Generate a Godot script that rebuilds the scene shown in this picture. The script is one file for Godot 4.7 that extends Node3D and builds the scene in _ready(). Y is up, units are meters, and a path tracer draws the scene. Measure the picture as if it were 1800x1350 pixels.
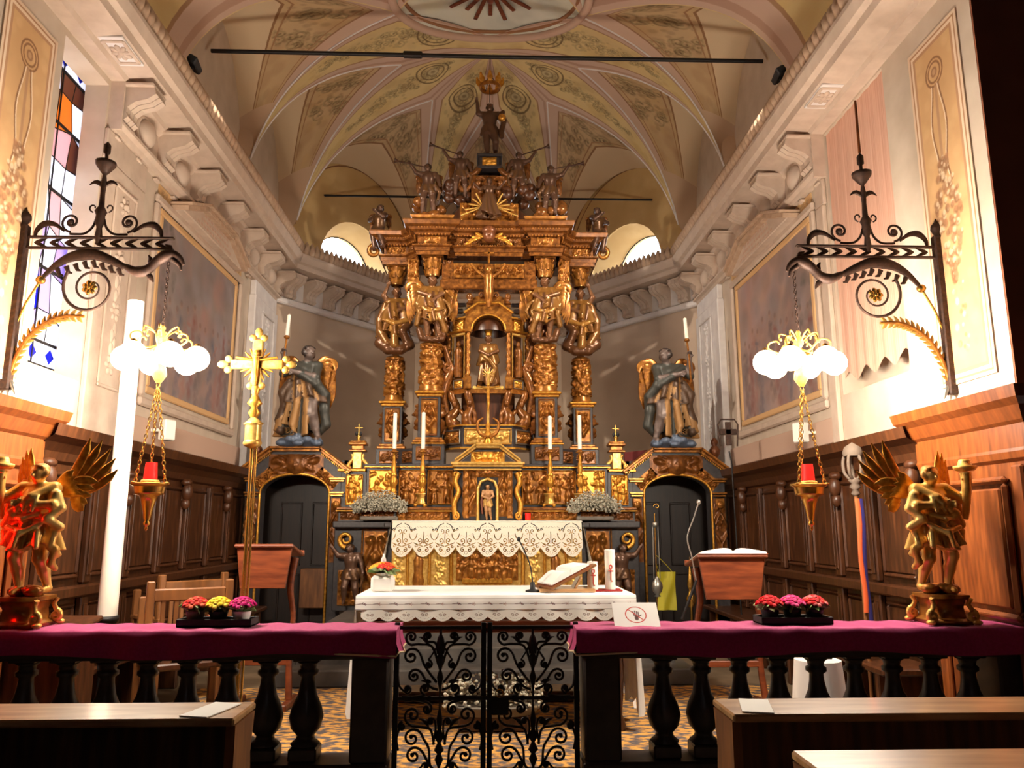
extends Node3D
# A baroque presbytery: rail and gate in front, altar table, gilded high altar, painted vault.

var M := {}
var used := {}
var rng := RandomNumberGenerator.new()

func _ready() -> void:
	rng.seed = 7
	# ---- camera ----
	var cam := Camera3D.new()
	cam.name = "camera"
	cam.position = Vector3(0, 1.6, 0)
	cam.rotation_degrees = Vector3(10.47, -1.8, 0)
	cam.fov = 53.03
	cam.near = 0.05
	cam.far = 200.0
	add_child(cam)
	cam.current = true
	# ---- sky, exposure ----
	var we := WorldEnvironment.new()
	we.name = "world"
	var env := Environment.new()
	env.background_mode = Environment.BG_SKY
	var sky := Sky.new()
	var sm := ProceduralSkyMaterial.new()
	sm.sky_top_color = Color(0.80, 0.86, 0.95)
	sm.sky_horizon_color = Color(0.93, 0.95, 0.98)
	sm.ground_horizon_color = Color(0.80, 0.80, 0.80)
	sm.ground_bottom_color = Color(0.45, 0.45, 0.45)
	sm.sun_angle_max = 1.0
	sky.sky_material = sm
	env.sky = sky
	env.background_energy_multiplier = SKY_E
	env.tonemap_mode = Environment.TONE_MAPPER_LINEAR
	env.tonemap_exposure = EXPOSURE
	env.sdfgi_enabled = true
	env.ssao_enabled = true
	env.ssil_enabled = true
	we.environment = env
	add_child(we)
	make_materials()
	build_shell()
	build_vault()
	build_cornice()
	build_windows()
	build_wainscot()
	print("shell ", Time.get_ticks_msec())
	build_high_altar()
	build_canopy()
	build_portals()
	print("altar ", Time.get_ticks_msec())
	build_statues()
	print("statues ", Time.get_ticks_msec())
	build_altar_goods()
	build_table()
	build_rail()
	build_gate()
	build_pews()
	build_brackets()
	build_furnishings()
	build_small()
	print("done ", Time.get_ticks_msec())

const SKY_E := 20.0
const EXPOSURE := 1.0
const LAMP_E := 1.7
const SPOT_E := 22.0
const LAMP_COL := Color(1.0, 0.94, 0.86)

# ---------------------------------------------------------------- helpers
func numbered(called: String) -> String:
	var k: int = used.get(called, 0)
	used[called] = k + 1
	return called if k == 0 else "%s_%03d" % [called, k]

func thing(called: String, label: String, category: String, group := "", at := Vector3.ZERO) -> Node3D:
	var o := Node3D.new()
	o.name = numbered(called)
	add_child(o)
	o.position = at
	meta(o, label, category, group)
	return o

func meta(o: Node, label: String, category: String, group := "") -> void:
	o.set_meta("label", label)
	o.set_meta("category", category)
	if group != "":
		o.set_meta("group", group)

func part(parent: Node, called: String, mb: MB, m: Material, label := "") -> MeshInstance3D:
	var o := MeshInstance3D.new()
	o.name = called
	o.mesh = mb.commit()
	o.material_override = m
	parent.add_child(o, true)
	if label != "":
		o.set_meta("label", label)
	return o

func inst(parent: Node, called: String, mesh: Mesh, m: Material, tr := Transform3D.IDENTITY) -> MeshInstance3D:
	var o := MeshInstance3D.new()
	o.name = called
	o.mesh = mesh
	o.material_override = m
	o.transform = tr
	parent.add_child(o, true)
	return o

func solo(called: String, label: String, category: String, mb: MB, m: Material, group := "", at := Vector3.ZERO) -> MeshInstance3D:
	var o := MeshInstance3D.new()
	o.name = numbered(called)
	o.mesh = mb.commit()
	o.material_override = m
	add_child(o)
	o.position = at
	meta(o, label, category, group)
	return o

func structure(called: String, mb: MB, m: Material, label: String, category := "structure") -> MeshInstance3D:
	var o := MeshInstance3D.new()
	o.name = numbered(called)
	if mb:
		o.mesh = mb.commit()
		o.material_override = m
	add_child(o)
	o.set_meta("kind", "structure")
	meta(o, label, category)
	return o

func dup(o: Node3D, label: String, at: Vector3, turn := 0.0) -> Node3D:
	var r: Node3D = o.duplicate()
	r.name = numbered(str(o.name).trim_suffix("_000"))
	add_child(r)
	r.position = at
	r.rotation.y = turn
	r.set_meta("label", label)
	return r

static func v2(x: float, y: float) -> Vector2:
	return Vector2(x, y)

static func v3(x: float, y: float, z: float) -> Vector3:
	return Vector3(x, y, z)

static func at_t(p: Vector3, ry := 0.0, s := 1.0) -> Transform3D:
	return Transform3D(Basis(Vector3.UP, ry).scaled(Vector3(s, s, s)), p)

# ---------------------------------------------------------------- mesh builder
class MB:
	var v := PackedVector3Array()
	var n := PackedVector3Array()
	var c := PackedColorArray()
	var t := PackedVector2Array()
	var ix := PackedInt32Array()
	var xf := Transform3D.IDENTITY
	var col := Color.WHITE
	var colored := false
	var mapped := false

	func move(p: Vector3) -> MB:
		xf = Transform3D(Basis.IDENTITY, p)
		return self

	func place(b: Basis, p: Vector3) -> MB:
		xf = Transform3D(b, p)
		return self

	func vt(p: Vector3, q: Vector3, uv := Vector2.ZERO) -> int:
		v.append(p); n.append(q); t.append(uv); c.append(col)
		return v.size() - 1

	func tri(a: Vector3, b: Vector3, d: Vector3) -> void:
		a = xf * a; b = xf * b; d = xf * d
		var q := (d - a).cross(b - a).normalized()
		var s := vt(a, q); vt(b, q); vt(d, q)
		ix.append_array(PackedInt32Array([s, s + 1, s + 2]))

	func quad(a: Vector3, b: Vector3, d: Vector3, e: Vector3, u0 := Vector2(0, 1), u1 := Vector2(1, 1), u2 := Vector2(1, 0), u3 := Vector2(0, 0)) -> void:
		a = xf * a; b = xf * b; d = xf * d; e = xf * e
		var q := (d - a).cross(b - a) + (e - a).cross(d - a)
		q = q.normalized()
		var s := vt(a, q, u0); vt(b, q, u1); vt(d, q, u2); vt(e, q, u3)
		ix.append_array(PackedInt32Array([s, s + 1, s + 2, s, s + 2, s + 3]))

	func grid(rows: Array, cu := false, cv := false) -> void:
		var R := rows.size()
		var K: int = rows[0].size()
		var s := v.size()
		var det := xf.basis
		for r in R:
			var row: PackedVector3Array = rows[r]
			for k in K:
				vt(xf * row[k], Vector3.ZERO, Vector2(float(k) / maxf(K - 1, 1), float(r) / maxf(R - 1, 1)))
		var rr := R if cv else R - 1
		var kk := K if cu else K - 1
		for r in rr:
			var r2 := (r + 1) % R
			for k in kk:
				var k2 := (k + 1) % K
				var a := s + r * K + k
				var b := s + r * K + k2
				var d := s + r2 * K + k2
				var e := s + r2 * K + k
				var q := (v[d] - v[a]).cross(v[b] - v[e])
				n[a] += q; n[b] += q; n[d] += q; n[e] += q
				ix.append_array(PackedInt32Array([a, b, d, a, d, e]))
		for i in range(s, v.size()):
			n[i] = n[i].normalized() if n[i].length_squared() > 1e-20 else Vector3.UP

	func box(p: Vector3, s: Vector3, bev := 0.0, b := Basis.IDENTITY) -> void:
		var h := s * 0.5
		if bev <= 0.0:
			var q := []
			for i in 8:
				q.append(p + b * Vector3(h.x if i & 1 else -h.x, h.y if i & 2 else -h.y, h.z if i & 4 else -h.z))
			for f in [[0, 2, 3, 1], [5, 7, 6, 4], [4, 6, 2, 0], [1, 3, 7, 5], [2, 6, 7, 3], [0, 1, 5, 4]]:
				quad(q[f[0]], q[f[1]], q[f[2]], q[f[3]])
			return
		bev = minf(bev, minf(h.x, minf(h.y, h.z)) * 0.9)
		var P := func(i: int, ax: int) -> Vector3:
			var w := Vector3(h.x if i & 1 else -h.x, h.y if i & 2 else -h.y, h.z if i & 4 else -h.z)
			for a in 3:
				if a != ax:
					w[a] -= signf(w[a]) * bev
			return p + b * w
		for f in [[0, 2, 3, 1, 2], [5, 7, 6, 4, 2], [4, 6, 2, 0, 0], [1, 3, 7, 5, 0], [2, 6, 7, 3, 1], [0, 1, 5, 4, 1]]:
			quad(P.call(f[0], f[4]), P.call(f[1], f[4]), P.call(f[2], f[4]), P.call(f[3], f[4]))
		for e in [[0, 1, 1, 2], [2, 3, 2, 1], [4, 5, 2, 1], [6, 7, 1, 2], [0, 2, 2, 0], [1, 3, 0, 2], [4, 6, 0, 2], [5, 7, 2, 0], [0, 4, 0, 1], [1, 5, 1, 0], [2, 6, 1, 0], [3, 7, 0, 1]]:
			quad(P.call(e[0], e[2]), P.call(e[1], e[2]), P.call(e[1], e[3]), P.call(e[0], e[3]))
		for i in 8:
			var odd := (i & 1) + ((i >> 1) & 1) + ((i >> 2) & 1)
			if odd % 2 == 0:
				tri(P.call(i, 0), P.call(i, 2), P.call(i, 1))
			else:
				tri(P.call(i, 0), P.call(i, 1), P.call(i, 2))

	func tube(pts: PackedVector3Array, r: Variant, sides := 6, closed := false, flat := 1.0) -> void:
		var R := pts.size()
		if R < 2:
			return
		var up := Vector3.ZERO
		var rows := []
		for i in R:
			var a := pts[(i - 1 + R) % R] if (i > 0 or closed) else pts[0]
			var b := pts[(i + 1) % R] if (i < R - 1 or closed) else pts[R - 1]
			var d := (b - a).normalized()
			if up == Vector3.ZERO:
				up = d.cross(Vector3(0, 0, 1))
				if up.length() < 0.2:
					up = d.cross(Vector3(1, 0, 0))
				up = up.normalized()
			up = (up - d * up.dot(d)).normalized()
			var sd := d.cross(up)
			var rad: float = r if r is float else r[i]
			var row := PackedVector3Array()
			for k in sides:
				var w := TAU * k / sides
				row.append(pts[i] + up * cos(w) * rad + sd * sin(w) * rad * flat)
			rows.append(row)
		grid(rows, true, closed)
		if not closed:
			for e in [0, R - 1]:
				var row: PackedVector3Array = rows[e]
				for k in range(1, sides - 1):
					if e == 0:
						tri(row[0], row[k + 1], row[k])
					else:
						tri(row[0], row[k], row[k + 1])

	func lathe(prof: Array, seg := 16, at := Vector3.ZERO, fn: Variant = null, sq := 1.0) -> void:
		var rows := []
		for p: Vector2 in prof:
			var row := PackedVector3Array()
			for k in seg:
				var w := TAU * k / seg
				var rad: float = p.x
				if fn is Callable:
					rad = fn.call(w, p.y, p.x)
				row.append(at + Vector3(cos(w) * rad, p.y, sin(w) * rad * sq))
			rows.append(row)
		grid(rows, true, false)

	func ball(p: Vector3, r: Vector3, seg := 12, rings := 7, b := Basis.IDENTITY) -> void:
		var rows := []
		for i in rings + 1:
			var f := PI * i / rings - PI / 2
			var row := PackedVector3Array()
			for k in seg:
				var w := TAU * k / seg
				row.append(p + b * Vector3(cos(w) * cos(f) * r.x, sin(f) * r.y, sin(w) * cos(f) * r.z))
			rows.append(row)
		grid(rows, true, false)

	# polygon in local xy, from z0 (back) to z1 (front), front edge chamfered by bev
	func prism(poly: PackedVector2Array, z0: float, z1: float, bev := 0.0) -> void:
		if Geometry2D.is_polygon_clockwise(poly):
			poly = poly.duplicate()
			poly.reverse()
		var front := poly
		if bev > 0.0:
			var off := Geometry2D.offset_polygon(poly, -bev)
			if off.size() == 1 and off[0].size() == poly.size():
				front = off[0]
				# align starts
				var best := 0
				var bd := 1e9
				for k in front.size():
					var dd := front[k].distance_to(poly[0])
					if dd < bd:
						bd = dd; best = k
				var al := PackedVector2Array()
				for k in front.size():
					al.append(front[(best + k) % front.size()])
				front = al
				if Geometry2D.is_polygon_clockwise(front):
					front.reverse()
			else:
				bev = 0.0
		var N := poly.size()
		var zb := z1 - bev
		for k in N:
			var a := poly[k]
			var b := poly[(k + 1) % N]
			quad(Vector3(a.x, a.y, z0), Vector3(a.x, a.y, zb), Vector3(b.x, b.y, zb), Vector3(b.x, b.y, z0))
			if bev > 0.0:
				var a2 := front[k]
				var b2 := front[(k + 1) % N]
				quad(Vector3(a.x, a.y, zb), Vector3(a2.x, a2.y, z1), Vector3(b2.x, b2.y, z1), Vector3(b.x, b.y, zb))
		var ti := Geometry2D.triangulate_polygon(front)
		for k in range(0, ti.size(), 3):
			var A := front[ti[k]]
			var B := front[ti[k + 1]]
			var C := front[ti[k + 2]]
			if (B - A).cross(C - A) < 0:
				var sw := B; B = C; C = sw
			tri(Vector3(A.x, A.y, z1), Vector3(C.x, C.y, z1), Vector3(B.x, B.y, z1))
		ti = Geometry2D.triangulate_polygon(poly)
		for k in range(0, ti.size(), 3):
			var A := poly[ti[k]]
			var B := poly[ti[k + 1]]
			var C := poly[ti[k + 2]]
			if (B - A).cross(C - A) < 0:
				var sw := B; B = C; C = sw
			tri(Vector3(A.x, A.y, z0), Vector3(B.x, B.y, z0), Vector3(C.x, C.y, z0))

	# profile (outwards, up) swept along a horizontal path; outwards is to the left of travel
	func sweep(prof: Array, path: Array, loop := false) -> void:
		var R := path.size()
		var rows := []
		for i in R:
			var p: Vector3 = path[i]
			var d0 := Vector3.ZERO
			var d1 := Vector3.ZERO
			if i > 0 or loop:
				d0 = (p - path[(i - 1 + R) % R]).normalized()
			if i < R - 1 or loop:
				d1 = (path[(i + 1) % R] - p).normalized()
			if d0 == Vector3.ZERO:
				d0 = d1
			if d1 == Vector3.ZERO:
				d1 = d0
			var l0 := Vector3(d0.z, 0, -d0.x)
			var l1 := Vector3(d1.z, 0, -d1.x)
			var m := l0 + l1
			m = m / maxf(m.dot(l0), 0.2)
			var row := PackedVector3Array()
			for q: Vector2 in prof:
				row.append(p + m * q.x + Vector3(0, q.y, 0))
			rows.append(row)
		for i in (R if loop else R - 1):
			var a: PackedVector3Array = rows[i]
			var b: PackedVector3Array = rows[(i + 1) % R]
			for k in prof.size() - 1:
				quad(a[k], b[k], b[k + 1], a[k + 1])

	func add(o: MB) -> void:
		var s := v.size()
		v.append_array(o.v); n.append_array(o.n); t.append_array(o.t); c.append_array(o.c)
		for k in o.ix:
			ix.append(k + s)

	func commit() -> ArrayMesh:
		var a := []
		a.resize(Mesh.ARRAY_MAX)
		a[Mesh.ARRAY_VERTEX] = v
		a[Mesh.ARRAY_NORMAL] = n
		if mapped:
			a[Mesh.ARRAY_TEX_UV] = t
		if colored:
			a[Mesh.ARRAY_COLOR] = c
		a[Mesh.ARRAY_INDEX] = ix
		var m := ArrayMesh.new()
		if v.size():
			m.add_surface_from_arrays(Mesh.PRIMITIVE_TRIANGLES, a)
		return m

static func spiral(c: Vector3, r0: float, r1: float, a0: float, turns: float, n := 24, ax := Vector3(1, 0, 0), ay := Vector3(0, 1, 0)) -> PackedVector3Array:
	var o := PackedVector3Array()
	for k in n + 1:
		var s := float(k) / n
		var r := lerpf(r0, r1, pow(s, 0.75))
		var w := a0 + turns * TAU * s
		o.append(c + ax * cos(w) * r + ay * sin(w) * r)
	return o

static func bez(a: Vector3, b: Vector3, c: Vector3, n := 12) -> PackedVector3Array:
	var o := PackedVector3Array()
	for k in n + 1:
		var s := float(k) / n
		o.append(a * (1 - s) * (1 - s) + b * 2 * s * (1 - s) + c * s * s)
	return o

static func crom(pts: Array, n := 6) -> PackedVector3Array:
	var o := PackedVector3Array()
	var K := pts.size()
	for i in K - 1:
		var p0: Vector3 = pts[maxi(i - 1, 0)]
		var p1: Vector3 = pts[i]
		var p2: Vector3 = pts[i + 1]
		var p3: Vector3 = pts[mini(i + 2, K - 1)]
		for k in n:
			o.append(p1.cubic_interpolate(p2, p0, p3, float(k) / n))
	o.append(pts[K - 1])
	return o

static func taper(n: int, a: float, b: float, mid := -1.0) -> PackedFloat32Array:
	var o := PackedFloat32Array()
	for k in n:
		var s := float(k) / maxf(n - 1, 1)
		if mid < 0:
			o.append(lerpf(a, b, s))
		else:
			o.append(lerpf(a, mid, s * 2) if s < 0.5 else lerpf(mid, b, s * 2 - 1))
	return o

# ---------------------------------------------------------------- materials and computed textures
func noise_tex(a: Color, b: Color, freq: float, sd: int, size := 256, mid: Variant = null, type := FastNoiseLite.TYPE_SIMPLEX_SMOOTH, oct := 4) -> NoiseTexture2D:
	var t := NoiseTexture2D.new()
	var f := FastNoiseLite.new()
	f.seed = sd
	f.noise_type = type
	f.frequency = freq
	f.fractal_octaves = oct
	t.noise = f
	t.width = size
	t.height = size
	t.seamless = true
	var g := Gradient.new()
	g.set_color(0, a)
	g.set_color(1, b)
	if mid is Color:
		g.add_point(0.5, mid)
	t.color_ramp = g
	return t

func grey_noise(freq: float, sd: int, size := 256) -> NoiseTexture2D:
	var t := NoiseTexture2D.new()
	var f := FastNoiseLite.new()
	f.seed = sd
	f.frequency = freq
	t.noise = f
	t.width = size
	t.height = size
	t.seamless = true
	return t

func mat(called: String, c: Color, rough := 0.8, metal := 0.0) -> StandardMaterial3D:
	var m := StandardMaterial3D.new()
	m.resource_name = called
	m.albedo_color = c
	m.roughness = rough
	m.metallic = metal
	M[called] = m
	return m

func tri_tex(m: StandardMaterial3D, t: Texture2D, s: Vector3) -> StandardMaterial3D:
	m.albedo_texture = t
	m.albedo_color = Color.WHITE
	m.uv1_triplanar = true
	m.uv1_world_triplanar = true
	m.uv1_scale = s
	return m

func rgb8(r: int, g: int, b: int, a := 255) -> Color:
	return Color8(r, g, b, a)

func make_materials() -> void:
	tri_tex(mat("plaster_wall", Color.WHITE, 0.9), noise_tex(rgb8(190, 172, 152), rgb8(208, 192, 174), 0.012, 1), v3(0.7, 0.7, 0.7))
	tri_tex(mat("plaster_apse", Color.WHITE, 0.9), noise_tex(rgb8(196, 172, 150), rgb8(214, 192, 170), 0.01, 2), v3(0.5, 0.5, 0.5))
	tri_tex(mat("plaster_ochre", Color.WHITE, 0.9), noise_tex(rgb8(206, 170, 112), rgb8(224, 194, 138), 0.01, 3), v3(0.6, 0.6, 0.6))
	tri_tex(mat("stucco", Color.WHITE, 0.85), noise_tex(rgb8(190, 168, 150), rgb8(210, 190, 172), 0.02, 4), v3(0.9, 0.9, 0.9))
	tri_tex(mat("stucco_white", Color.WHITE, 0.8), noise_tex(rgb8(214, 206, 204), rgb8(232, 226, 222), 0.02, 5), v3(0.9, 0.9, 0.9))
	tri_tex(mat("stucco_leaf", Color.WHITE, 0.85), noise_tex(rgb8(172, 142, 118), rgb8(200, 172, 146), 0.03, 6), v3(1.2, 1.2, 1.2))
	tri_tex(mat("nave_brown", Color.WHITE, 0.9), noise_tex(rgb8(56, 34, 22), rgb8(70, 44, 28), 0.01, 7), v3(0.5, 0.5, 0.5))
	tri_tex(mat("arch_brown", Color.WHITE, 0.9), noise_tex(rgb8(128, 72, 46), rgb8(146, 86, 56), 0.01, 9), v3(0.5, 0.5, 0.5))
	tri_tex(mat("nave_floor", Color.WHITE, 0.5), noise_tex(rgb8(52, 44, 38), rgb8(72, 62, 54), 0.012, 10), v3(0.6, 0.6, 0.6))
	tri_tex(mat("pink_curtain", Color.WHITE, 0.9), noise_tex(rgb8(196, 146, 124), rgb8(226, 184, 162), 0.03, 8), v3(1, 0.06, 6))
	mat("ochre_line", rgb8(150, 104, 70), 0.9)
	mat("ochre_band", rgb8(214, 172, 122), 0.9)
	mat("rose_band", rgb8(198, 166, 146), 0.9)
	# wood
	tri_tex(mat("wood_amber", Color.WHITE, 0.38), noise_tex(rgb8(88, 42, 14), rgb8(146, 80, 34), 0.02, 11, 256, rgb8(120, 62, 24)), v3(3.2, 0.45, 3.2))
	tri_tex(mat("wood_dark", Color.WHITE, 0.35), noise_tex(rgb8(48, 26, 14), rgb8(96, 56, 30), 0.02, 12, 256, rgb8(72, 40, 21)), v3(3.2, 0.4, 3.2))
	tri_tex(mat("wood_red", Color.WHITE, 0.4), noise_tex(rgb8(88, 38, 18), rgb8(142, 72, 38), 0.02, 13), v3(0.5, 3.0, 3.0))
	tri_tex(mat("wood_brown", Color.WHITE, 0.45), noise_tex(rgb8(92, 56, 28), rgb8(150, 96, 50), 0.02, 14), v3(3.2, 0.4, 3.2))
	var pw := tri_tex(mat("wood_pew", Color.WHITE, 0.3), noise_tex(rgb8(150, 106, 64), rgb8(206, 164, 114), 0.02, 15), v3(0.4, 3.0, 3.0))
	pw.clearcoat_enabled = true
	pw.clearcoat = 0.6
	pw.clearcoat_roughness = 0.12
	tri_tex(mat("wood_black", Color.WHITE, 0.45), noise_tex(rgb8(24, 14, 9), rgb8(44, 27, 17), 0.02, 17), v3(3.2, 0.4, 3.2))
	tri_tex(mat("ebony", Color.WHITE, 0.4), noise_tex(rgb8(44, 40, 42), rgb8(66, 60, 60), 0.03, 16), v3(2, 2, 2))
	# metals and gilding
	tri_tex(mat("gilt", Color.WHITE, 0.32, 0.7), noise_tex(rgb8(176, 112, 36), rgb8(238, 184, 88), 0.03, 21, 256, rgb8(214, 152, 58)), v3(2.5, 2.5, 2.5))
	tri_tex(mat("gilt_pale", Color.WHITE, 0.32, 0.6), noise_tex(rgb8(206, 150, 62), rgb8(250, 212, 128), 0.03, 22), v3(2.5, 2.5, 2.5))
	tri_tex(mat("gilt_old", Color.WHITE, 0.3, 0.5), noise_tex(rgb8(104, 62, 24), rgb8(206, 142, 62), 0.02, 23, 256, rgb8(156, 98, 38)), v3(2.2, 2.2, 2.2))
	tri_tex(mat("gilt_walnut", Color.WHITE, 0.27, 0.3), noise_tex(rgb8(84, 48, 22), rgb8(164, 104, 48), 0.02, 24, 256, rgb8(120, 72, 30)), v3(2.2, 2.2, 2.2))
	tri_tex(mat("walnut_figure", Color.WHITE, 0.34, 0.25), noise_tex(rgb8(82, 46, 26), rgb8(142, 86, 52), 0.02, 25), v3(2.2, 2.2, 2.2))
	mat("silver", rgb8(190, 188, 180), 0.3, 0.9)
	mat("brass", rgb8(214, 166, 84), 0.25, 0.95)
	mat("iron", rgb8(34, 30, 30), 0.5, 0.4)
	tri_tex(mat("iron_rust", Color.WHITE, 0.55, 0.45), noise_tex(rgb8(46, 34, 30), rgb8(86, 58, 44), 0.03, 26), v3(3, 3, 3))
	mat("black", rgb8(22, 22, 24), 0.6)
	# painted figures carry their colours in the mesh
	var pf := mat("polychrome", Color.WHITE, 0.42, 0.25)
	pf.vertex_color_use_as_albedo = true
	var gf := mat("gilded_figure", Color.WHITE, 0.3, 0.6)
	gf.vertex_color_use_as_albedo = true
	var wf := mat("walnut_carving", Color.WHITE, 0.3, 0.35)
	wf.vertex_color_use_as_albedo = true
	var fl := mat("petal", Color.WHITE, 0.7)
	fl.vertex_color_use_as_albedo = true
	fl.backlight_enabled = true
	fl.backlight = Color(0.05, 0.05, 0.03)
	fl.metallic_specular = 0.2
	# cloth, paper, wax
	var cl := mat("linen", rgb8(246, 244, 240), 0.9)
	cl.rim_enabled = true
	cl.rim = 0.2
	mat("lace_thread", rgb8(236, 228, 210), 0.9)
	var pc := tri_tex(mat("purple_cloth", Color.WHITE, 0.85), noise_tex(rgb8(140, 22, 82), rgb8(168, 36, 104), 0.05, 31), v3(3, 3, 3))
	pc.rim_enabled = true
	pc.rim = 0.35
	mat("cloth_trim", rgb8(214, 190, 150), 0.8)
	var wx := mat("wax", rgb8(242, 236, 222), 0.5)
	wx.subsurf_scatter_enabled = true
	wx.subsurf_scatter_strength = 0.15
	mat("paper", rgb8(244, 242, 236), 0.8)
	mat("ink_red", rgb8(200, 62, 40), 0.7)
	mat("ink_dark", rgb8(60, 52, 58), 0.7)
	mat("pink_cloth", rgb8(214, 142, 124), 0.85)
	mat("yellow_bag", rgb8(176, 164, 34), 0.6)
	mat("orange_ribbon", rgb8(214, 92, 44), 0.7)
	mat("blue_ribbon", rgb8(62, 58, 140), 0.7)
	mat("red_leather", rgb8(150, 26, 22), 0.5)
	mat("pot_white", rgb8(236, 232, 226), 0.5)
	mat("pot_grey", rgb8(112, 104, 94), 0.7)
	mat("weathered", rgb8(92, 78, 66), 0.8)
	mat("white_box", rgb8(226, 222, 212), 0.6)
	mat("red_hanging", rgb8(110, 36, 34), 0.8)
	var rg := mat("red_glass", Color(0.75, 0.03, 0.03, 0.45), 0.1)
	rg.transparency = BaseMaterial3D.TRANSPARENCY_ALPHA
	rg.albedo_color = Color(0.8, 0.02, 0.02, 0.6)
	var rl := mat("red_flame", Color(0.9, 0.05, 0.04), 0.5)
	rl.emission_enabled = true
	rl.emission = Color(1.0, 0.08, 0.04)
	rl.emission_energy_multiplier = 0.7
	var lg := mat("lamp_globe", Color(1, 0.98, 0.92), 0.5)
	lg.emission_enabled = true
	lg.emission = Color(1.0, 0.93, 0.82)
	lg.emission_energy_multiplier = 6.0
	var ll := mat("lamp_lens", Color(1, 0.95, 0.85), 0.4)
	ll.emission_enabled = true
	ll.emission = Color(1.0, 0.92, 0.8)
	ll.emission_energy_multiplier = 4.0
	# stone and floors
	tri_tex(mat("marble_step", Color.WHITE, 0.45), noise_tex(rgb8(70, 67, 65), rgb8(104, 98, 92), 0.015, 41), v3(0.8, 0.8, 0.8))
	tri_tex(mat("floor_stone", Color.WHITE, 0.5), noise_tex(rgb8(96, 80, 62), rgb8(142, 122, 98), 0.012, 42), v3(0.6, 0.6, 0.6))
	tri_tex(mat("rail_stone", Color.WHITE, 0.4), noise_tex(rgb8(34, 29, 27), rgb8(56, 47, 42), 0.02, 43), v3(1.5, 1.5, 1.5))
	tri_tex(mat("rug", Color.WHITE, 0.95), noise_tex(rgb8(84, 78, 84), rgb8(226, 166, 66), 0.03, 44, 512, rgb8(164, 124, 82)), v3(0.55, 0.55, 1.0))
	var rugm: StandardMaterial3D = M["rug"]
	var gr := Gradient.new()
	gr.offsets = PackedFloat32Array([0.0, 0.36, 0.44, 0.52, 0.6, 1.0])
	gr.colors = PackedColorArray([rgb8(74, 70, 76), rgb8(92, 84, 84), rgb8(132, 104, 80), rgb8(176, 128, 70), rgb8(206, 152, 72), rgb8(214, 164, 86)])
	(rugm.albedo_texture as NoiseTexture2D).color_ramp = gr
	# glass
	var g := mat("pane_clear", Color(0.92, 0.96, 1.0, 0.10), 0.05)
	g.transparency = BaseMaterial3D.TRANSPARENCY_ALPHA
	for e in [["pane_white", Color(0.95, 0.96, 1.0), 0.5], ["pane_blue", Color(0.02, 0.08, 0.72), 0.5], ["pane_sky", Color(0.45, 0.66, 0.95), 0.5], ["pane_amber", Color(0.85, 0.55, 0.2), 0.5], ["pane_brown", Color(0.42, 0.24, 0.16), 0.5], ["pane_lilac", Color(0.72, 0.66, 0.85), 0.5], ["pane_rose", Color(0.86, 0.7, 0.72), 0.5]]:
		var p := mat(e[0], e[1], 0.4)
		p.backlight_enabled = true
		p.backlight = e[1]

# ---- painting on images
var brushes := {}
func brush(r: int, c: Color) -> Image:
	var key := [r, c]
	if not brushes.has(key):
		var im := Image.create(2 * r + 1, 2 * r + 1, false, Image.FORMAT_RGBA8)
		for y in 2 * r + 1:
			for x in 2 * r + 1:
				var d := Vector2(x - r, y - r).length() / (r + 0.5)
				var a := clampf((1.0 - d) * 2.0, 0.0, 1.0) * c.a
				im.set_pixel(x, y, Color(c.r, c.g, c.b, a))
		brushes[key] = im
	return brushes[key]

func dab(im: Image, p: Vector2, r: int, c: Color) -> void:
	var b := brush(r, c)
	im.blend_rect(b, Rect2i(0, 0, 2 * r + 1, 2 * r + 1), Vector2i(int(p.x) - r, int(p.y) - r))

func stroke(im: Image, pts: Array, r: int, c: Color) -> void:
	for i in pts.size() - 1:
		var a: Vector2 = pts[i]
		var b: Vector2 = pts[i + 1]
		var n := maxi(1, int(a.distance_to(b) / maxf(1.0, r * 0.6)))
		for k in n:
			dab(im, a.lerp(b, float(k) / n), r, c)

func curl(im: Image, p: Vector2, r0: float, a0: float, turns: float, w: int, c: Color) -> void:
	var pts := []
	for k in 30:
		var s := k / 29.0
		pts.append(p + Vector2.from_angle(a0 + turns * TAU * s) * lerpf(r0, r0 * 0.12, s))
	stroke(im, pts, w, c)

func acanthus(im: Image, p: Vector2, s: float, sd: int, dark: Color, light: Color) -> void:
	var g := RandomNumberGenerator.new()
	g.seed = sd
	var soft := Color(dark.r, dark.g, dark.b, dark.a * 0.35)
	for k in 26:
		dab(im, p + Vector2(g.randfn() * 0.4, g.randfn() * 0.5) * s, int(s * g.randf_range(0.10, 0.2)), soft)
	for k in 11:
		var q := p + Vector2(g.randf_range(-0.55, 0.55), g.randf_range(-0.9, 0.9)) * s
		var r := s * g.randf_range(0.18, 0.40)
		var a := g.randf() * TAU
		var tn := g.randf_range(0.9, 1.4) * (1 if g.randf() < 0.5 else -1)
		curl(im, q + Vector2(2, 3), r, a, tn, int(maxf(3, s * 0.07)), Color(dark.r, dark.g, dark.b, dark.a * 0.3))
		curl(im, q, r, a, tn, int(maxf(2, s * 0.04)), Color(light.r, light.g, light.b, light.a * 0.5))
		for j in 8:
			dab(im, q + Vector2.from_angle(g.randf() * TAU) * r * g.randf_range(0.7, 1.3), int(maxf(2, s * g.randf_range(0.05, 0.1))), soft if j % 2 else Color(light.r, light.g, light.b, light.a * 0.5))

func image_mat(called: String, im: Image, rough := 0.9) -> StandardMaterial3D:
	var m := mat(called, Color.WHITE, rough)
	m.albedo_texture = ImageTexture.create_from_image(im)
	m.texture_repeat = false
	return m

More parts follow.
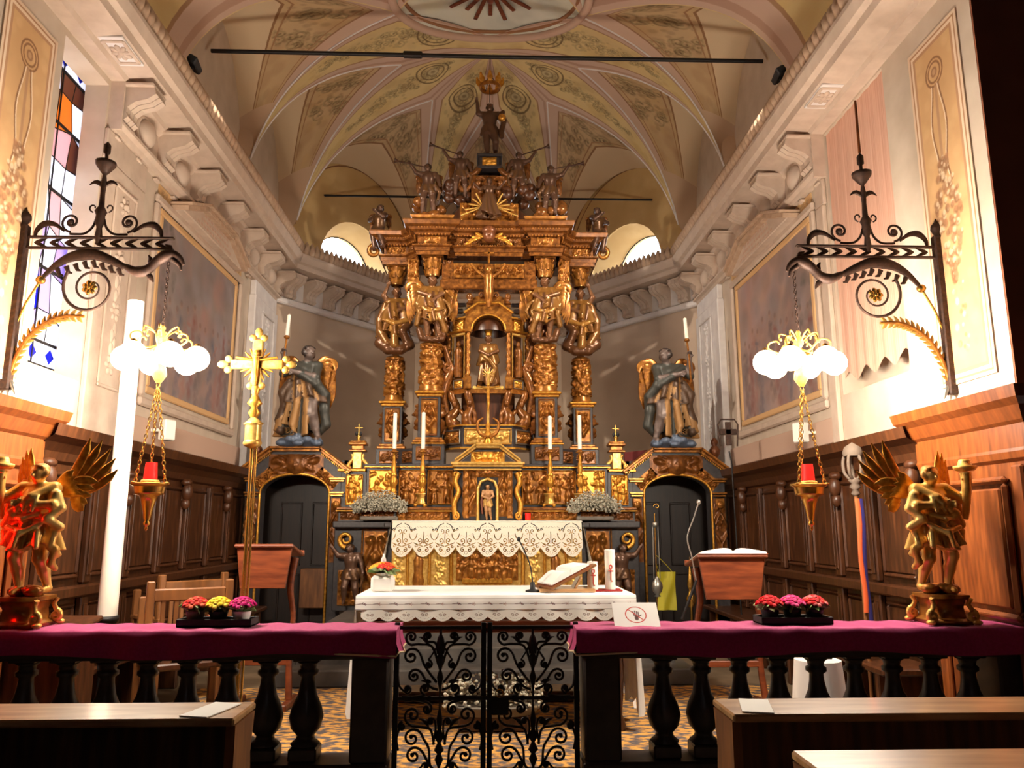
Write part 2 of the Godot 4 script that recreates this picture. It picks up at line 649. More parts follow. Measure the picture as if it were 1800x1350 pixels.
func mottle(im: Image, n: int, rmax: int, cols: Array, sd: int) -> void:
	var g := RandomNumberGenerator.new()
	g.seed = sd
	for k in n:
		dab(im, Vector2(g.randf() * im.get_width(), g.randf() * im.get_height()), g.randi_range(rmax / 3, rmax), cols[g.randi() % cols.size()])

func paint_spandrel(called: String, sd: int, medal: float) -> StandardMaterial3D:
	# u across 0..1, v from spring (0) to crown (1)
	var W := 256
	var H := 1024
	var im := Image.create(W, H, false, Image.FORMAT_RGBA8)
	im.fill(rgb8(212, 188, 134))
	mottle(im, 160, 40, [Color(0.86, 0.74, 0.48, 0.25), Color(0.70, 0.58, 0.38, 0.22), Color(0.78, 0.68, 0.5, 0.25)], sd)
	var dk := Color(0.42, 0.34, 0.22, 0.5)
	var lt := Color(0.74, 0.68, 0.5, 0.6)
	for k in 5:
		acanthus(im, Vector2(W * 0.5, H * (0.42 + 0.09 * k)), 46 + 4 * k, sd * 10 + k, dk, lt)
	var mc := Vector2(W * 0.5, H * medal)
	for rr in [62, 44, 22]:
		var pts := []
		for k in 41:
			pts.append(mc + Vector2(cos(TAU * k / 40) * rr, sin(TAU * k / 40) * rr * 1.15))
		stroke(im, pts, 4, dk)
	dab(im, mc, 30, Color(0.76, 0.7, 0.54, 0.8))
	dab(im, mc, 12, dk)
	for e in [[0.0, 0.17, rgb8(196, 166, 148)], [0.83, 1.0, rgb8(196, 166, 148)]]:
		im.fill_rect(Rect2i(int(W * e[0]), 0, int(W * (e[1] - e[0])), H), e[2])
	for x in [0.05, 0.95]:
		im.fill_rect(Rect2i(int(W * x) - 5, 0, 10, H), rgb8(176, 142, 122))
	for x in [0.17, 0.83]:
		im.fill_rect(Rect2i(int(W * x) - 3, 0, 6, H), rgb8(160, 124, 92))
	return image_mat(called, im)

func paint_cell(called: String, sd: int) -> StandardMaterial3D:
	# u along the arch, v from the wall (0) to the crease (1)
	var W := 1024
	var H := 256
	var im := Image.create(W, H, false, Image.FORMAT_RGBA8)
	im.fill(rgb8(196, 166, 126))
	mottle(im, 160, 40, [Color(0.78, 0.64, 0.42, 0.25), Color(0.6, 0.46, 0.32, 0.22), Color(0.72, 0.62, 0.48, 0.25)], sd)
	var dk := Color(0.38, 0.3, 0.2, 0.5)
	var lt := Color(0.70, 0.62, 0.46, 0.6)
	for k in 4:
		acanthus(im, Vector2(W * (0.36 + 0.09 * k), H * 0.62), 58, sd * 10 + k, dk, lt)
	im.fill_rect(Rect2i(0, 0, W, int(H * 0.34)), rgb8(212, 188, 154))
	im.fill_rect(Rect2i(0, int(H * 0.34), W, 5), rgb8(146, 108, 74))
	im.fill_rect(Rect2i(0, int(H * 0.40), W, 4), rgb8(160, 122, 86))
	im.fill_rect(Rect2i(0, int(H * 0.86), W, H), rgb8(196, 166, 146))
	im.fill_rect(Rect2i(0, int(H * 0.85), W, 4), rgb8(150, 112, 84))
	im.fill_rect(Rect2i(0, int(H * 0.80), W, 3), rgb8(160, 122, 86))
	im.fill_rect(Rect2i(int(W * 0.0), 0, int(W * 0.16), H), rgb8(198, 168, 140))
	im.fill_rect(Rect2i(int(W * 0.84), 0, int(W * 0.16) + 1, H), rgb8(198, 168, 140))
	return image_mat(called, im)

func paint_boss() -> StandardMaterial3D:
	var W := 512
	var im := Image.create(W, W, false, Image.FORMAT_RGBA8)
	im.fill(rgb8(206, 204, 190))
	mottle(im, 120, 46, [Color(0.9, 0.9, 0.84, 0.3), Color(0.7, 0.7, 0.66, 0.3), Color(0.84, 0.8, 0.68, 0.3)], 5)
	return image_mat("boss_sky", im)

func paint_garland(called: String, base: Color, sd: int) -> StandardMaterial3D:
	var W := 256
	var H := 1024
	var im := Image.create(W, H, false, Image.FORMAT_RGBA8)
	im.fill(base)
	mottle(im, 140, 40, [Color(0.9, 0.76, 0.56, 0.2), Color(0.74, 0.58, 0.4, 0.18)], sd)
	var g := RandomNumberGenerator.new()
	g.seed = sd
	var dk := Color(0.52, 0.36, 0.24, 0.55)
	var md := Color(0.72, 0.56, 0.42, 0.6)
	var lt := Color(0.92, 0.84, 0.72, 0.7)
	# disc, ribbons
	for rr in [42, 30, 12]:
		var pts := []
		for k in 31:
			pts.append(Vector2(W * 0.5, 120) + Vector2(cos(TAU * k / 30) * rr, sin(TAU * k / 30) * rr))
		stroke(im, pts, 4, dk)
	dab(im, Vector2(W * 0.5, 120), 20, md)
	for s in [-1, 1]:
		var pts := []
		for k in 12:
			pts.append(Vector2(W * 0.5 + s * (14 + 30 * sin(k * 0.5) * k / 12.0 + k * 3), 160 + k * 26))
		stroke(im, pts, 5, dk)
		var pt2 := []
		for p: Vector2 in pts:
			pt2.append(p + Vector2(5, 0))
		stroke(im, pt2, 3, lt)
	stroke(im, [Vector2(W * 0.5, 160), Vector2(W * 0.5 + 4, 380)], 8, md)
	# fruit and leaves
	for k in 150:
		var s := g.randf()
		var wd := 62.0 * sin(PI * clampf(s * 0.9 + 0.08, 0, 1))
		var p := Vector2(W * 0.5 + g.randf_range(-wd, wd), 380 + s * 360)
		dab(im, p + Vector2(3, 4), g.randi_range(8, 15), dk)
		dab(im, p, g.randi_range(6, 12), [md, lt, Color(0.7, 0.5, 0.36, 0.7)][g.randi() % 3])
	for k in 26:
		dab(im, Vector2(W * 0.5 + g.randf_range(-30, 30), 750 + g.randf() * 190), g.randi_range(6, 12), [md, dk, lt][g.randi() % 3])
	for e in [[0, rgb8(222, 196, 168)], [10, rgb8(176, 132, 98)], [16, rgb8(228, 204, 176)], [26, rgb8(186, 142, 106)]]:
		var o: int = e[0]
		var c: Color = e[1]
		var nx: int = 10 if o != 10 else 6
		im.fill_rect(Rect2i(o, o, W - 2 * o, nx), c)
		im.fill_rect(Rect2i(o, H - o - nx, W - 2 * o, nx), c)
		im.fill_rect(Rect2i(o, o, nx, H - 2 * o), c)
		im.fill_rect(Rect2i(W - o - nx, o, nx, H - 2 * o), c)
	return image_mat(called, im)

func paint_mural(called: String, sd: int, warm: bool) -> StandardMaterial3D:
	var W := 512
	var H := 400
	var im := Image.create(W, H, false, Image.FORMAT_RGBA8)
	im.fill(rgb8(150, 136, 132) if not warm else rgb8(176, 146, 134))
	mottle(im, 220, 60, [Color(0.62, 0.58, 0.6, 0.25), Color(0.5, 0.44, 0.42, 0.25), Color(0.68, 0.52, 0.48, 0.25), Color(0.42, 0.4, 0.42, 0.2)], sd)
	var g := RandomNumberGenerator.new()
	g.seed = sd
	for k in 12:
		var x := W * (0.06 + 0.08 * k) + g.randf_range(-12, 12)
		var y := H * g.randf_range(0.35, 0.55)
		var c: Color = [Color(0.52, 0.30, 0.28, 0.22), Color(0.40, 0.35, 0.35, 0.22), Color(0.62, 0.50, 0.46, 0.22), Color(0.36, 0.37, 0.44, 0.2), Color(0.64, 0.44, 0.40, 0.22)][k % 5]
		for j in 26:
			dab(im, Vector2(x + g.randf_range(-16, 16), y + 24 + j * 8), g.randi_range(9, 18), c)
		dab(im, Vector2(x, y), 11, Color(0.66, 0.5, 0.42, 0.35))
		dab(im, Vector2(x, y - 6), 9, Color(0.3, 0.22, 0.2, 0.2))
		stroke(im, [Vector2(x, y + 30), Vector2(x + g.randf_range(-36, 36), y + g.randf_range(20, 70))], 6, c)
	for k in 30:
		dab(im, Vector2(g.randf() * 90, g.randf() * H), g.randi_range(8, 22), Color(0.3, 0.3, 0.28, 0.22))
	return image_mat(called, im)

func paint_rinceau(called: String, base: Color, sd: int, dark: Color, light: Color, W := 256, H := 128) -> StandardMaterial3D:
	var im := Image.create(W, H, false, Image.FORMAT_RGBA8)
	im.fill(base)
	for k in 3:
		acanthus(im, Vector2(W * (0.25 + 0.25 * k), H * 0.5), 40, sd + k, dark, light)
	return image_mat(called, im)

# ---------------------------------------------------------------- the setting
const FL := 0.15   # presbytery floor
const WX := 3.3    # side walls

func bz(mb: MB, x0: float, x1: float, y0: float, y1: float, z0: float, z1: float, bev := 0.0) -> void:
	mb.box(Vector3((x0 + x1) / 2, (y0 + y1) / 2, (z0 + z1) / 2), Vector3(absf(x1 - x0), absf(y1 - y0), absf(z1 - z0)), bev)

func wall_basis(side: int) -> Array:
	# angled apse walls: basis (x along the wall, z into the room) and start point
	if side < 0:
		return [Basis(v3(0.589, 0, -0.808), Vector3.UP, v3(0.808, 0, 0.589)), v3(-3.3, 0, -11.45)]
	return [Basis(v3(0.589, 0, 0.808), Vector3.UP, v3(-0.808, 0, 0.589)), v3(1.35, 0, -14.126)]

func build_shell() -> void:
	var mb := MB.new()
	bz(mb, -6.5, 6.5, -0.3, 0.0, 7.0, -4.45)
	structure("floor", mb, M.nave_floor, "dark stone floor of the nave under the pews", "floor")
	mb = MB.new()
	bz(mb, -3.8, 3.8, -0.3, FL, -4.45, -14.8)
	structure("floor", mb, M.floor_stone, "raised stone floor of the presbytery behind the rail", "floor")
	# side walls
	mb = MB.new()
	bz(mb, -3.5, -3.3, 0, 8.8, -4.64, -5.5)
	bz(mb, -3.5, -3.3, 0, 8.8, -6.2, -11.9)
	bz(mb, -3.5, -3.3, 0, 2.75, -5.5, -6.2)
	bz(mb, -3.5, -3.3, 5.36, 8.8, -5.5, -6.2)
	bz(mb, -3.9, -3.5, 0, 8.8, -4.64, -5.3)
	bz(mb, -3.9, -3.5, 0, 8.8, -6.52, -12.1)
	bz(mb, -3.9, -3.5, 0, 2.83, -5.3, -6.52)
	bz(mb, -3.9, -3.5, 5.55, 8.8, -5.3, -6.52)
	var wl := structure("wall_left", mb, M.plaster_wall, "cream plaster side wall with the stained glass window", "wall")
	mb = MB.new()
	bz(mb, 3.3, 3.5, 0, 8.8, -4.64, -5.8)
	bz(mb, 3.3, 3.5, 0, 8.8, -6.95, -11.9)
	bz(mb, 3.3, 3.5, 0, 2.8, -5.8, -6.95)
	bz(mb, 3.3, 3.5, 5.40, 8.8, -5.8, -6.95)
	bz(mb, 3.5, 3.9, 0, 8.8, -4.64, -12.1)
	var wr := structure("wall_right", mb, M.plaster_wall, "cream plaster side wall with the blind pink curtain niche", "wall")
	# painted curtain in the niche
	mb = MB.new()
	var rows := []
	for j in 2:
		var row := PackedVector3Array()
		for k in 41:
			var z := lerpf(-5.81, -6.94, k / 40.0)
			row.append(v3(3.325 - 0.004 * sin(k * 1.1), 2.95 + j * 2.62 + (0.05 * sin(k * 0.55) if j == 0 else 0.0), z))
		rows.append(row)
	mb.grid(rows)
	part(wr, "painted_curtain", mb, M.pink_curtain, "faded pink painted curtain in shallow niche")
	# apse walls with half-round windows
	for s in [-1, 1]:
		var wb := wall_basis(s)
		mb = MB.new()
		mb.place(wb[0], wb[1])
		mb.box(v3(1.655, 2.85, -0.25), v3(3.5, 5.7, 0.5))
		var ma := part(structure("wall_apse_left" if s < 0 else "wall_apse_right", null, null, "angled apse wall with a half-round window, %s of the gilded altar" % ("left" if s < 0 else "right"), "wall"), "lower_wall", mb, M.plaster_apse)
		var po := PackedVector2Array()
		var cx := 1.72
		po.append(v2(-0.3, 8.8)); po.append(v2(-0.3, 5.7)); po.append(v2(cx - 0.83, 5.7))
		for k in 17:
			var w := PI - PI * k / 16.0
			po.append(v2(cx + cos(w) * 0.83, 5.97 + sin(w) * 0.83))
		po.append(v2(cx + 0.83, 5.7)); po.append(v2(3.6, 5.7)); po.append(v2(3.6, 8.8))
		mb = MB.new()
		mb.place(wb[0], wb[1])
		mb.prism(po, -0.06, 0.0)
		var cg := cx + 0.08
		po = PackedVector2Array([v2(-0.5, 8.8), v2(-0.5, 5.7), v2(cg - 0.7, 5.7)])
		for k in 17:
			po.append(v2(cg - cos(PI * k / 16.0) * 0.7, 5.97 + sin(PI * k / 16.0) * 0.7))
		po.append_array(PackedVector2Array([v2(cg + 0.7, 5.7), v2(3.8, 5.7), v2(3.8, 8.8)]))
		mb.prism(po, -0.55, -0.45)
		var rv := []
		for q in [[0.83, -0.03, cx], [0.7, -0.46, cg]]:
			var row := PackedVector3Array([v3(q[2] - q[0], 5.7, q[1])])
			for k in 25:
				row.append(v3(q[2] - cos(PI * k / 24.0) * q[0], 5.97 + sin(PI * k / 24.0) * q[0], q[1]))
			row.append(v3(q[2] + q[0], 5.7, q[1]))
			rv.append(row)
		mb.grid(rv)
		part(ma.get_parent(), "upper_wall", mb, M.plaster_ochre, "yellow ochre plaster around half-round window")
		# painted border round the window bay
		mb = MB.new()
		mb.place(wb[0], wb[1])
		for e in [[1.50, 0.05], [1.38, 0.02]]:
			var pts := PackedVector3Array()
			for k in 25:
				var w := PI * k / 24.0
				pts.append(v3(cx + cos(w) * e[0], 6.35 + sin(w) * e[0] * 1.05, 0.004))
			mb.tube(pts, e[1] * 0.5, 4, false, 0.3)
		part(ma.get_parent(), "arch_line", mb, M.ochre_line)
	mb = MB.new()
	bz(mb, -1.6, 1.6, 0, 8.8, -14.1, -14.5)
	structure("wall_back", mb, M.plaster_apse, "back wall of the apse hidden behind the gilded altar", "wall")
	# arch wall between nave and presbytery, nave shell
	for s in [-1, 1]:
		mb = MB.new()
		bz(mb, s * 3.302, s * 6.6, 0, 10.2, -4.625, -5.1)
		structure("wall_front_left" if s < 0 else "wall_front_right", mb, M.arch_brown, "dark brown wall beside the presbytery arch, %s" % ("left" if s < 0 else "right"), "wall")
		mb = MB.new()
		bz(mb, s * 6.5, s * 6.9, 0, 10.2, 7.2, -4.7)
		structure("wall_nave_left" if s < 0 else "wall_nave_right", mb, M.nave_brown, "dark nave side wall out of view, %s" % ("left" if s < 0 else "right"), "wall")
	mb = MB.new()
	bz(mb, -6.9, -0.35, 0, 10.2, 7.0, 7.4)
	bz(mb, 0.35, 6.9, 0, 10.2, 7.0, 7.4)
	bz(mb, -0.35, 0.35, 0, 5.8, 7.0, 7.4)
	bz(mb, -0.35, 0.35, 6.7, 10.2, 7.0, 7.4)
	structure("wall_nave_back", mb, M.nave_brown, "dark nave end wall behind the viewer", "wall")
	mb = MB.new()
	bz(mb, -6.9, 6.9, 10.0, 10.4, 7.4, -5.1)
	bz(mb, -3.4, 3.4, 8.75, 10.2, -4.64, -5.1)
	structure("ceiling", mb, M.nave_brown, "dark ceiling of the nave above the pews", "ceiling")
	mb = MB.new()
	bz(mb, -4.0, 4.0, 8.8, 9.0, -4.9, -14.9)
	structure("ceiling", mb, M.plaster_apse, "flat cover above the painted vault", "ceiling")
	# ---- wall decoration: piers with painted garlands, pilasters, murals in frames
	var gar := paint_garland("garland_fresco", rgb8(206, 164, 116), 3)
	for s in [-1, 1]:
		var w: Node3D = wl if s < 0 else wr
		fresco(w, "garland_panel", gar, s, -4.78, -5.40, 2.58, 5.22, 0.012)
		var pz: Array = [-6.22, -6.95] if s < 0 else [-6.99, -7.14]
		mb = MB.new()
		bz(mb, s * 3.3, s * 3.255, 2.35, 4.70, pz[0], pz[1], 0.01)
		bz(mb, s * 3.3, s * 3.262, 4.70, 4.97, pz[0] + 0.02, pz[1] - 0.02, 0.01)
		if s < 0:
			frame_on(mb, s, 3.255, pz[0] - 0.16, pz[1] + 0.16, 2.75, 4.55, 0.03, 0.02)
		part(w, "pilaster", mb, M.stucco)
		if s < 0:
			drops(w, s, 3.255, (pz[0] + pz[1]) / 2, 2.95, 4.4, M.stucco)
		mb = MB.new()
		bz(mb, s * 3.3, s * 3.2, 2.2, 4.75, -10.3, -11.42, 0.012)
		bz(mb, s * 3.3, s * 3.22, 4.75, 4.97, -10.34, -11.40, 0.012)
		frame_on(mb, s, 3.2, -10.6, -11.2, 2.6, 4.6, 0.035, 0.025)
		part(w, "pilaster", mb, M.stucco_white, "pale grey stucco corner pilaster with flower drops")
		drops(w, s, 3.2, -10.9, 2.75, 4.45, M.stucco_white)
		# mural
		var mu := paint_mural("mural_cool" if s < 0 else "mural_warm", 31 if s < 0 else 47, s > 0)
		fresco(w, "mural", mu, s, -7.42, -9.70, 2.92, 4.68, 0.01)
		mb = MB.new()
		frame_on(mb, s, 3.3, -7.36, -9.76, 2.86, 4.74, 0.07, 0.03)
		part(w, "mural_frame", mb, M.ochre_band, "orange-tan band framing the mural")
		mb = MB.new()
		frame_on(mb, s, 3.3, -7.22, -9.92, 2.72, 4.84, 0.09, 0.05)
		part(w, "mural_frame", mb, M.stucco)
		# pediment above it
		mb = MB.new()
		var po := PackedVector2Array([v2(-0.95, 4.82), v2(0.95, 4.82), v2(0.95, 4.86), v2(0.42, 5.06), v2(-0.42, 5.06), v2(-0.95, 4.86)])
		mb.place(Basis(v3(0, 0, float(s)), Vector3.UP, v3(-s, 0, 0)), v3(s * 3.3, 0, -8.57))
		mb.prism(po, -0.02, 0.14, 0.01)
		part(w, "tablet", mb, M.stucco)
		mb = MB.new()
		for sg in [[v3(-0.98, 4.84, 0), v3(-0.44, 5.05, 0)], [v3(-0.44, 5.05, 0), v3(0.44, 5.05, 0)], [v3(0.44, 5.05, 0), v3(0.98, 4.84, 0)]]:
			for q in [[0.055, 0.2, 0.0], [0.035, 0.24, 0.045]]:
				var a: Vector3 = sg[0]
				var b: Vector3 = sg[1]
				var mid := (a + b) / 2
				var ang := atan2(b.y - a.y, b.x - a.x)
				mb.place(Basis(v3(0, 0, float(s)), Vector3.UP, v3(-s, 0, 0)), v3(s * 3.3, 0, -8.57))
				mb.box(mid + v3(0, q[2], q[1] / 2), v3(a.distance_to(b) + 0.03, q[0], q[1]), 0.006, Basis(v3(0, 0, 1), ang))
		part(w, "pediment_hood", mb, M.stucco_leaf)
		# faint lettering rows on the tablet
		mb = MB.new()
		for r in 3:
			var x := -0.55 + 0.1 * r
			while x < 0.55 - 0.1 * r:
				var wd := 0.035 + 0.03 * absf(sin(x * 37 + r))
				mb.place(Basis(v3(0, 0, float(s)), Vector3.UP, v3(-s, 0, 0)), v3(s * 3.3, 0, -8.57))
				mb.box(v3(x, 4.87 + 0.065 * r, 0.141), v3(wd, 0.03, 0.003))
				x += wd + 0.028
		part(w, "faint_inscription", mb, M.rose_band)
		# painted foliage fields beside the pediment
		var rin := paint_rinceau("rinceau_%d" % s, rgb8(206, 168, 120), 90 + s, Color(0.45, 0.32, 0.2, 0.5), Color(0.84, 0.72, 0.54, 0.6))
		fresco(w, "foliage_field", rin, s, -7.30, -7.68, 4.84, 4.96, 0.012)
		fresco(w, "foliage_field", rin, s, -9.50, -9.90, 4.84, 4.96, 0.012)
		# dado band under the mural
		mb = MB.new()
		bz(mb, s * 3.3, s * 3.27, 2.38, 2.62, -7.0, -10.25, 0.006)
		part(w, "dado_band", mb, M.rose_band)

func fresco(w: Node, called: String, m: Material, s: int, z0: float, z1: float, y0: float, y1: float, th: float) -> void:
	var mb := MB.new()
	mb.mapped = true
	var x := s * (3.3 - th)
	mb.quad(v3(x, y0, z0), v3(x, y0, z1), v3(x, y1, z1), v3(x, y1, z0))
	var xb := s * 3.31
	for e in [[y0, z0, y0, z1], [y1, z0, y1, z1], [y0, z0, y1, z0], [y0, z1, y1, z1]]:
		mb.quad(v3(x, e[0], e[1]), v3(x, e[2], e[3]), v3(xb, e[2], e[3]), v3(xb, e[0], e[1]), v2(0.01, 0.01), v2(0.01, 0.01), v2(0.01, 0.01), v2(0.01, 0.01))
	part(w, called, mb, m)

func frame_on(mb: MB, s: int, x: float, z0: float, z1: float, y0: float, y1: float, wd: float, th: float) -> void:
	for e in [[y0, y0 + wd, z0, z1], [y1 - wd, y1, z0, z1], [y0 + wd, y1 - wd, z0, z0 - wd], [y0 + wd, y1 - wd, z1 + wd, z1]]:
		bz(mb, s * x, s * (x - th), e[0], e[1], e[2], e[3], th * 0.4)

# stucco drops of rosettes and husks on a pilaster
func drops(w: Node, s: int, x: float, z: float, y0: float, y1: float, m: Material) -> void:
	var k := 0
	var y := y1
	while y > y0:
		var mb := MB.new()
		mb.place(Basis(v3(0, 0, float(s)), Vector3.UP, v3(-s, 0, 0)), v3(s * x, y, z))
		if k % 2 == 0:
			mb.ball(v3(0, 0, 0.01), v3(0.03, 0.03, 0.03), 8, 5)
			for j in 6:
				var a := TAU * j / 6
				mb.ball(v3(cos(a) * 0.06, sin(a) * 0.06, 0.0), v3(0.035, 0.022, 0.02), 7, 4, Basis(v3(0, 0, 1), a))
			part(w, "stucco_rosette", mb, m)
		else:
			for j in 4:
				mb.ball(v3(0.02 * (1 - 2 * (j % 2)), 0.08 - 0.06 * j, 0.0), v3(0.03, 0.06, 0.022), 7, 5)
			part(w, "stucco_husk", mb, m)
		y -= 0.24
		k += 1

# ---------------------------------------------------------------- vault
func vctrl(S: Vector3, A: Vector3) -> Vector3:
	var c := S + (A - S) * 0.2
	c.y = S.y + (A.y - S.y) * 0.8
	return c

func edge(S: Vector3, A: Vector3, n := 16) -> PackedVector3Array:
	return bez(S, vctrl(S, A), A, n)

func ext(e: PackedVector3Array, T: Vector3, n := 8) -> PackedVector3Array:
	var o := e.duplicate()
	var a := e[e.size() - 1]
	for k in range(1, n + 1):
		var s := float(k) / n
		o.append(a.lerp(T, s) + Vector3(0, 0.06 * sin(PI * s), 0))
	return o

func build_vault() -> void:
	var vault := structure("ceiling", null, null, "painted umbrella vault with ochre fields, ribs and scrollwork over the altar", "vault")
	var T := v3(0, 8.28, -10.0)
	var ML := v3(0, 8.3, -9.67)
	var sp := [paint_spandrel("spandrel_a", 1, 0.80), paint_spandrel("spandrel_b", 2, 0.74), paint_spandrel("spandrel_c", 3, 0.70)]
	var ce := [paint_cell("cell_a", 4), paint_cell("cell_b", 5), paint_cell("cell_c", 6)]
	for s in [-1.0, 1.0]:
		var f := func(x: float, y: float, z: float) -> Vector3:
			return Vector3(-s * x, y, z)
		var S1: Vector3 = f.call(-3.15, 6.3, -7.3)
		var S2: Vector3 = f.call(-3.15, 6.3, -9.5)
		var S3: Vector3 = f.call(-3.0, 6.3, -11.45)
		var S4: Vector3 = f.call(-1.25, 6.3, -13.75)
		var A1: Vector3 = f.call(-1.2, 8.1, -8.935)
		var A2: Vector3 = f.call(-1.274, 8.1, -10.058)
		var A3: Vector3 = f.call(-0.89, 8.1, -10.97)
		var A4 := v3(0, 8.1, -11.2)
		var e1l := edge(S1, A1)
		var e1r := edge(S2, A1)
		var e2l := edge(S2, A2)
		var e2r := edge(S3, A2)
		var e3l := edge(S3, A3)
		var e3r := edge(S4, A3)
		var e4 := edge(S4, A4)
		loft(vault, "spandrel", ext(e1r, ML), ext(e2l, T), sp[0])
		loft(vault, "spandrel", ext(e2r, T), ext(e3l, T), sp[1])
		loft(vault, "spandrel", ext(e3r, T), ext(e4, T), sp[2])
		cell(vault, f.call(-3.3, 5.9, -7.2), f.call(-3.3, 5.9, -9.6), 7.75, e1l, e1r, ce[0])
		cell(vault, f.call(-3.3, 5.9, -9.4), f.call(-3.3, 5.9, -11.5), 7.75, e2l, e2r, ce[1])
		cell(vault, f.call(-3.24, 5.9, -11.52), f.call(-1.38, 5.9, -14.05), 7.8, e3l, e3r, ce[2])
		# front field towards the nave
		var fr := PackedVector3Array()
		var ba := ext(e1l, v3(0, 8.3, -7.53))
		for k in ba.size():
			var w := PI / 2 * k / (ba.size() - 1)
			fr.append(v3(-s * -3.2 * cos(w), 5.95 + 2.5 * sin(w), -4.7))
		loft(vault, "front_field", fr, ba, sp[0])
		for e in [e1r, e2l, e2r, e3l, e3r, e4]:
			var mb := MB.new()
			mb.tube(e, 0.012, 5)
			part(vault, "crease_rib", mb, M.stucco_white, "thin white crease line")
	# back cell
	var eb := edge(v3(-1.25, 6.3, -13.75), v3(0, 8.1, -11.2))
	var ec := edge(v3(1.25, 6.3, -13.75), v3(0, 8.1, -11.2))
	cell(vault, v3(-1.35, 5.9, -14.08), v3(1.35, 5.9, -14.08), 7.6, eb, ec, ce[2])
	# boss
	var mb2 := MB.new()
	mb2.mapped = true
	var rows := []
	for r in 7:
		var row := PackedVector3Array()
		for k in 48:
			var w := TAU * k / 48
			var q := r / 6.0
			row.append(v3(cos(w) * 1.24 * q, 8.46 - (0.16 + 0.2 * pow(cos(w), 2)) * q * q, -8.6 + sin(w) * 1.09 * q))
		rows.append(row)
	mb2.grid(rows, true)
	# planar coordinates for the painted sky
	for k in mb2.v.size():
		mb2.t[k] = v2(mb2.v[k].x / 2.6 + 0.5, (mb2.v[k].z + 8.6) / 2.3 + 0.5)
	part(vault, "boss_field", mb2, paint_boss(), "pale painted sky in central medallion")
	for e in [[1.0, 0.055], [0.9, 0.025]]:
		mb2 = MB.new()
		var pts := PackedVector3Array()
		for k in 64:
			var w := TAU * k / 64
			pts.append(v3(cos(w) * 1.24 * e[0], 8.45 - (0.16 + 0.2 * pow(cos(w), 2)) * e[0] * e[0], -8.6 + sin(w) * 1.09 * e[0]))
		mb2.tube(pts, e[1], 8, true)
		part(vault, "medallion_moulding", mb2, M.rose_band if e[0] == 1.0 else M.ochre_line)
	# gilded dove rays at the boss
	var dp := v3(0, 8.36, -8.75)
	for k in 9:
		mb2 = MB.new()
		var w := PI * 0.1 + PI * 0.8 * k / 8.0
		var l := 0.34 + 0.12 * (k % 2)
		var d := v3(cos(w), 0, -sin(w))
		var sd := v3(sin(w), 0, cos(w))
		mb2.box(dp + d * (0.2 + l / 2), v3(l, 0.02, 0.055), 0.006, Basis(d, Vector3.UP, sd))
		part(vault, "dove_ray", mb2, M.wood_red)
	mb2 = MB.new()
	mb2.ball(dp + v3(0, -0.03, 0), v3(0.1, 0.05, 0.16), 12, 8)
	mb2.ball(dp + v3(0, -0.04, -0.18), v3(0.05, 0.045, 0.06), 10, 6)
	part(vault, "dove_body", mb2, M.wood_red)
	for s in [-1, 1]:
		mb2 = MB.new()
		mb2.ball(dp + v3(s * 0.24, -0.02, 0.02), v3(0.2, 0.02, 0.1), 12, 6)
		part(vault, "dove_wing", mb2, M.wood_red)

func loft(par: Node, called: String, a: PackedVector3Array, b: PackedVector3Array, m: Material) -> void:
	var mb := MB.new()
	mb.mapped = true
	var rows := []
	for k in a.size():
		var row := PackedVector3Array()
		for j in 9:
			var w := j / 8.0
			var sag := sin(PI * w) * a[k].distance_to(b[k]) * 0.05
			row.append(a[k].lerp(b[k], w) + Vector3(0, sag, 0))
		rows.append(row)
	mb.grid(rows)
	part(par, called, mb, m)

func cell(par: Node, P: Vector3, Q: Vector3, top: float, el: PackedVector3Array, er: PackedVector3Array, m: Material) -> void:
	var mb := MB.new()
	mb.mapped = true
	var N := el.size() - 1
	var rows := []
	var ed := PackedVector3Array()
	for k in N + 1:
		ed.append(el[k])
	for k in range(N - 1, -1, -1):
		ed.append(er[k])
	var K := ed.size()
	for j in 9:
		var row := PackedVector3Array()
		for k in K:
			var s := float(k) / (K - 1)
			var w := PI * (1 - s)
			var p := P.lerp(Q, 0.5 - 0.5 * cos(w) if false else (1.0 - cos(PI * s)) * 0.5)
			p.y = P.y + (top - P.y) * pow(sin(PI * s), 0.85)
			var q := j / 8.0
			row.append(p.lerp(ed[k], q) + Vector3(0, 0.08 * sin(PI * q) * sin(PI * s), 0))
		rows.append(row)
	mb.grid(rows)
	part(par, "lunette_cell", mb, m)

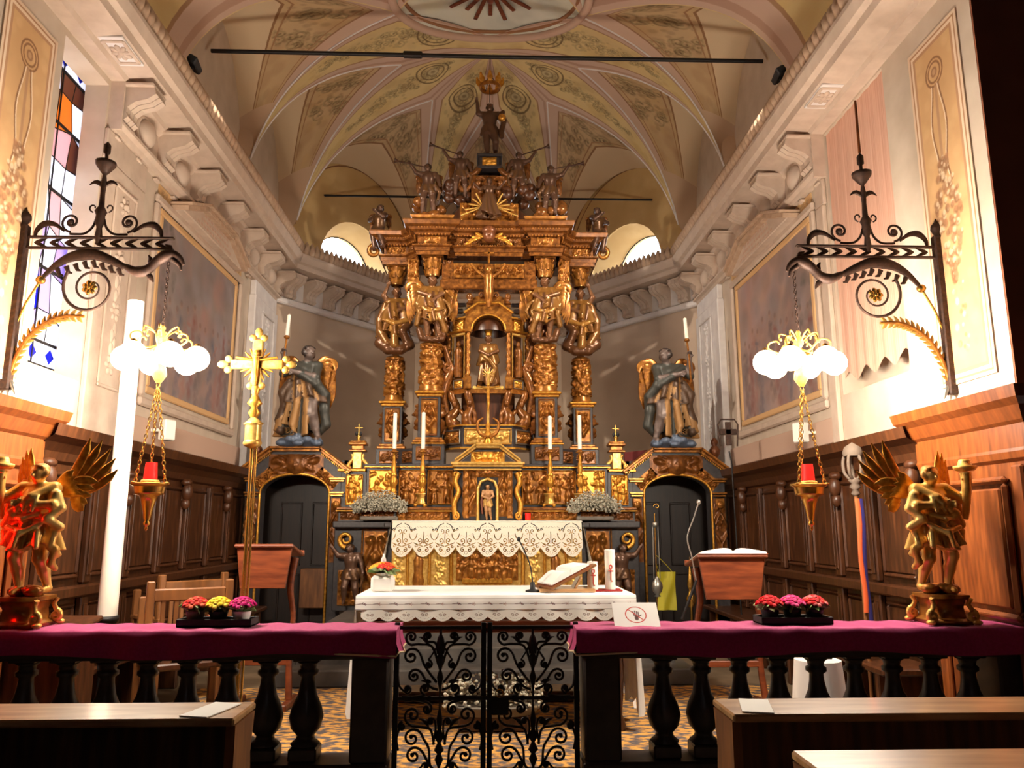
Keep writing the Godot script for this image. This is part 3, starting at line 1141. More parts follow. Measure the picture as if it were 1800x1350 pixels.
# ---------------------------------------------------------------- cornice
func build_cornice() -> void:
	# room-side path from the left front to the right front; 'left of travel' must point into the room
	var path := [v3(3.3, 0, -4.64), v3(3.3, 0, -11.45), v3(1.35, 0, -14.1), v3(-1.35, 0, -14.1), v3(-3.3, 0, -11.45), v3(-3.3, 0, -4.64)]
	var mb := MB.new()
	mb.sweep([v2(0, 5.42), v2(0.12, 5.42), v2(0.14, 5.46), v2(0.37, 5.48), v2(0.38, 5.55), v2(0.43, 5.57), v2(0.46, 5.66), v2(0.46, 5.70), v2(0.40, 5.71), v2(0, 5.72)], path)
	var tr := structure("trim_1", mb, M.stucco, "deep moulded cream cornice running round the presbytery walls", "cornice")
	mb = MB.new()
	mb.sweep([v2(0.40, 5.70), v2(0.43, 5.76), v2(0.42, 5.82), v2(0.37, 5.89), v2(0.28, 5.91), v2(0, 5.92)], path)
	part(tr, "leaf_band_core", mb, M.stucco_leaf)
	# acanthus leaves along the band, each leaf one piece
	var leaf := MB.new()
	var rows := []
	for r in 5:
		var row := PackedVector3Array()
		var q := r / 4.0
		for k in 5:
			var w := (k - 2) / 2.0
			row.append(v3(w * 0.05 * sin(PI * (0.18 + 0.72 * q)) * (1.0 + 0.25 * sin(q * 14.0)), 0.01 + 0.21 * q - 0.03 * w * w, 0.015 + 0.05 * sin(PI * q) - 0.035 * absf(w)))
		rows.append(row)
	leaf.grid(rows)
	var lm := leaf.commit()
	var cnt := 0
	for s in [-1, 1]:
		var z := -5.2
		while z > -11.3 and cnt < 296:
			var b := Basis(v3(0, 0, float(s)), Vector3.UP, v3(-s, 0, 0))
			inst(tr, "acanthus_leaf", lm, M.stucco_leaf, Transform3D(b, v3(s * 2.88, 5.70, z)))
			z -= 0.1
			cnt += 1
		for k in 29:
			var wb := wall_basis(s)
			var B: Basis = wb[0]
			var p0: Vector3 = wb[1]
			var u := 0.25 + k * 0.1
			inst(tr, "acanthus_leaf", lm, M.stucco_leaf, Transform3D(B, p0 + B * v3(u, 5.70, 0.42)))
			cnt += 1
	# entablature below: architrave strip, frieze
	for s in [-1, 1]:
		mb = MB.new()
		var z0 := -6.25 if s < 0 else -6.97
		var pa := [v3(-3.3, 0, -11.45), v3(-3.3, 0, z0)] if s < 0 else [v3(3.3, 0, z0), v3(3.3, 0, -11.45)]
		mb.sweep([v2(0, 4.97), v2(0.06, 4.97), v2(0.08, 5.01), v2(0.12, 5.03), v2(0.12, 5.06), v2(0.05, 5.08), v2(0.05, 5.36), v2(0.12, 5.42), v2(0, 5.42)], pa)
		bz(mb, s * 3.3, s * 3.18, 4.97, 5.42, z0, z0 + 0.02)
		var en := structure("trim_2" if s < 0 else "trim_3", mb, M.stucco, "entablature with scroll brackets and round bosses on the %s" % ("window side" if s < 0 else "niche side"), "entablature")
		brackets_row(en, Basis(v3(0, 0, float(s)), Vector3.UP, v3(-s, 0, 0)), s, z0)
		var wb := wall_basis(s)
		var B: Basis = wb[0]
		var p0: Vector3 = wb[1]
		mb = MB.new()
		mb.place(B, p0)
		mb.box(v3(1.65, 5.02, 0.04), v3(3.3, 0.1, 0.1), 0.02)
		mb.box(v3(1.65, 5.23, 0.015), v3(3.3, 0.34, 0.04))
		part(en, "architrave", mb, M.stucco_white)
		for k in 8:
			console_at(en, B, p0 + B * v3(0.25 + k * 0.4, 5.08, 0.03), 1.3, M.stucco)
	# soffit square with rosette above the window recess
	for s in [-1, 1]:
		mb = MB.new()
		var zc := -5.86 if s < 0 else -6.35
		bz(mb, s * 2.95, s * 3.15, 5.455, 5.475, zc + 0.2, zc - 0.2, 0.004)
		var sf := structure("trim_4" if s < 0 else "trim_5", mb, M.stucco_white, "coffered soffit with a square rosette above the %s" % ("stained glass window" if s < 0 else "pink curtain niche"), "soffit")
		mb = MB.new()
		for e in [[0.15, 0.0, 0.02, 0.3], [-0.15, 0.0, 0.02, 0.3], [0.0, 0.15, 0.3, 0.02], [0.0, -0.15, 0.3, 0.02]]:
			mb.box(v3(s * 3.05 + e[0] * 0.55, 5.453, zc + e[1]), v3(e[2] * (0.55 if e[2] > 0.1 else 1.0) + 0.01, 0.02, e[3] + 0.01), 0.005)
		part(sf, "square_frame", mb, M.stucco)
		mb = MB.new()
		for j in 8:
			var a := TAU * j / 8
			mb.ball(v3(s * 3.05 + cos(a) * 0.045, 5.453, zc + sin(a) * 0.06), v3(0.045, 0.02, 0.025), 7, 4, Basis(Vector3.UP, -a))
		mb.ball(v3(s * 3.05, 5.45, zc), v3(0.03, 0.025, 0.03), 8, 5)
		part(sf, "rosette", mb, M.stucco)
	# tie rods and spotlights
	for e in [[7.0, -8.15, 3.22, "thick black iron tie rod spanning the vault near the top"], [7.05, -12.2, 2.95, "thin black iron tie rod spanning the apse behind the statues"]]:
		mb = MB.new()
		mb.tube(PackedVector3Array([v3(-e[2], e[0], e[1]), v3(-0.9, e[0] - 0.005, e[1]), v3(0, e[0] - 0.01, e[1]), v3(e[2], e[0], e[1])]), 0.024 if e[0] == 7.0 else 0.02, 8)
		var o := thing("tie_rod", e[3], "tie rod", "iron tie rods")
		part(o, "rod", mb, M.iron)
		mb = MB.new()
		mb.box(v3(-0.9, e[0], e[1]), v3(0.22, 0.07, 0.06), 0.01)
		part(o, "turnbuckle", mb, M.iron)
	for s in [-1, 1]:
		var o := thing("spotlight", "small black spotlight on the cornice, %s" % ("window side" if s < 0 else "niche side"), "spotlight", "cornice spotlights", v3(s * 2.90, 5.98, -6.90))
		mb = MB.new()
		mb.place(Basis(v3(0, 0, 1), s * 0.5) * Basis(v3(0, 1, 0), s * -0.2), v3(0, 0.0, 0))
		mb.box(v3(0, 0.05, 0), v3(0.09, 0.07, 0.26), 0.012)
		part(o, "housing", mb, M.black)
		mb = MB.new()
		mb.box(v3(0, -0.005, 0), v3(0.03, 0.09, 0.05), 0.005)
		part(o, "foot", mb, M.black)
		mb = MB.new()
		mb.place(Basis(v3(0, 0, 1), s * 0.5) * Basis(v3(0, 1, 0), s * -0.2), v3(0, 0, 0))
		mb.box(v3(0, 0.05, -0.128), v3(0.06, 0.04, 0.012), 0.003)
		part(o, "lens", mb, M.lamp_lens)
		var li := SpotLight3D.new()
		li.name = "spot_beam"
		li.light_color = LAMP_COL
		li.light_energy = SPOT_E
		li.light_size = 0.04
		li.spot_range = 30.0
		li.spot_attenuation = 2.0
		li.spot_angle = 42.0
		li.spot_angle_attenuation = 0.9
		li.shadow_enabled = true
		o.add_child(li, true)
		li.position = v3(-s * 0.10, 0.12, -0.2)
		li.look_at_from_position(o.position + li.position, v3(-s * 1.2, 2.6, -11.5))

func brackets_row(en: Node, b: Basis, s: int, z0: float) -> void:
	var z := z0 - 0.12
	var k := 0
	while z > -11.5:
		if k % 2 == 0:
			console_at(en, b, v3(s * 3.25, 5.08, z), 1.35, M.stucco)
		else:
			var mb := MB.new()
			mb.place(b, v3(s * 3.25, 5.22, z))
			mb.ball(v3(0, 0, 0.01), v3(0.135, 0.135, 0.10), 14, 8)
			var pts := PackedVector3Array()
			for j in 20:
				pts.append(v3(cos(TAU * j / 20) * 0.16, sin(TAU * j / 20) * 0.15, 0.01))
			mb.tube(pts, 0.022, 6, true)
			part(en, "round_boss", mb, M.stucco)
		z -= 0.42
		k += 1
	# small drops under the architrave
	z = z0 - 0.1
	while z > -11.4:
		var mb := MB.new()
		mb.place(b, v3(s * 3.3, 4.945, z))
		mb.box(v3(0, 0, 0.03), v3(0.1, 0.03, 0.05), 0.008)
		part(en, "drop", mb, M.stucco)
		z -= 0.42

# an S-shaped scroll bracket, fluted in front
func console_at(par: Node, b: Basis, p: Vector3, k: float, m: Material) -> void:
	var mb := MB.new()
	mb.place(b, p)
	var side := PackedVector2Array([v2(0, 0), v2(0.05, 0.0), v2(0.075, 0.03), v2(0.06, 0.07), v2(0.065, 0.12), v2(0.11, 0.17), v2(0.19, 0.2), v2(0.24, 0.25), v2(0.23, 0.31), v2(0, 0.32)])
	for f in 3:
		var x := (f - 1) * 0.052 * k
		var loc := Transform3D(Basis(v3(0, 0, 1), v3(0, 1, 0), v3(-1, 0, 0)), v3(x, 0, 0))
		var keep := mb.xf
		mb.xf = keep * loc
		var pl := PackedVector2Array()
		for q in side:
			pl.append(q * v2(k, 1.0))
		mb.prism(pl, -0.023 * k, 0.023 * k, 0.006)
		mb.xf = keep
	mb.box(v3(0, 0.325, 0.11 * k), v3(0.2 * k, 0.03, 0.24 * k), 0.006)
	part(par, "scroll_bracket", mb, m)

# ---------------------------------------------------------------- windows
func build_windows() -> void:
	# stained glass in the left wall: lead frame, border of diamonds, picture panes
	var o := structure("window_1", null, null, "tall stained glass window with blue diamond border in left wall", "window")
	var X := -3.56
	var z0 := -5.42
	var z1 := -6.50
	var y0 := 2.86
	var y1 := 5.52
	var mb := MB.new()
	var bw := 0.17
	for e in [[y0 - 0.03, y1 + 0.03, z0 + 0.03, z0], [y0 - 0.03, y1 + 0.03, z1, z1 - 0.02], [y0 - 0.03, y0, z0, z1], [y1, y1 + 0.03, z0, z1], [y0, y1, z0 - bw, z0 - bw - 0.018], [y0, y1, z1 + bw + 0.018, z1 + bw], [y0 + bw, y0 + bw + 0.02, z0, z1], [y1 - bw - 0.02, y1 - bw, z0, z1], [3.62, 3.645, z0, z1], [4.28, 4.305, z0, z1], [4.86, 4.885, z0, z1], [y0, y1, -5.955, -5.965]]:
		bz(mb, X - 0.012, X + 0.012, e[0], e[1], e[2], e[3])
	part(o, "lead_frame", mb, M.iron)
	# border: diamonds
	var glass := func(called: String, poly: Array, m: Material, dx := 0.0) -> void:
		var g := MB.new()
		var pl := PackedVector2Array()
		for q: Vector2 in poly:
			pl.append(q)
		g.place(Basis(v3(0, 0, -1), Vector3.UP, v3(1, 0, 0)), v3(X + dx, 0, 0))
		g.prism(pl, -0.003, 0.003)
		part(o, called, g, m)
	# local x = -z
	var strips := [[-z0, -z0 + bw, y0, y1, true], [-z1 - bw, -z1, y0, y1, true], [-z0 + bw, -z1 - bw, y0, y0 + bw, false], [-z0 + bw, -z1 - bw, y1 - bw, y1, false]]
	for st in strips:
		var n := int(round(((st[3] - st[2]) if st[4] else (st[1] - st[0])) / 0.265))
		for k in n:
			var a: float
			var b: float
			var c0: Vector2
			var hw: float
			var hh: float
			if st[4]:
				a = st[2] + (st[3] - st[2]) * k / n
				b = st[2] + (st[3] - st[2]) * (k + 1) / n
				c0 = v2((st[0] + st[1]) / 2, (a + b) / 2)
				hw = 0.045; hh = 0.075
				glass.call("border_pane", [v2(st[0], a), v2(st[1], a), v2(st[1], b), v2(st[0], b)], M.pane_white)
			else:
				a = st[0] + (st[1] - st[0]) * k / n
				b = st[0] + (st[1] - st[0]) * (k + 1) / n
				c0 = v2((a + b) / 2, (st[2] + st[3]) / 2)
				hw = 0.06; hh = 0.06
				glass.call("border_pane", [v2(a, st[2]), v2(b, st[2]), v2(b, st[3]), v2(a, st[3])], M.pane_white)
			glass.call("blue_diamond_pane", [c0 + v2(-hw, 0), c0 + v2(0, -hh), c0 + v2(hw, 0), c0 + v2(0, hh)], M.pane_blue, 0.004)
	# light blue edge strip on the far side
	glass.call("edge_pane", [v2(-z1 - 0.028, y0), v2(-z1, y0), v2(-z1, y1), v2(-z1 - 0.028, y1)], M.pane_sky, 0.006)
	# inner picture: irregular panes of a standing figure under an arch
	var ia := -z0 + bw + 0.02
	var ib := -z1 - bw - 0.02
	var g2 := RandomNumberGenerator.new()
	g2.seed = 11
	var rowsy := [y0 + bw + 0.02, 3.25, 3.62, 3.96, 4.28, 4.58, 4.86, 5.1, y1 - bw - 0.02]
	var cols := 4
	var P := []
	for r in rowsy.size():
		var row := []
		for k in cols + 1:
			var x := lerpf(ia, ib, float(k) / cols)
			var y: float = rowsy[r]
			if r > 0 and r < rowsy.size() - 1:
				y += g2.randf_range(-0.07, 0.07)
			if k > 0 and k < cols:
				x += g2.randf_range(-0.05, 0.05)
			row.append(v2(x, y))
		P.append(row)
	var pick := [["pane_white", "pane_lilac", "pane_white", "pane_white"], ["pane_white", "pane_blue", "pane_lilac", "pane_white"], ["pane_white", "pane_lilac", "pane_white", "pane_lilac"], ["pane_white", "pane_white", "pane_rose", "pane_white"], ["pane_rose", "pane_white", "pane_white", "pane_white"], ["pane_amber", "pane_white", "pane_rose", "pane_brown"], ["pane_brown", "pane_brown", "pane_amber", "pane_white"], ["pane_brown", "pane_white", "pane_brown", "pane_brown"]]
	for r in rowsy.size() - 1:
		for k in cols:
			var q := [P[r][k], P[r][k + 1], P[r + 1][k + 1], P[r + 1][k]]
			var c := v2(0, 0)
			for e in q:
				c += e * 0.25
			for i in 4:
				q[i] = c + (q[i] - c) * 0.965
			glass.call("picture_pane", q, M[pick[r][k]])
	# leading behind the picture panes
	mb = MB.new()
	for r in rowsy.size():
		var pts := PackedVector3Array()
		for k in cols + 1:
			pts.append(v3(X, P[r][k].y, -P[r][k].x))
		mb.tube(pts, 0.008, 4)
	for k in cols + 1:
		var pts := PackedVector3Array()
		for r in rowsy.size():
			pts.append(v3(X, P[r][k].y, -P[r][k].x))
		mb.tube(pts, 0.008, 4)
	part(o, "leading", mb, M.iron)
	# window high in the nave end wall, behind the viewer
	var nw := structure("window_4", null, null, "plain window in the nave end wall behind the viewer", "window")
	mb = MB.new()
	bz(mb, -0.35, 0.35, 5.8, 6.7, 7.2, 7.206)
	part(nw, "pane", mb, M.pane_clear)
	mb = MB.new()
	rect_frame(mb, v3(0, 6.25, 7.18), 0.62, 0.82, 0.04, 0.05)
	part(nw, "window_frame", mb, M.wood_dark)
	# half-round windows in the apse
	for s in [-1, 1]:
		var wb := wall_basis(s)
		var B: Basis = wb[0]
		var p0: Vector3 = wb[1]
		var w := structure("window_2" if s < 0 else "window_3", null, null, "half-round bright window above the cornice, %s of the gilded altar" % ("left" if s < 0 else "right"), "window")
		mb = MB.new()
		mb.place(B, p0 + B * v3(1.80, 5.97, -0.50))
		var po := PackedVector2Array([v2(-0.72, -0.25)])
		for k in 17:
			po.append(v2(-cos(PI * k / 16) * 0.72, sin(PI * k / 16) * 0.72))
		po.append(v2(0.72, -0.25))
		mb.prism(po, -0.003, 0.003)
		part(w, "pane", mb, M.pane_clear)
		mb = MB.new()
		mb.place(B, p0 + B * v3(1.80, 5.97, -0.48))
		var pts := PackedVector3Array()
		for k in 17:
			pts.append(v3(-cos(PI * k / 16) * 0.7, sin(PI * k / 16) * 0.7, 0))
		mb.tube(pts, 0.014, 6)
		part(w, "window_frame", mb, M.iron)

# ---------------------------------------------------------------- wainscot and cabinets
func panel_wall(par: Node, s: int, x: float, z0: float, z1: float, y0: float, y1: float, n: int, m: Material, pil := 0.1, fluted := false) -> void:
	# framed panels between pilasters on a plane facing the room
	var L := absf(z1 - z0) / n
	for k in n:
		var za := z0 - L * k - pil
		var zb := z0 - L * (k + 1) + pil * 0.2
		var mb := MB.new()
		bz(mb, s * x, s * (x - 0.02), y0 + 0.08, y1 - 0.08, za - 0.04, zb + 0.04, 0.012)
		part(par, "panel", mb, m)
		mb = MB.new()
		frame_on(mb, s, x, za - 0.01, zb + 0.01, y0 + 0.04, y1 - 0.04, 0.035, 0.035)
		part(par, "panel_moulding", mb, m)
		mb = MB.new()
		bz(mb, s * x, s * (x - 0.05), y0, y1, z0 - L * k - pil * 0.1, z0 - L * k - pil * 0.9, 0.01)
		bz(mb, s * (x - 0.05), s * (x - 0.06), y0 + 0.06, y1 - 0.06, z0 - L * k - pil * 0.3, z0 - L * k - pil * 0.7, 0.006)
		part(par, "pilaster", mb, m)

func build_wainscot() -> void:
	for s in [-1, 1]:
		var side := "window side" if s < 0 else "niche side"
		# long dark panelling with seat
		var o := structure("trim_6" if s < 0 else "trim_7", null, null, "dark walnut choir panelling with bench along the %s wall" % side, "panelling")
		var mb := MB.new()
		bz(mb, s * 3.3, s * 3.22, FL, 2.2, -5.5, -10.4)
		part(o, "backing", mb, M.wood_dark)
		mb = MB.new()
		var path := [v3(-3.22, 0, -10.4), v3(-3.22, 0, -5.5)] if s < 0 else [v3(3.22, 0, -5.5), v3(3.22, 0, -10.4)]
		mb.sweep([v2(0, 2.06), v2(0.03, 2.08), v2(0.05, 2.14), v2(0.1, 2.2), v2(0.17, 2.24), v2(0.19, 2.32), v2(0.0, 2.33), v2(-0.08, 2.33)], path)
		part(o, "cornice", mb, M.wood_dark)
		panel_wall(o, s, 3.22, -5.65, -10.3, 1.16, 2.04, 7, M.wood_dark, 0.14)
		panel_wall(o, s, 3.22, -5.65, -10.3, 0.62, 1.06, 7, M.wood_dark, 0.14)
		mb = MB.new()
		bz(mb, s * 3.22, s * 3.14, 1.06, 1.15, -5.6, -10.4, 0.015)
		part(o, "chair_rail", mb, M.wood_dark)
		mb = MB.new()
		bz(mb, s * 3.22, s * 2.78, 0.56, 0.61, -5.6, -10.2, 0.012)
		part(o, "bench_seat", mb, M.wood_dark)
		for k in 6:
			mb = MB.new()
			bz(mb, s * 3.2, s * 2.82, FL, 0.56, -5.75 - k * 0.85, -5.81 - k * 0.85, 0.01)
			part(o, "bench_support", mb, M.wood_dark)
		# carved consoles on the stalls' ends
		for k in 4:
			mb = MB.new()
			mb.place(Basis(v3(0, 0, float(s)), Vector3.UP, v3(-s, 0, 0)), v3(s * 3.2, 1.95, -5.65 - k * 1.3))
			mb.ball(v3(0, 0, 0.05), v3(0.06, 0.09, 0.06), 8, 6)
			mb.ball(v3(0, -0.12, 0.04), v3(0.045, 0.06, 0.05), 8, 6)
			mb.ball(v3(0, 0.1, 0.04), v3(0.07, 0.04, 0.06), 8, 5)
			part(o, "carved_head", mb, M.wood_dark)
		# tall amber cupboard panelling on the front pier
		var c := structure("trim_8" if s < 0 else "trim_9", null, null, "amber wood cupboard panelling on the front pier, %s" % side, "panelling")
		var zf := -4.40
		var zb := -5.50
		mb = MB.new()
		bz(mb, s * 3.34, s * 3.16, 0.0, 2.16, zf, zb)
		part(c, "carcass", mb, M.wood_amber)
		mb = MB.new()
		var p2 := [v3(-3.3, 0, zb), v3(-3.16, 0, zb), v3(-3.16, 0, zf), v3(-3.3, 0, zf)] if s < 0 else [v3(3.3, 0, zf), v3(3.16, 0, zf), v3(3.16, 0, zb), v3(3.3, 0, zb)]
		mb.sweep([v2(0, 1.98), v2(0.025, 2.0), v2(0.035, 2.04), v2(0.03, 2.06), v2(0.03, 2.2), v2(0.05, 2.22), v2(0.09, 2.30), v2(0.13, 2.34), v2(0.145, 2.41), v2(0.0, 2.42), v2(-0.12, 2.42)], p2)
		part(c, "cornice", mb, M.wood_amber)
		mb = MB.new()
		bz(mb, s * 3.16, s * 3.125, 0.2, 1.96, zf - 0.03, zf - 0.13, 0.012)
		bz(mb, s * 3.16, s * 3.125, 0.2, 1.96, zb + 0.13, zb + 0.03, 0.012)
		bz(mb, s * 3.16, s * 3.13, 2.06, 2.18, zf - 0.04, zb + 0.04, 0.01)
		part(c, "stile", mb, M.wood_amber)
		for e in [[1.02, 1.92], [0.2, 0.96]]:
			mb = MB.new()
			bz(mb, s * 3.16, s * 3.135, e[0] + 0.09, e[1] - 0.09, zf - 0.27, zb + 0.27, 0.02)
			part(c, "panel", mb, M.wood_amber)
			mb = MB.new()
			frame_on(mb, s, 3.16, zf - 0.19, zb + 0.19, e[0] + 0.02, e[1] - 0.02, 0.045, 0.045)
			part(c, "panel_moulding", mb, M.wood_amber)

# ---------------------------------------------------------------- carved ornament
# a carved field w x h in local xy, rising towards +z; blobs of foliage or figures
func relief(mb: MB, w: float, h: float, depth: float, sd: int, style: String, nu := 26, nv := 26) -> void:
	var g := RandomNumberGenerator.new()
	g.seed = sd
	var bl := []   # cx, cy, rx, ry, cos, sin, height
	var put := func(x: float, y: float, rx: float, ry: float, a: float, z: float) -> void:
		bl.append([x, y, rx, ry, cos(a), sin(a), z])
	var sc := minf(w, h)
	if style == "foliage":
		var n := maxi(1, int(round(w / h)))
		for k in n:
			var cx := -w / 2 + w * (k + 0.5) / n
			for q in [-1, 1]:
				var c := v2(cx + q * w / n * 0.22, h * 0.06 * q)
				var r0 := minf(w / n * 0.24, h * 0.4)
				for j in 16:
					var s := j / 15.0
					var r := r0 * (1 - 0.85 * s)
					var a = q * (s * TAU * 1.35) + PI / 2
					put.call(c.x + cos(a) * r, c.y + sin(a) * r, sc * 0.085 * (1.1 - 0.5 * s), sc * 0.06 * (1.1 - 0.5 * s), a + PI / 2, 0.75)
				for j in 6:
					var a := g.randf() * TAU
					put.call(c.x + cos(a) * r0 * 1.15, c.y + sin(a) * r0 * 1.15, sc * 0.1, sc * 0.05, a, 0.55)
				put.call(c.x, c.y, sc * 0.08, sc * 0.08, 0.0, 1.0)
	elif style == "figures":
		var n := maxi(2, int(round(w / h * 3.0)))
		for k in n:
			var cx := -w / 2 + w * (k + 0.5) / n + g.randf_range(-0.03, 0.03) * w
			var top := h * g.randf_range(0.12, 0.32)
			put.call(cx, top, h * 0.065, h * 0.08, 0.0, 1.0)
			put.call(cx + g.randf_range(-0.03, 0.03) * w, top - h * 0.22, h * 0.10, h * 0.15, g.randf_range(-0.3, 0.3), 0.9)
			put.call(cx, top - h * 0.45, h * 0.11, h * 0.2, g.randf_range(-0.2, 0.2), 0.8)
			for q in [-1, 1]:
				put.call(cx + q * h * 0.11, top - h * 0.22, h * 0.12, h * 0.04, g.randf_range(-1.2, 1.2), 0.8)
				put.call(cx + q * h * 0.06, top - h * 0.62, h * 0.045, h * 0.14, g.randf_range(-0.3, 0.3), 0.75)
		for k in 8:
			put.call(g.randf_range(-0.5, 0.5) * w, g.randf_range(0.25, 0.48) * h, h * 0.08, h * 0.05, g.randf() * PI, 0.4)
	elif style == "mask":
		put.call(0, h * 0.12, w * 0.2, w * 0.24, 0.0, 1.0)
		put.call(0, h * 0.12 - w * 0.06, w * 0.06, w * 0.12, 0.0, 1.25)
		for q in [-1, 1]:
			put.call(q * w * 0.3, h * 0.16, w * 0.12, h * 0.16, q * 0.4, 0.7)
			put.call(q * w * 0.22, -h * 0.16, w * 0.13, h * 0.14, -q * 0.5, 0.7)
			put.call(q * w * 0.2, h * 0.36, w * 0.16, h * 0.06, q * 0.4, 0.65)
		put.call(0, -h * 0.28, w * 0.16, h * 0.1, 0.0, 0.8)
		for k in 14:
			put.call(g.randf_range(-0.42, 0.42) * w, g.randf_range(-0.45, 0.45) * h, w * 0.08, w * 0.05, g.randf() * PI, 0.45)
	else:
		for k in 34:
			put.call(g.randf_range(-0.46, 0.46) * w, g.randf_range(-0.46, 0.46) * h, sc * g.randf_range(0.05, 0.15), sc * g.randf_range(0.04, 0.09), g.randf() * PI, g.randf_range(0.4, 1.0))
	var H := PackedFloat32Array()
	H.resize((nu + 1) * (nv + 1))
	for b in bl:
		var R := maxf(b[2], b[3])
		var i0 := clampi(int((b[0] - R + w / 2) / w * nu), 0, nu)
		var i1 := clampi(int((b[0] + R + w / 2) / w * nu) + 1, 0, nu)
		var j0 := clampi(int((b[1] - R + h / 2) / h * nv), 0, nv)
		var j1 := clampi(int((b[1] + R + h / 2) / h * nv) + 1, 0, nv)
		for j in range(j0, j1 + 1):
			for i in range(i0, i1 + 1):
				var dx: float = -w / 2 + w * i / nu - b[0]
				var dy: float = -h / 2 + h * j / nv - b[1]
				var u: float = (dx * b[4] + dy * b[5]) / b[2]
				var q: float = (-dx * b[5] + dy * b[4]) / b[3]
				var e := 1.0 - u * u - q * q
				if e > 0.0:
					var z: float = sqrt(e) * b[6]
					var id := j * (nu + 1) + i
					if z > H[id]:
						H[id] = z
	var rows := []
	for j in nv + 1:
		var row := PackedVector3Array()
		for i in nu + 1:
			row.append(v3(-w / 2 + w * i / nu, -h / 2 + h * j / nv, 0.005 + depth * H[j * (nu + 1) + i]))
		rows.append(row)
	mb.grid(rows)

func carved(par: Node, called: String, m: Material, b: Basis, p: Vector3, w: float, h: float, depth: float, sd: int, style: String, nu := 26, nv := 26, label := "") -> MeshInstance3D:
	var mb := MB.new()
	mb.place(b, p)
	relief(mb, w, h, depth, sd, style, nu, nv)
	return part(par, called, mb, m, label)

func rect_frame(mb: MB, p: Vector3, w: float, h: float, wd: float, th: float, b := Basis.IDENTITY) -> void:
	for e in [[0.0, h / 2 + wd / 2, w + 2 * wd, wd], [0.0, -h / 2 - wd / 2, w + 2 * wd, wd], [-w / 2 - wd / 2, 0.0, wd, h], [w / 2 + wd / 2, 0.0, wd, h]]:
		mb.box(p + b * v3(e[0], e[1], th / 2), v3(e[2], e[3], th), th * 0.35, b)

func vine(nz: FastNoiseLite, amp: float, f: float) -> Callable:
	return func(w: float, y: float, r: float) -> float:
		var a := nz.get_noise_3d(cos(w) * f, y * f * 4.0 + w * 0.6, sin(w) * f)
		return r + amp * clampf(a * 2.4 + 0.3, 0.0, 1.0)

func blob_noise(sd: int) -> FastNoiseLite:
	var n := FastNoiseLite.new()
	n.seed = sd
	n.frequency = 1.0
	n.noise_type = FastNoiseLite.TYPE_SIMPLEX_SMOOTH
	n.fractal_octaves = 2
	return n

# a carved column shaft: foot ring, vine-covered shaft, neck ring
func shaft(mb: MB, p: Vector3, r: float, y0: float, y1: float, sd: int, amp := 0.03, seg := 40, rows := 44, twist := 0.0) -> void:
	var nz := blob_noise(sd)
	var prof := []
	for k in rows + 1:
		var s := float(k) / rows
		prof.append(v2(r * (1.0 - 0.1 * s + 0.04 * sin(PI * s)), lerpf(y0, y1, s)))
	var fn := vine(nz, amp, 2.6)
	if twist > 0.0:
		fn = func(w: float, y: float, rr: float) -> float:
			return rr * (1.0 + 0.22 * sin(w + y * twist)) 
	mb.lathe(prof, seg, p, fn)

func rings(mb: MB, p: Vector3, pr: Array, seg := 20) -> void:
	mb.lathe(pr, seg, p)

func corinth(mb: MB, p: Vector3, r: float, h: float, seg := 16) -> void:
	mb.lathe([v2(r * 0.9, 0), v2(r * 0.95, h * 0.3), v2(r * 1.15, h * 0.75), v2(r * 1.3, h * 0.88)], seg, p)
	for t in 2:
		for k in 8:
			var a := TAU * (k + 0.5 * t) / 8
			var d := v3(cos(a), 0, sin(a))
			var sd := v3(-sin(a), 0, cos(a))
			var y0 := h * 0.05 + h * 0.3 * t
			var rows := []
			for q in 5:
				var s := q / 4.0
				var rad := r * (0.95 + 0.15 * t) + r * 0.45 * pow(s, 2.2)
				var yy := y0 + h * 0.42 * s - h * 0.1 * maxf(0, s - 0.75) * 4
				var wd := r * 0.32 * sin(PI * (0.25 + 0.7 * s))
				rows.append(PackedVector3Array([p + d * (rad - 0.006) + sd * -wd + v3(0, yy, 0), p + d * (rad + 0.012) + v3(0, yy, 0), p + d * (rad - 0.006) + sd * wd + v3(0, yy, 0)]))
			mb.grid(rows)
	for k in 4:
		var a := TAU * (k + 0.5) / 4
		var d := v3(cos(a), 0, sin(a))
		mb.tube(spiral(p + d * r * 1.45 + v3(0, h * 0.78, 0), r * 0.32, r * 0.06, PI, -1.2, 14, d, Vector3.UP), r * 0.1, 5)
	mb.box(p + v3(0, h * 0.94, 0), v3(r * 3.0, h * 0.1, r * 3.0), 0.008)

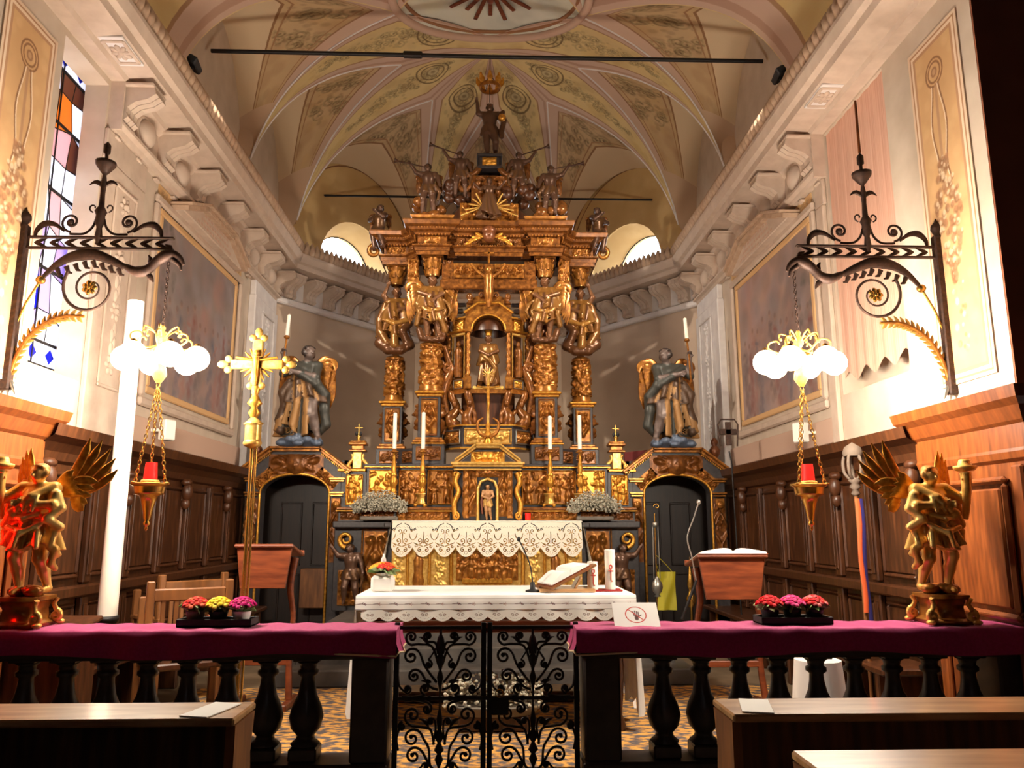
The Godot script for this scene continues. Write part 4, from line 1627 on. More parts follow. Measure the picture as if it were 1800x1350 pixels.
# ---------------------------------------------------------------- high altar
func build_high_altar() -> void:
	# steps
	var st := thing("altar_steps", "pale marble steps rising to the high altar", "steps")
	for k in 3:
		var mb := MB.new()
		bz(mb, -1.95 + 0.12 * k, 1.95 - 0.12 * k, FL, FL + 0.15 * (k + 1), -7.45 - 0.32 * k, -10.2, 0.012)
		part(st, "step", mb, M.marble_step)
	var o := thing("high_altar", "dark and gold high altar base with carved panels behind the lace cloth", "altar")
	var F := Basis.IDENTITY
	var mb := MB.new()
	bz(mb, -1.2, 1.2, 0.58, 1.60, -9.47, -10.1, 0.01)
	part(o, "mensa", mb, M.ebony)
	mb = MB.new()
	bz(mb, -1.24, 1.24, 1.58, 1.645, -9.40, -10.1, 0.015)
	part(o, "mensa_top", mb, M.ebony)
	# gilded frontal: field, scroll strips, arches with figures, octagonal scene
	mb = MB.new()
	bz(mb, -1.14, 1.14, 0.70, 1.56, -9.47, -9.455, 0.004)
	var fr := part(o, "frontal", mb, M.gilt_pale, "bright gilded altar frontal with scenes")
	for x in [-1.05, -0.56, 0.56, 1.05]:
		carved(fr, "scroll_strip", M.gilt_pale, Basis(v3(0, 0, 1), PI / 2), v3(x, 1.12, -9.455), 0.8, 0.17, 0.03, int(x * 100) + 500, "foliage", 60, 16)
	for x in [-0.82, 0.82]:
		mb = MB.new()
		var pts := PackedVector3Array([v3(x - 0.13, 0.8, -9.445)])
		for k in 13:
			pts.append(v3(x - cos(PI * k / 12) * 0.13, 1.3 + sin(PI * k / 12) * 0.12, -9.445))
		pts.append(v3(x + 0.13, 0.8, -9.445))
		mb.tube(pts, 0.018, 6)
		part(fr, "arch_moulding", mb, M.gilt)
		mb = MB.new()
		mb.ball(v3(x, 1.28, -9.44), v3(0.035, 0.045, 0.03), 8, 6)
		mb.lathe([v2(0.025, 0.4), v2(0.06, 0.34), v2(0.05, 0.2), v2(0.07, 0.1), v2(0.055, 0.0)], 10, v3(x, 0.86, -9.445), null, 0.5)
		part(fr, "niche_figure", mb, M.gilt_old)
	# octagon frame with the supper scene
	mb = MB.new()
	var oc := [v2(-0.43, 0.92), v2(-0.43, 1.38), v2(-0.30, 1.5), v2(0.30, 1.5), v2(0.43, 1.38), v2(0.43, 0.92), v2(0.28, 0.78), v2(-0.28, 0.78)]
	var ring := PackedVector3Array()
	for q: Vector2 in oc:
		ring.append(v3(q.x, q.y, -9.44))
	mb.tube(ring, 0.022, 4, true)
	part(fr, "scene_frame", mb, M.gilt)
	carved(fr, "supper_relief", M.gilt_old, F, v3(0, 1.14, -9.452), 0.74, 0.34, 0.05, 77, "figures", 60, 24)
	mb = MB.new()
	bz(mb, -0.3, 0.3, 0.93, 0.99, -9.455, -9.42, 0.01)
	bz(mb, -0.26, 0.26, 0.82, 0.93, -9.455, -9.44, 0.01)
	part(fr, "supper_table", mb, M.gilt)
	# side wings below the shelf: dark frames, carved term figures
	for s in [-1, 1]:
		mb = MB.new()
		bz(mb, s * 1.2, s * 1.9, 0.58, 1.62, -9.8, -10.1, 0.01)
		bz(mb, s * 1.22, s * 1.90, 1.58, 1.66, -9.66, -10.1, 0.012)
		part(o, "side_wing", mb, M.ebony)
		carved(o, "foliage_panel", M.gilt_old, F, v3(s * 1.38, 1.12, -9.8), 0.30, 0.84, 0.07, 300 + s, "mask", 24, 44)
		mb = MB.new()
		rect_frame(mb, v3(s * 1.38, 1.12, -9.8), 0.32, 0.86, 0.02, 0.03)
		part(o, "panel_frame", mb, M.gilt_old)
		mb = MB.new()
		mb.tube(spiral(v3(s * 1.74, 1.44, -9.72), 0.1, 0.03, -PI / 2, s * 1.3, 22), taper(23, 0.03, 0.012), 8)
		part(o, "volute", mb, M.gilt)
		carved(o, "leaf_pendant", M.gilt_old, F, v3(s * 1.7, 0.86, -9.78), 0.26, 0.42, 0.06, 320 + s, "blobs", 18, 24)
	# shelf above the mensa: carved frieze and gilt edge
	for s in [-1, 1]:
		mb = MB.new()
		bz(mb, s * 0.45, s * 1.86, 1.645, 1.83, -9.78, -10.1, 0.006)
		part(o, "shelf", mb, M.ebony)
		carved(o, "shelf_frieze", M.gilt_old, F, v3(s * 0.80, 1.725, -9.78), 0.66, 0.1, 0.03, 340 + s, "foliage", 70, 12)
		carved(o, "shelf_frieze", M.gilt_walnut, F, v3(s * 1.50, 1.725, -9.78), 0.66, 0.1, 0.03, 344 + s, "foliage", 70, 12)
		mb = MB.new()
		bz(mb, s * 0.43, s * 1.87, 1.80, 1.835, -9.70, -9.80, 0.008)
		part(o, "shelf_edge", mb, M.gilt_walnut)
		mb = MB.new()
		bz(mb, s * 0.43, s * 1.88, 1.778, 1.798, -9.715, -9.80, 0.006)
		part(o, "gilt_edge", mb, M.gilt)
	# gradine with gilded scene panels
	mb = MB.new()
	bz(mb, -1.55, 1.55, 1.83, 2.36, -9.96, -10.9, 0.006)
	part(o, "gradine", mb, M.ebony)
	for s in [-1, 1]:
		mb = MB.new()
		bz(mb, s * 1.55, s * 1.88, 1.83, 2.30, -9.99, -10.5, 0.006)
		part(o, "gradine_end", mb, M.ebony)
		var sp := [[0.45, 0.755], [0.81, 1.12], [1.18, 1.50], [1.61, 1.80]]
		for k in 4:
			var a: float = sp[k][0]
			var b: float = sp[k][1]
			var zz := -9.96 if k < 3 else -9.99
			var cy := 2.09 if k < 3 else 2.06
			var hh := 0.41 if k < 3 else 0.36
			carved(o, "scene_panel", M.gilt_old if k < 2 else M.gilt, F, v3(s * (a + b) / 2, cy, zz), b - a, hh, 0.035, 400 + k + 10 * (s + 1), "figures", 34, 40)
			mb = MB.new()
			rect_frame(mb, v3(s * (a + b) / 2, cy, zz), b - a, hh, 0.014, 0.03)
			part(o, "panel_frame", mb, M.gilt)
		mb = MB.new()
		bz(mb, s * 0.42, s * 1.58, 2.355, 2.385, -9.90, -10.9, 0.008)
		part(o, "gradine_cornice", mb, M.ebony)
		mb = MB.new()
		bz(mb, s * 0.42, s * 1.57, 2.335, 2.355, -9.885, -9.97, 0.006)
		part(o, "gilt_cornice_edge", mb, M.gilt)
		mb = MB.new()
		bz(mb, s * 1.56, s * 1.92, 2.29, 2.325, -9.93, -10.5, 0.008)
		part(o, "gradine_cornice", mb, M.gilt)
	# ---- tabernacle
	var t := thing("tabernacle", "small gilded tabernacle temple with a niche figure and pediment", "tabernacle")
	mb = MB.new()
	bz(mb, -0.38, 0.38, 1.65, 2.34, -9.68, -9.95, 0.006)
	part(t, "body", mb, M.ebony)
	carved(t, "carved_field", M.gilt_old, F, v3(-0.22, 2.02, -9.68), 0.18, 0.6, 0.04, 500, "mask", 18, 40)
	carved(t, "carved_field", M.gilt_old, F, v3(0.22, 2.02, -9.68), 0.18, 0.6, 0.04, 501, "mask", 18, 40)
	carved(t, "carved_field", M.gilt_old, F, v3(0, 2.26, -9.68), 0.36, 0.12, 0.04, 502, "mask", 24, 14)
	for s in [-1, 1]:
		mb = MB.new()
		shaft(mb, v3(s * 0.27, 0, -9.62), 0.036, 1.70, 2.28, 510 + s, 0.012, 14, 40, 60.0)
		part(t, "twisted_column", mb, M.gilt_old)
		mb = MB.new()
		mb.tube(crom([v3(s * 0.36, 2.26, -9.66), v3(s * 0.40, 2.14, -9.66), v3(s * 0.36, 2.02, -9.66), v3(s * 0.41, 1.88, -9.66), v3(s * 0.40, 1.74, -9.66)], 6), 0.035, 7)
		mb.tube(spiral(v3(s * 0.39, 1.72, -9.65), 0.05, 0.012, PI / 2, s * 1.3, 16), 0.016, 6)
		mb.tube(spiral(v3(s * 0.39, 2.24, -9.65), 0.04, 0.01, -PI / 2, s * 1.2, 14), 0.014, 6)
		part(t, "side_scroll", mb, M.gilt)
	mb = MB.new()
	bz(mb, -0.42, 0.42, 2.285, 2.305, -9.58, -9.95, 0.005)
	bz(mb, -0.46, 0.46, 2.355, 2.385, -9.54, -9.95, 0.006)
	bz(mb, -0.44, 0.44, 2.325, 2.355, -9.56, -9.95, 0.006)
	part(t, "entablature", mb, M.gilt_pale)
	mb = MB.new()
	bz(mb, -0.40, 0.40, 2.30, 2.33, -9.6, -9.95)
	mb.prism(PackedVector2Array([v2(-0.34, 2.385), v2(0.34, 2.385), v2(0.14, 2.54), v2(-0.14, 2.54)]), -9.95, -9.62)
	part(t, "pediment_core", mb, M.ebony)
	mb = MB.new()
	for sg in [[v3(-0.40, 2.385, 0), v3(-0.15, 2.575, 0)], [v3(-0.15, 2.575, 0), v3(0.15, 2.575, 0)], [v3(0.15, 2.575, 0), v3(0.40, 2.385, 0)]]:
		var a: Vector3 = sg[0]
		var b: Vector3 = sg[1]
		for q in [[0.035, 0.14, 0.0], [0.02, 0.18, 0.028]]:
			mb.box((a + b) / 2 + v3(0, q[2], -9.70 + q[1] / 2), v3(a.distance_to(b) + 0.02, q[0], q[1]), 0.005, Basis(v3(0, 0, 1), atan2(b.y - a.y, b.x - a.x)))
	part(t, "pediment_moulding", mb, M.gilt_pale)
	carved(t, "pediment_carving", M.gilt, F, v3(0, 2.45, -9.62), 0.42, 0.13, 0.04, 520, "mask", 30, 14)
	# niche: dark recess ring with arched gilt frame
	mb = MB.new()
	var ar := PackedVector3Array([v3(-0.12, 1.66, -9.64)])
	for k in 5:
		ar.append(v3(-cos(PI * k / 4) * 0.12, 2.06 + sin(PI * k / 4) * 0.12, -9.64))
	ar.append(v3(0.12, 1.66, -9.64))
	mb.tube(ar, 0.02, 4)
	part(t, "niche_frame", mb, M.gilt_pale)
	mb = MB.new()
	mb.prism(PackedVector2Array([v2(-0.11, 1.66), v2(0.11, 1.66), v2(0.11, 2.06), v2(0.07, 2.15), v2(-0.07, 2.15), v2(-0.11, 2.06)]), -9.69, -9.672)
	part(t, "niche_back", mb, M.black)

# ---------------------------------------------------------------- canopy: pedestals, columns, entablature, shrine
func pedestal(par: Node, p: Vector3, w: float, y0: float, y1: float, sd: int) -> void:
	var mb := MB.new()
	mb.box(v3(p.x, (y0 + y1) / 2, p.z), v3(w, y1 - y0, w), 0.008)
	var body := part(par, "pedestal", mb, M.ebony)
	mb = MB.new()
	mb.box(v3(p.x, y1 - 0.02, p.z), v3(w + 0.1, 0.035, w + 0.1), 0.01)
	mb.box(v3(p.x, y1 - 0.055, p.z), v3(w + 0.05, 0.04, w + 0.05), 0.012)
	part(body, "cap", mb, M.gilt)
	mb = MB.new()
	mb.box(v3(p.x, y0 + 0.02, p.z), v3(w + 0.12, 0.04, w + 0.12), 0.01)
	mb.box(v3(p.x, y0 + 0.055, p.z), v3(w + 0.06, 0.035, w + 0.06), 0.01)
	part(body, "foot", mb, M.gilt_old)
	mb = MB.new()
	rect_frame(mb, v3(p.x, (y0 + y1) / 2, p.z + w / 2), w * 0.66, y1 - y0 - 0.22, 0.012, 0.02)
	part(body, "panel_frame", mb, M.gilt_old)
	carved(body, "mask_carving", M.gilt_old, Basis.IDENTITY, v3(p.x, (y0 + y1) / 2, p.z + w / 2), w * 0.64, y1 - y0 - 0.24, 0.07, sd, "mask", 22, 38)
	for s in [-1, 1]:
		carved(body, "side_carving", M.gilt_walnut, Basis(Vector3.UP, s * PI / 2), v3(p.x + s * w / 2, (y0 + y1) / 2, p.z), w * 0.6, y1 - y0 - 0.24, 0.08, sd + 7 * s, "mask", 14, 26)

func entab(mb: MB, path: Array, y0: float, k := 1.0) -> void:
	mb.sweep([v2(0, y0), v2(0.02, y0), v2(0.02, y0 + 0.05), v2(0.035, y0 + 0.05), v2(0.04, y0 + 0.1), v2(0.07, y0 + 0.115), v2(0.07, y0 + 0.13), v2(0.0, y0 + 0.14), v2(0.0, y0 + 0.27), v2(0.03, y0 + 0.28), v2(0.05, y0 + 0.31), v2(0.10, y0 + 0.33), v2(0.12, y0 + 0.36), v2(0.17, y0 + 0.385), v2(0.19, y0 + 0.43), v2(0.19, y0 + 0.445), v2(-0.15, y0 + 0.45)], path)

func build_canopy() -> void:
	var o := thing("altar_canopy", "tall carved gilded canopy with four columns above the high altar", "altarpiece")
	var F := Basis.IDENTITY
	var mb := MB.new()
	# base blocks
	for s in [-1, 1]:
		mb = MB.new()
		bz(mb, s * 0.56, s * 0.98, 2.385, 2.66, -9.98, -10.4, 0.008)
		bz(mb, s * 1.10, s * 1.50, 2.385, 2.62, -10.35, -10.8, 0.008)
		mb.place(Basis(Vector3.UP, s * 0.75), v3(s * 1.06, 2.5, -10.2))
		mb.box(v3(0, 0, -0.12), v3(0.46, 0.22, 0.24), 0.006)
		part(o, "base_block", mb, M.ebony)
		for e in [[0.77, 2.525, -9.98, 0.30, 0.16, 0.0], [1.30, 2.51, -10.35, 0.28, 0.15, 0.0]]:
			carved(o, "base_carving", M.gilt_walnut, F, v3(s * e[0], e[1], e[2]), e[3], e[4], 0.04, int(600 + e[0] * 10 + s), "foliage", 34, 16)
			mb = MB.new()
			rect_frame(mb, v3(s * e[0], e[1], e[2]), e[3], e[4], 0.01, 0.018)
			part(o, "panel_frame", mb, M.gilt_old)
		carved(o, "base_carving", M.gilt_walnut, Basis(Vector3.UP, s * 0.75), v3(s * 1.06, 2.5, -10.2), 0.2, 0.15, 0.04, 620 + s, "foliage", 20, 16)
		mb = MB.new()
		bz(mb, s * 0.55, s * 0.99, 2.645, 2.665, -9.95, -10.4, 0.006)
		part(o, "gilt_edge", mb, M.gilt)
		pedestal(o, v3(s * 0.77, 0, -10.15), 0.29, 2.665, 3.35, 640 + s)
		pedestal(o, v3(s * 1.30, 0, -10.55), 0.27, 2.62, 3.28, 650 + s)
		# columns: lower shaft, later a figure, then capital
		for c in [[0.77, -10.15, 3.35, 4.02, 0.125, 4.96, 5.24], [1.30, -10.55, 3.28, 3.92, 0.105, 4.96, 5.24]]:
			var p := v3(s * c[0], 0, c[1])
			mb = MB.new()
			rings(mb, p, [v2(c[4] * 1.35, c[2]), v2(c[4] * 1.38, c[2] + 0.03), v2(c[4] * 1.2, c[2] + 0.05), v2(c[4] * 1.28, c[2] + 0.08), v2(c[4] * 1.05, c[2] + 0.1)])
			shaft(mb, p, c[4], c[2] + 0.09, c[3] - 0.05, 660 + int(c[0] * 10) + s, 0.045)
			rings(mb, p, [v2(c[4], c[3] - 0.06), v2(c[4] * 1.2, c[3] - 0.05), v2(c[4] * 1.25, c[3] - 0.02), v2(c[4] * 1.1, c[3]), v2(0.0, c[3])])
			var col := part(o, "column", mb, M.gilt_old)
			mb = MB.new()
			mb.lathe([v2(0.05, c[3]), v2(0.05, c[5])], 12, p + v3(0, 0, -0.04))
			part(col, "core", mb, M.gilt_walnut)
			mb = MB.new()
			corinth(mb, v3(p.x, c[5], p.z), 0.1, c[6] - c[5])
			part(col, "capital", mb, M.gilt_old)
		# carved scroll wing hanging beside the inner column, towards the shrine
		mb = MB.new()
		mb.tube(crom([v3(s * 0.60, 4.0, -10.2), v3(s * 0.54, 3.8, -10.2), v3(s * 0.50, 3.66, -10.2), v3(s * 0.57, 3.5, -10.2), v3(s * 0.60, 3.3, -10.2), v3(s * 0.55, 3.05, -10.2), v3(s * 0.6, 2.8, -10.2)], 6), taper(37, 0.03, 0.03, 0.075), 8)
		mb.tube(spiral(v3(s * 0.545, 3.7, -10.17), 0.08, 0.02, 0.0, s * 1.4, 20), 0.03, 6)
		part(o, "scroll_wing", mb, M.gilt_walnut)
		# rear dark column seen between
		mb = MB.new()
		shaft(mb, v3(s * 0.62, 0, -10.9), 0.07, 2.66, 5.2, 690 + s, 0.03, 14, 40)
		part(o, "rear_column", mb, M.gilt_walnut)
	# entablature: breaks forward over each column
	mb = MB.new()
	var half := [v3(1.48, 0, -10.85), v3(1.48, 0, -10.40), v3(1.14, 0, -10.40), v3(0.97, 0, -10.20), v3(0.97, 0, -9.98), v3(0.57, 0, -9.98), v3(0.57, 0, -10.10), v3(0.44, 0, -10.10)]
	var full := []
	# travelling from the viewer's right to the left, the mouldings face the viewer
	for q: Vector3 in half:
		full.append(v3(q.x, 0, q.z))
	var lft := []
	for q: Vector3 in half:
		lft.append(v3(-q.x, 0, q.z))
	lft.reverse()
	full.append(v3(0.44, 0, -10.02)); full.append(v3(-0.44, 0, -10.02))
	full.append_array(lft)
	entab(mb, full, 5.22)
	var en := part(o, "entablature", mb, M.gilt_walnut)
	mb = MB.new()
	for e in [[5.355, 0.055, 0.012], [5.50, 0.045, 0.016], [5.58, 0.11, 0.014]]:
		for i in full.size() - 1:
			var a: Vector3 = full[i]
			var b: Vector3 = full[i + 1]
			var d := (b - a).normalized()
			var l := v3(d.z, 0, -d.x)
			var nb := int(a.distance_to(b) / (e[2] * 2.6))
			for j in nb:
				mb.ball(a.lerp(b, (j + 0.5) / nb) + l * e[1] + v3(0, e[0], 0), v3(e[2], e[2], e[2]), 6, 4)
	part(en, "bead_row", mb, M.gilt_old).set_meta("kind", "stuff")
	mb = MB.new()
	bz(mb, -0.95, 0.95, 5.24, 5.66, -10.25, -10.9)
	bz(mb, -1.45, 1.45, 5.24, 5.66, -10.5, -10.9)
	part(o, "canopy_core", mb, M.wood_dark)
	for s in [-1, 1]:
		carved(en, "frieze_carving", M.gilt_old, F, v3(s * 0.77, 5.43, -9.98), 0.22, 0.11, 0.04, 700 + s, "mask", 16, 10)
		carved(en, "frieze_carving", M.gilt_walnut, F, v3(s * 0.26, 5.43, -10.02), 0.32, 0.11, 0.045, 704 + s, "foliage", 40, 14)
		carved(en, "frieze_carving", M.gilt_old, F, v3(s * 1.31, 5.43, -10.40), 0.26, 0.11, 0.04, 706 + s, "foliage", 26, 12)
		carved(en, "frieze_carving", M.gilt_walnut, Basis(Vector3.UP, s * 0.86), v3(s * 1.06, 5.43, -10.30), 0.16, 0.11, 0.04, 708 + s, "foliage", 18, 12)
		# upper blocks over the inner columns (the attic breaks)
		mb = MB.new()
		var q := [v3(s * 0.99, 0, -10.5), v3(s * 0.99, 0, -9.96), v3(s * 0.55, 0, -9.96), v3(s * 0.55, 0, -10.5)]
		if s < 0:
			q.reverse()
		mb.sweep([v2(0.0, 5.66), v2(0.0, 5.70), v2(0.06, 5.72), v2(0.08, 5.76), v2(-0.2, 5.77)], q)
		part(en, "attic_block", mb, M.gilt_old)
		# drops and garlands beside the capitals
		carved(o, "garland", M.gilt_old, F, v3(s * 1.04, 4.98, -10.2), 0.16, 0.5, 0.09, 720 + s, "blobs", 14, 30)
		carved(o, "garland", M.gilt_walnut, F, v3(s * 0.56, 5.0, -10.12), 0.14, 0.4, 0.08, 722 + s, "blobs", 14, 26)
		carved(o, "valance_carving", M.gilt_old, F, v3(s * 0.28, 5.03, -10.06), 0.40, 0.2, 0.07, 730 + s, "foliage", 44, 24)
	# valance beam between the inner columns
	mb = MB.new()
	bz(mb, -0.64, 0.64, 4.90, 5.14, -10.08, -10.2, 0.008)
	bz(mb, -0.66, 0.66, 4.76, 4.90, -10.02, -10.25, 0.015)
	part(o, "valance_beam", mb, M.gilt_walnut)
	# cherub with wings in the middle of the cornice, figure below
	mb = MB.new()
	mb.ball(v3(0, 5.46, -9.86), v3(0.085, 0.1, 0.08), 12, 9)
	mb.ball(v3(0, 5.53, -9.87), v3(0.1, 0.07, 0.08), 10, 7)
	mb.ball(v3(0, 5.45, -9.775), v3(0.018, 0.025, 0.02), 6, 5)
	var ch := part(o, "cherub_head", mb, M.walnut_figure)
	for s in [-1, 1]:
		mb = MB.new()
		for k in 4:
			mb.ball(v3(s * (0.13 + 0.045 * k), 5.45 - 0.035 * k + 0.02, -9.88), v3(0.07, 0.026, 0.025), 9, 6, Basis(v3(0, 0, 1), s * (0.5 - 0.35 * k)))
		part(ch, "cherub_wing", mb, M.gilt)
	mb = MB.new()
	mb.ball(v3(0, 5.0, -9.94), v3(0.05, 0.06, 0.05), 10, 8)
	mb.lathe([v2(0.03, 0.3), v2(0.07, 0.24), v2(0.055, 0.1), v2(0.07, 0.0), v2(0.04, -0.12), v2(0.02, -0.2)], 12, v3(0, 4.68, -9.95))
	mb.tube(PackedVector3Array([v3(-0.05, 4.9, -9.94), v3(-0.16, 4.98, -9.92), v3(-0.24, 5.08, -9.92)]), 0.022, 6)
	mb.tube(PackedVector3Array([v3(0.05, 4.9, -9.94), v3(0.16, 4.98, -9.92), v3(0.22, 5.08, -9.92)]), 0.022, 6)
	mb.box(v3(0, 5.2, -9.94), v3(0.03, 0.22, 0.02), 0.004)
	mb.box(v3(0, 5.24, -9.94), v3(0.14, 0.03, 0.02), 0.004)
	part(o, "hanging_figure", mb, M.gilt_old)
	# top: dark crown mass with volutes and the pedestal of the summit statue
	mb = MB.new()
	mb.lathe([v2(0.62, 5.66), v2(0.60, 5.9), v2(0.46, 6.05), v2(0.50, 6.2), v2(0.36, 6.42), v2(0.22, 6.52), v2(0.16, 6.6)], 8, v3(0, 0, -10.35), null, 0.6)
	part(o, "crown_core", mb, M.wood_dark)
	for s in [-1, 1]:
		mb = MB.new()
		mb.tube(spiral(v3(s * 0.33, 6.28, -10.05), 0.13, 0.02, PI * 0.5, -s * 1.5, 26), taper(27, 0.05, 0.02), 8)
		mb.tube(crom([v3(s * 0.33, 6.4, -10.05), v3(s * 0.2, 6.46, -10.05), v3(s * 0.14, 6.55, -10.08)], 6), 0.045, 7)
		part(o, "crown_volute", mb, M.gilt_walnut)
	carved(o, "crown_carving", M.gilt_walnut, F, v3(0, 6.2, -10.02), 0.5, 0.4, 0.12, 760, "mask", 34, 30)
	carved(o, "crown_carving", M.gilt_old, F, v3(0, 5.82, -9.95), 0.8, 0.28, 0.12, 761, "blobs", 50, 22)
	mb = MB.new()
	bz(mb, -0.17, 0.17, 6.52, 6.56, -10.02, -10.36, 0.008)
	bz(mb, -0.14, 0.14, 6.56, 6.70, -10.05, -10.33, 0.008)
	bz(mb, -0.18, 0.18, 6.70, 6.74, -10.01, -10.37, 0.008)
	part(o, "summit_pedestal", mb, M.ebony)
	carved(o, "summit_cartouche", M.gilt, F, v3(0, 6.63, -10.05), 0.2, 0.12, 0.03, 770, "mask", 16, 12)
	# ---- hexagonal plinth and shrine
	var h := thing("relic_shrine", "small gilded temple shrine with arched niche in the middle of the altar", "shrine")
	mb = MB.new()
	hexa(mb, 0.62, 0.33, -9.98, -10.28, 2.60, 2.62 + 0.27)
	part(h, "plinth", mb, M.ebony)
	carved(h, "plinth_carving", M.gilt_pale, F, v3(0, 2.75, -9.98), 0.56, 0.16, 0.04, 780, "foliage", 40, 16)
	mb = MB.new()
	rect_frame(mb, v3(0, 2.75, -9.98), 0.58, 0.17, 0.022, 0.03)
	part(h, "panel_frame", mb, M.gilt_pale)
	for s in [-1, 1]:
		var b := Basis(Vector3.UP, s * 0.80)
		carved(h, "plinth_carving", M.gilt_old, b, v3(s * 0.475, 2.75, -10.13), 0.3, 0.15, 0.04, 782 + s, "foliage", 30, 16)
		mb = MB.new()
		rect_frame(mb, v3(s * 0.475, 2.75, -10.13), 0.32, 0.16, 0.018, 0.025, b)
		part(h, "panel_frame", mb, M.silver)
	mb = MB.new()
	hexa(mb, 0.64, 0.35, -9.95, -10.26, 2.885, 2.905)
	part(h, "plinth_edge", mb, M.gilt)
	mb = MB.new()
	hexa(mb, 0.64, 0.36, -9.95, -10.26, 2.585, 2.61)
	part(h, "plinth_edge", mb, M.gilt)
	# harpy supports
	for x in [-0.44, -0.24, 0.24, 0.44]:
		mb = MB.new()
		var zf := -10.08 if absf(x) < 0.3 else -10.2
		mb.tube(crom([v3(x, 2.9, zf), v3(x * 1.15, 3.0, zf + 0.04), v3(x * 0.95, 3.14, zf), v3(x * 1.1, 3.3, zf + 0.02), v3(x * 1.12, 3.36, zf)], 6), taper(25, 0.1, 0.05, 0.055), 9)
		mb.ball(v3(x * 1.02, 3.2, zf + 0.05), v3(0.04, 0.05, 0.04), 8, 6)
		mb.tube(bez(v3(x * 0.9, 3.12, zf), v3(x * 0.7, 3.1, zf + 0.08), v3(x * 0.72, 2.94, zf + 0.05), 8), 0.03, 6)
		part(h, "winged_support", mb, M.gilt_walnut)
	mb = MB.new()
	hexa(mb, 0.36, 0.2, -10.15, -10.3, 2.9, 3.34)
	part(h, "dark_core", mb, M.wood_dark)
	mb = MB.new()
	hexa(mb, 0.56, 0.32, -10.03, -10.24, 3.33, 3.37)
	hexa(mb, 0.50, 0.29, -10.06, -10.25, 3.37, 3.40)
	part(h, "platform", mb, M.gilt_old)
	# side faces: slanted panels with frames and figures; centre: arch and slender columns
	for s in [-1, 1]:
		var b := Basis(Vector3.UP, s * 0.62)
		var pc := v3(s * 0.40, 0, -10.17)
		for e in [[3.47, 0.13, "silver"], [4.27, 0.17, "gilt"]]:
			mb = MB.new()
			mb.box(v3(pc.x, e[0], pc.z) + b * v3(0, 0, -0.03), v3(0.26, e[1] + 0.05, 0.05), 0.005, b)
			part(h, "side_block", mb, M.gilt_old)
			carved(h, "side_rosette", M.gilt, b, v3(pc.x, e[0], pc.z), 0.13, e[1] - 0.04, 0.03, 800 + s, "mask", 14, 12)
			mb = MB.new()
			rect_frame(mb, v3(pc.x, e[0], pc.z), 0.14, e[1] - 0.03, 0.014, 0.02, b)
			part(h, "rosette_frame", mb, M[e[2]])
		mb = MB.new()
		for sx in [-0.1, 0.1]:
			mb.box(v3(pc.x, 3.85, pc.z) + b * v3(sx, 0, 0), v3(0.018, 0.6, 0.03), 0.004, b)
		mb.box(v3(pc.x, 4.15, pc.z), v3(0.24, 0.03, 0.06), 0.006, b)
		part(h, "side_frame", mb, M.gilt_pale)
		mb = MB.new()
		mb.box(v3(pc.x, 3.85, pc.z) + b * v3(0, 0, -0.07), v3(0.2, 0.6, 0.02), 0.0, b)
		part(h, "niche_back", mb, M.wood_dark)
		mb = MB.new()
		var q := v3(pc.x, 0, pc.z)
		mb.ball(q + v3(0, 4.02, 0.01), v3(0.035, 0.045, 0.035), 8, 6)
		mb.lathe([v2(0.03, 3.98), v2(0.065, 3.92), v2(0.05, 3.78), v2(0.07, 3.65), v2(0.06, 3.56)], 10, q)
		part(h, "saint_relief", mb, M.gilt_walnut)
		mb = MB.new()
		for c in [[0.27, -10.05], [0.53, -10.28]]:
			shaft(mb, v3(s * c[0], 0, c[1]), 0.03, 3.56, 4.16, 810 + s, 0.01, 10, 44, 70.0)
			mb.box(v3(s * c[0], 4.18, c[1]), v3(0.09, 0.04, 0.09), 0.008)
			mb.box(v3(s * c[0], 3.47, c[1]), v3(0.09, 0.17, 0.09), 0.008)
		part(h, "twisted_column", mb, M.gilt_old)
		mb = MB.new()
		mb.box(v3(pc.x, 4.375, pc.z) + b * v3(0, 0, 0.0), v3(0.30, 0.025, 0.09), 0.006, b)
		mb.box(v3(pc.x, 4.20, pc.z) + b * v3(0, 0, 0.0), v3(0.30, 0.02, 0.07), 0.005, b)
		part(h, "side_cornice", mb, M.gilt)
		# volutes and small angel on the outer corner
		mb = MB.new()
		mb.tube(spiral(v3(s * 0.60, 4.26, -10.2), 0.09, 0.02, -PI / 2, s * 1.25, 20), taper(21, 0.035, 0.015), 7)
		part(h, "corner_volute", mb, M.gilt_walnut)
	mb = MB.new()
	var ap := PackedVector2Array([v2(-0.31, 4.19), v2(-0.225, 4.19)])
	for k in 13:
		ap.append(v2(-cos(PI * k / 12) * 0.215, 4.19 + sin(PI * k / 12) * 0.2))
	ap.append(v2(0.225, 4.19)); ap.append(v2(0.31, 4.19)); ap.append(v2(0.31, 4.42)); ap.append(v2(0.14, 4.54)); ap.append(v2(-0.14, 4.54)); ap.append(v2(-0.31, 4.42))
	mb.prism(ap, -10.16, -10.03, 0.008)
	part(h, "arch_front", mb, M.gilt_old)
	mb = MB.new()
	var a2 := PackedVector3Array()
	for k in 15:
		a2.append(v3(-cos(PI * k / 14) * 0.225, 4.19 + sin(PI * k / 14) * 0.21, -10.02))
	mb.tube(a2, 0.012, 6)
	mb.tube(PackedVector3Array([v3(-0.33, 4.42, -10.0), v3(-0.14, 4.56, -10.0), v3(0.14, 4.56, -10.0), v3(0.33, 4.42, -10.0)]), 0.02, 4)
	part(h, "arch_moulding", mb, M.gilt)
	mb = MB.new()
	var dm := []
	for k in 7:
		var w := PI / 2 * k / 6
		dm.append(v2(0.26 * cos(w) + 0.001, 4.2 + 0.26 * sin(w)))
	mb.lathe(dm, 16, v3(0, 0, -10.3))
	part(h, "dark_half_dome", mb, M.wood_dark)
	mb = MB.new()
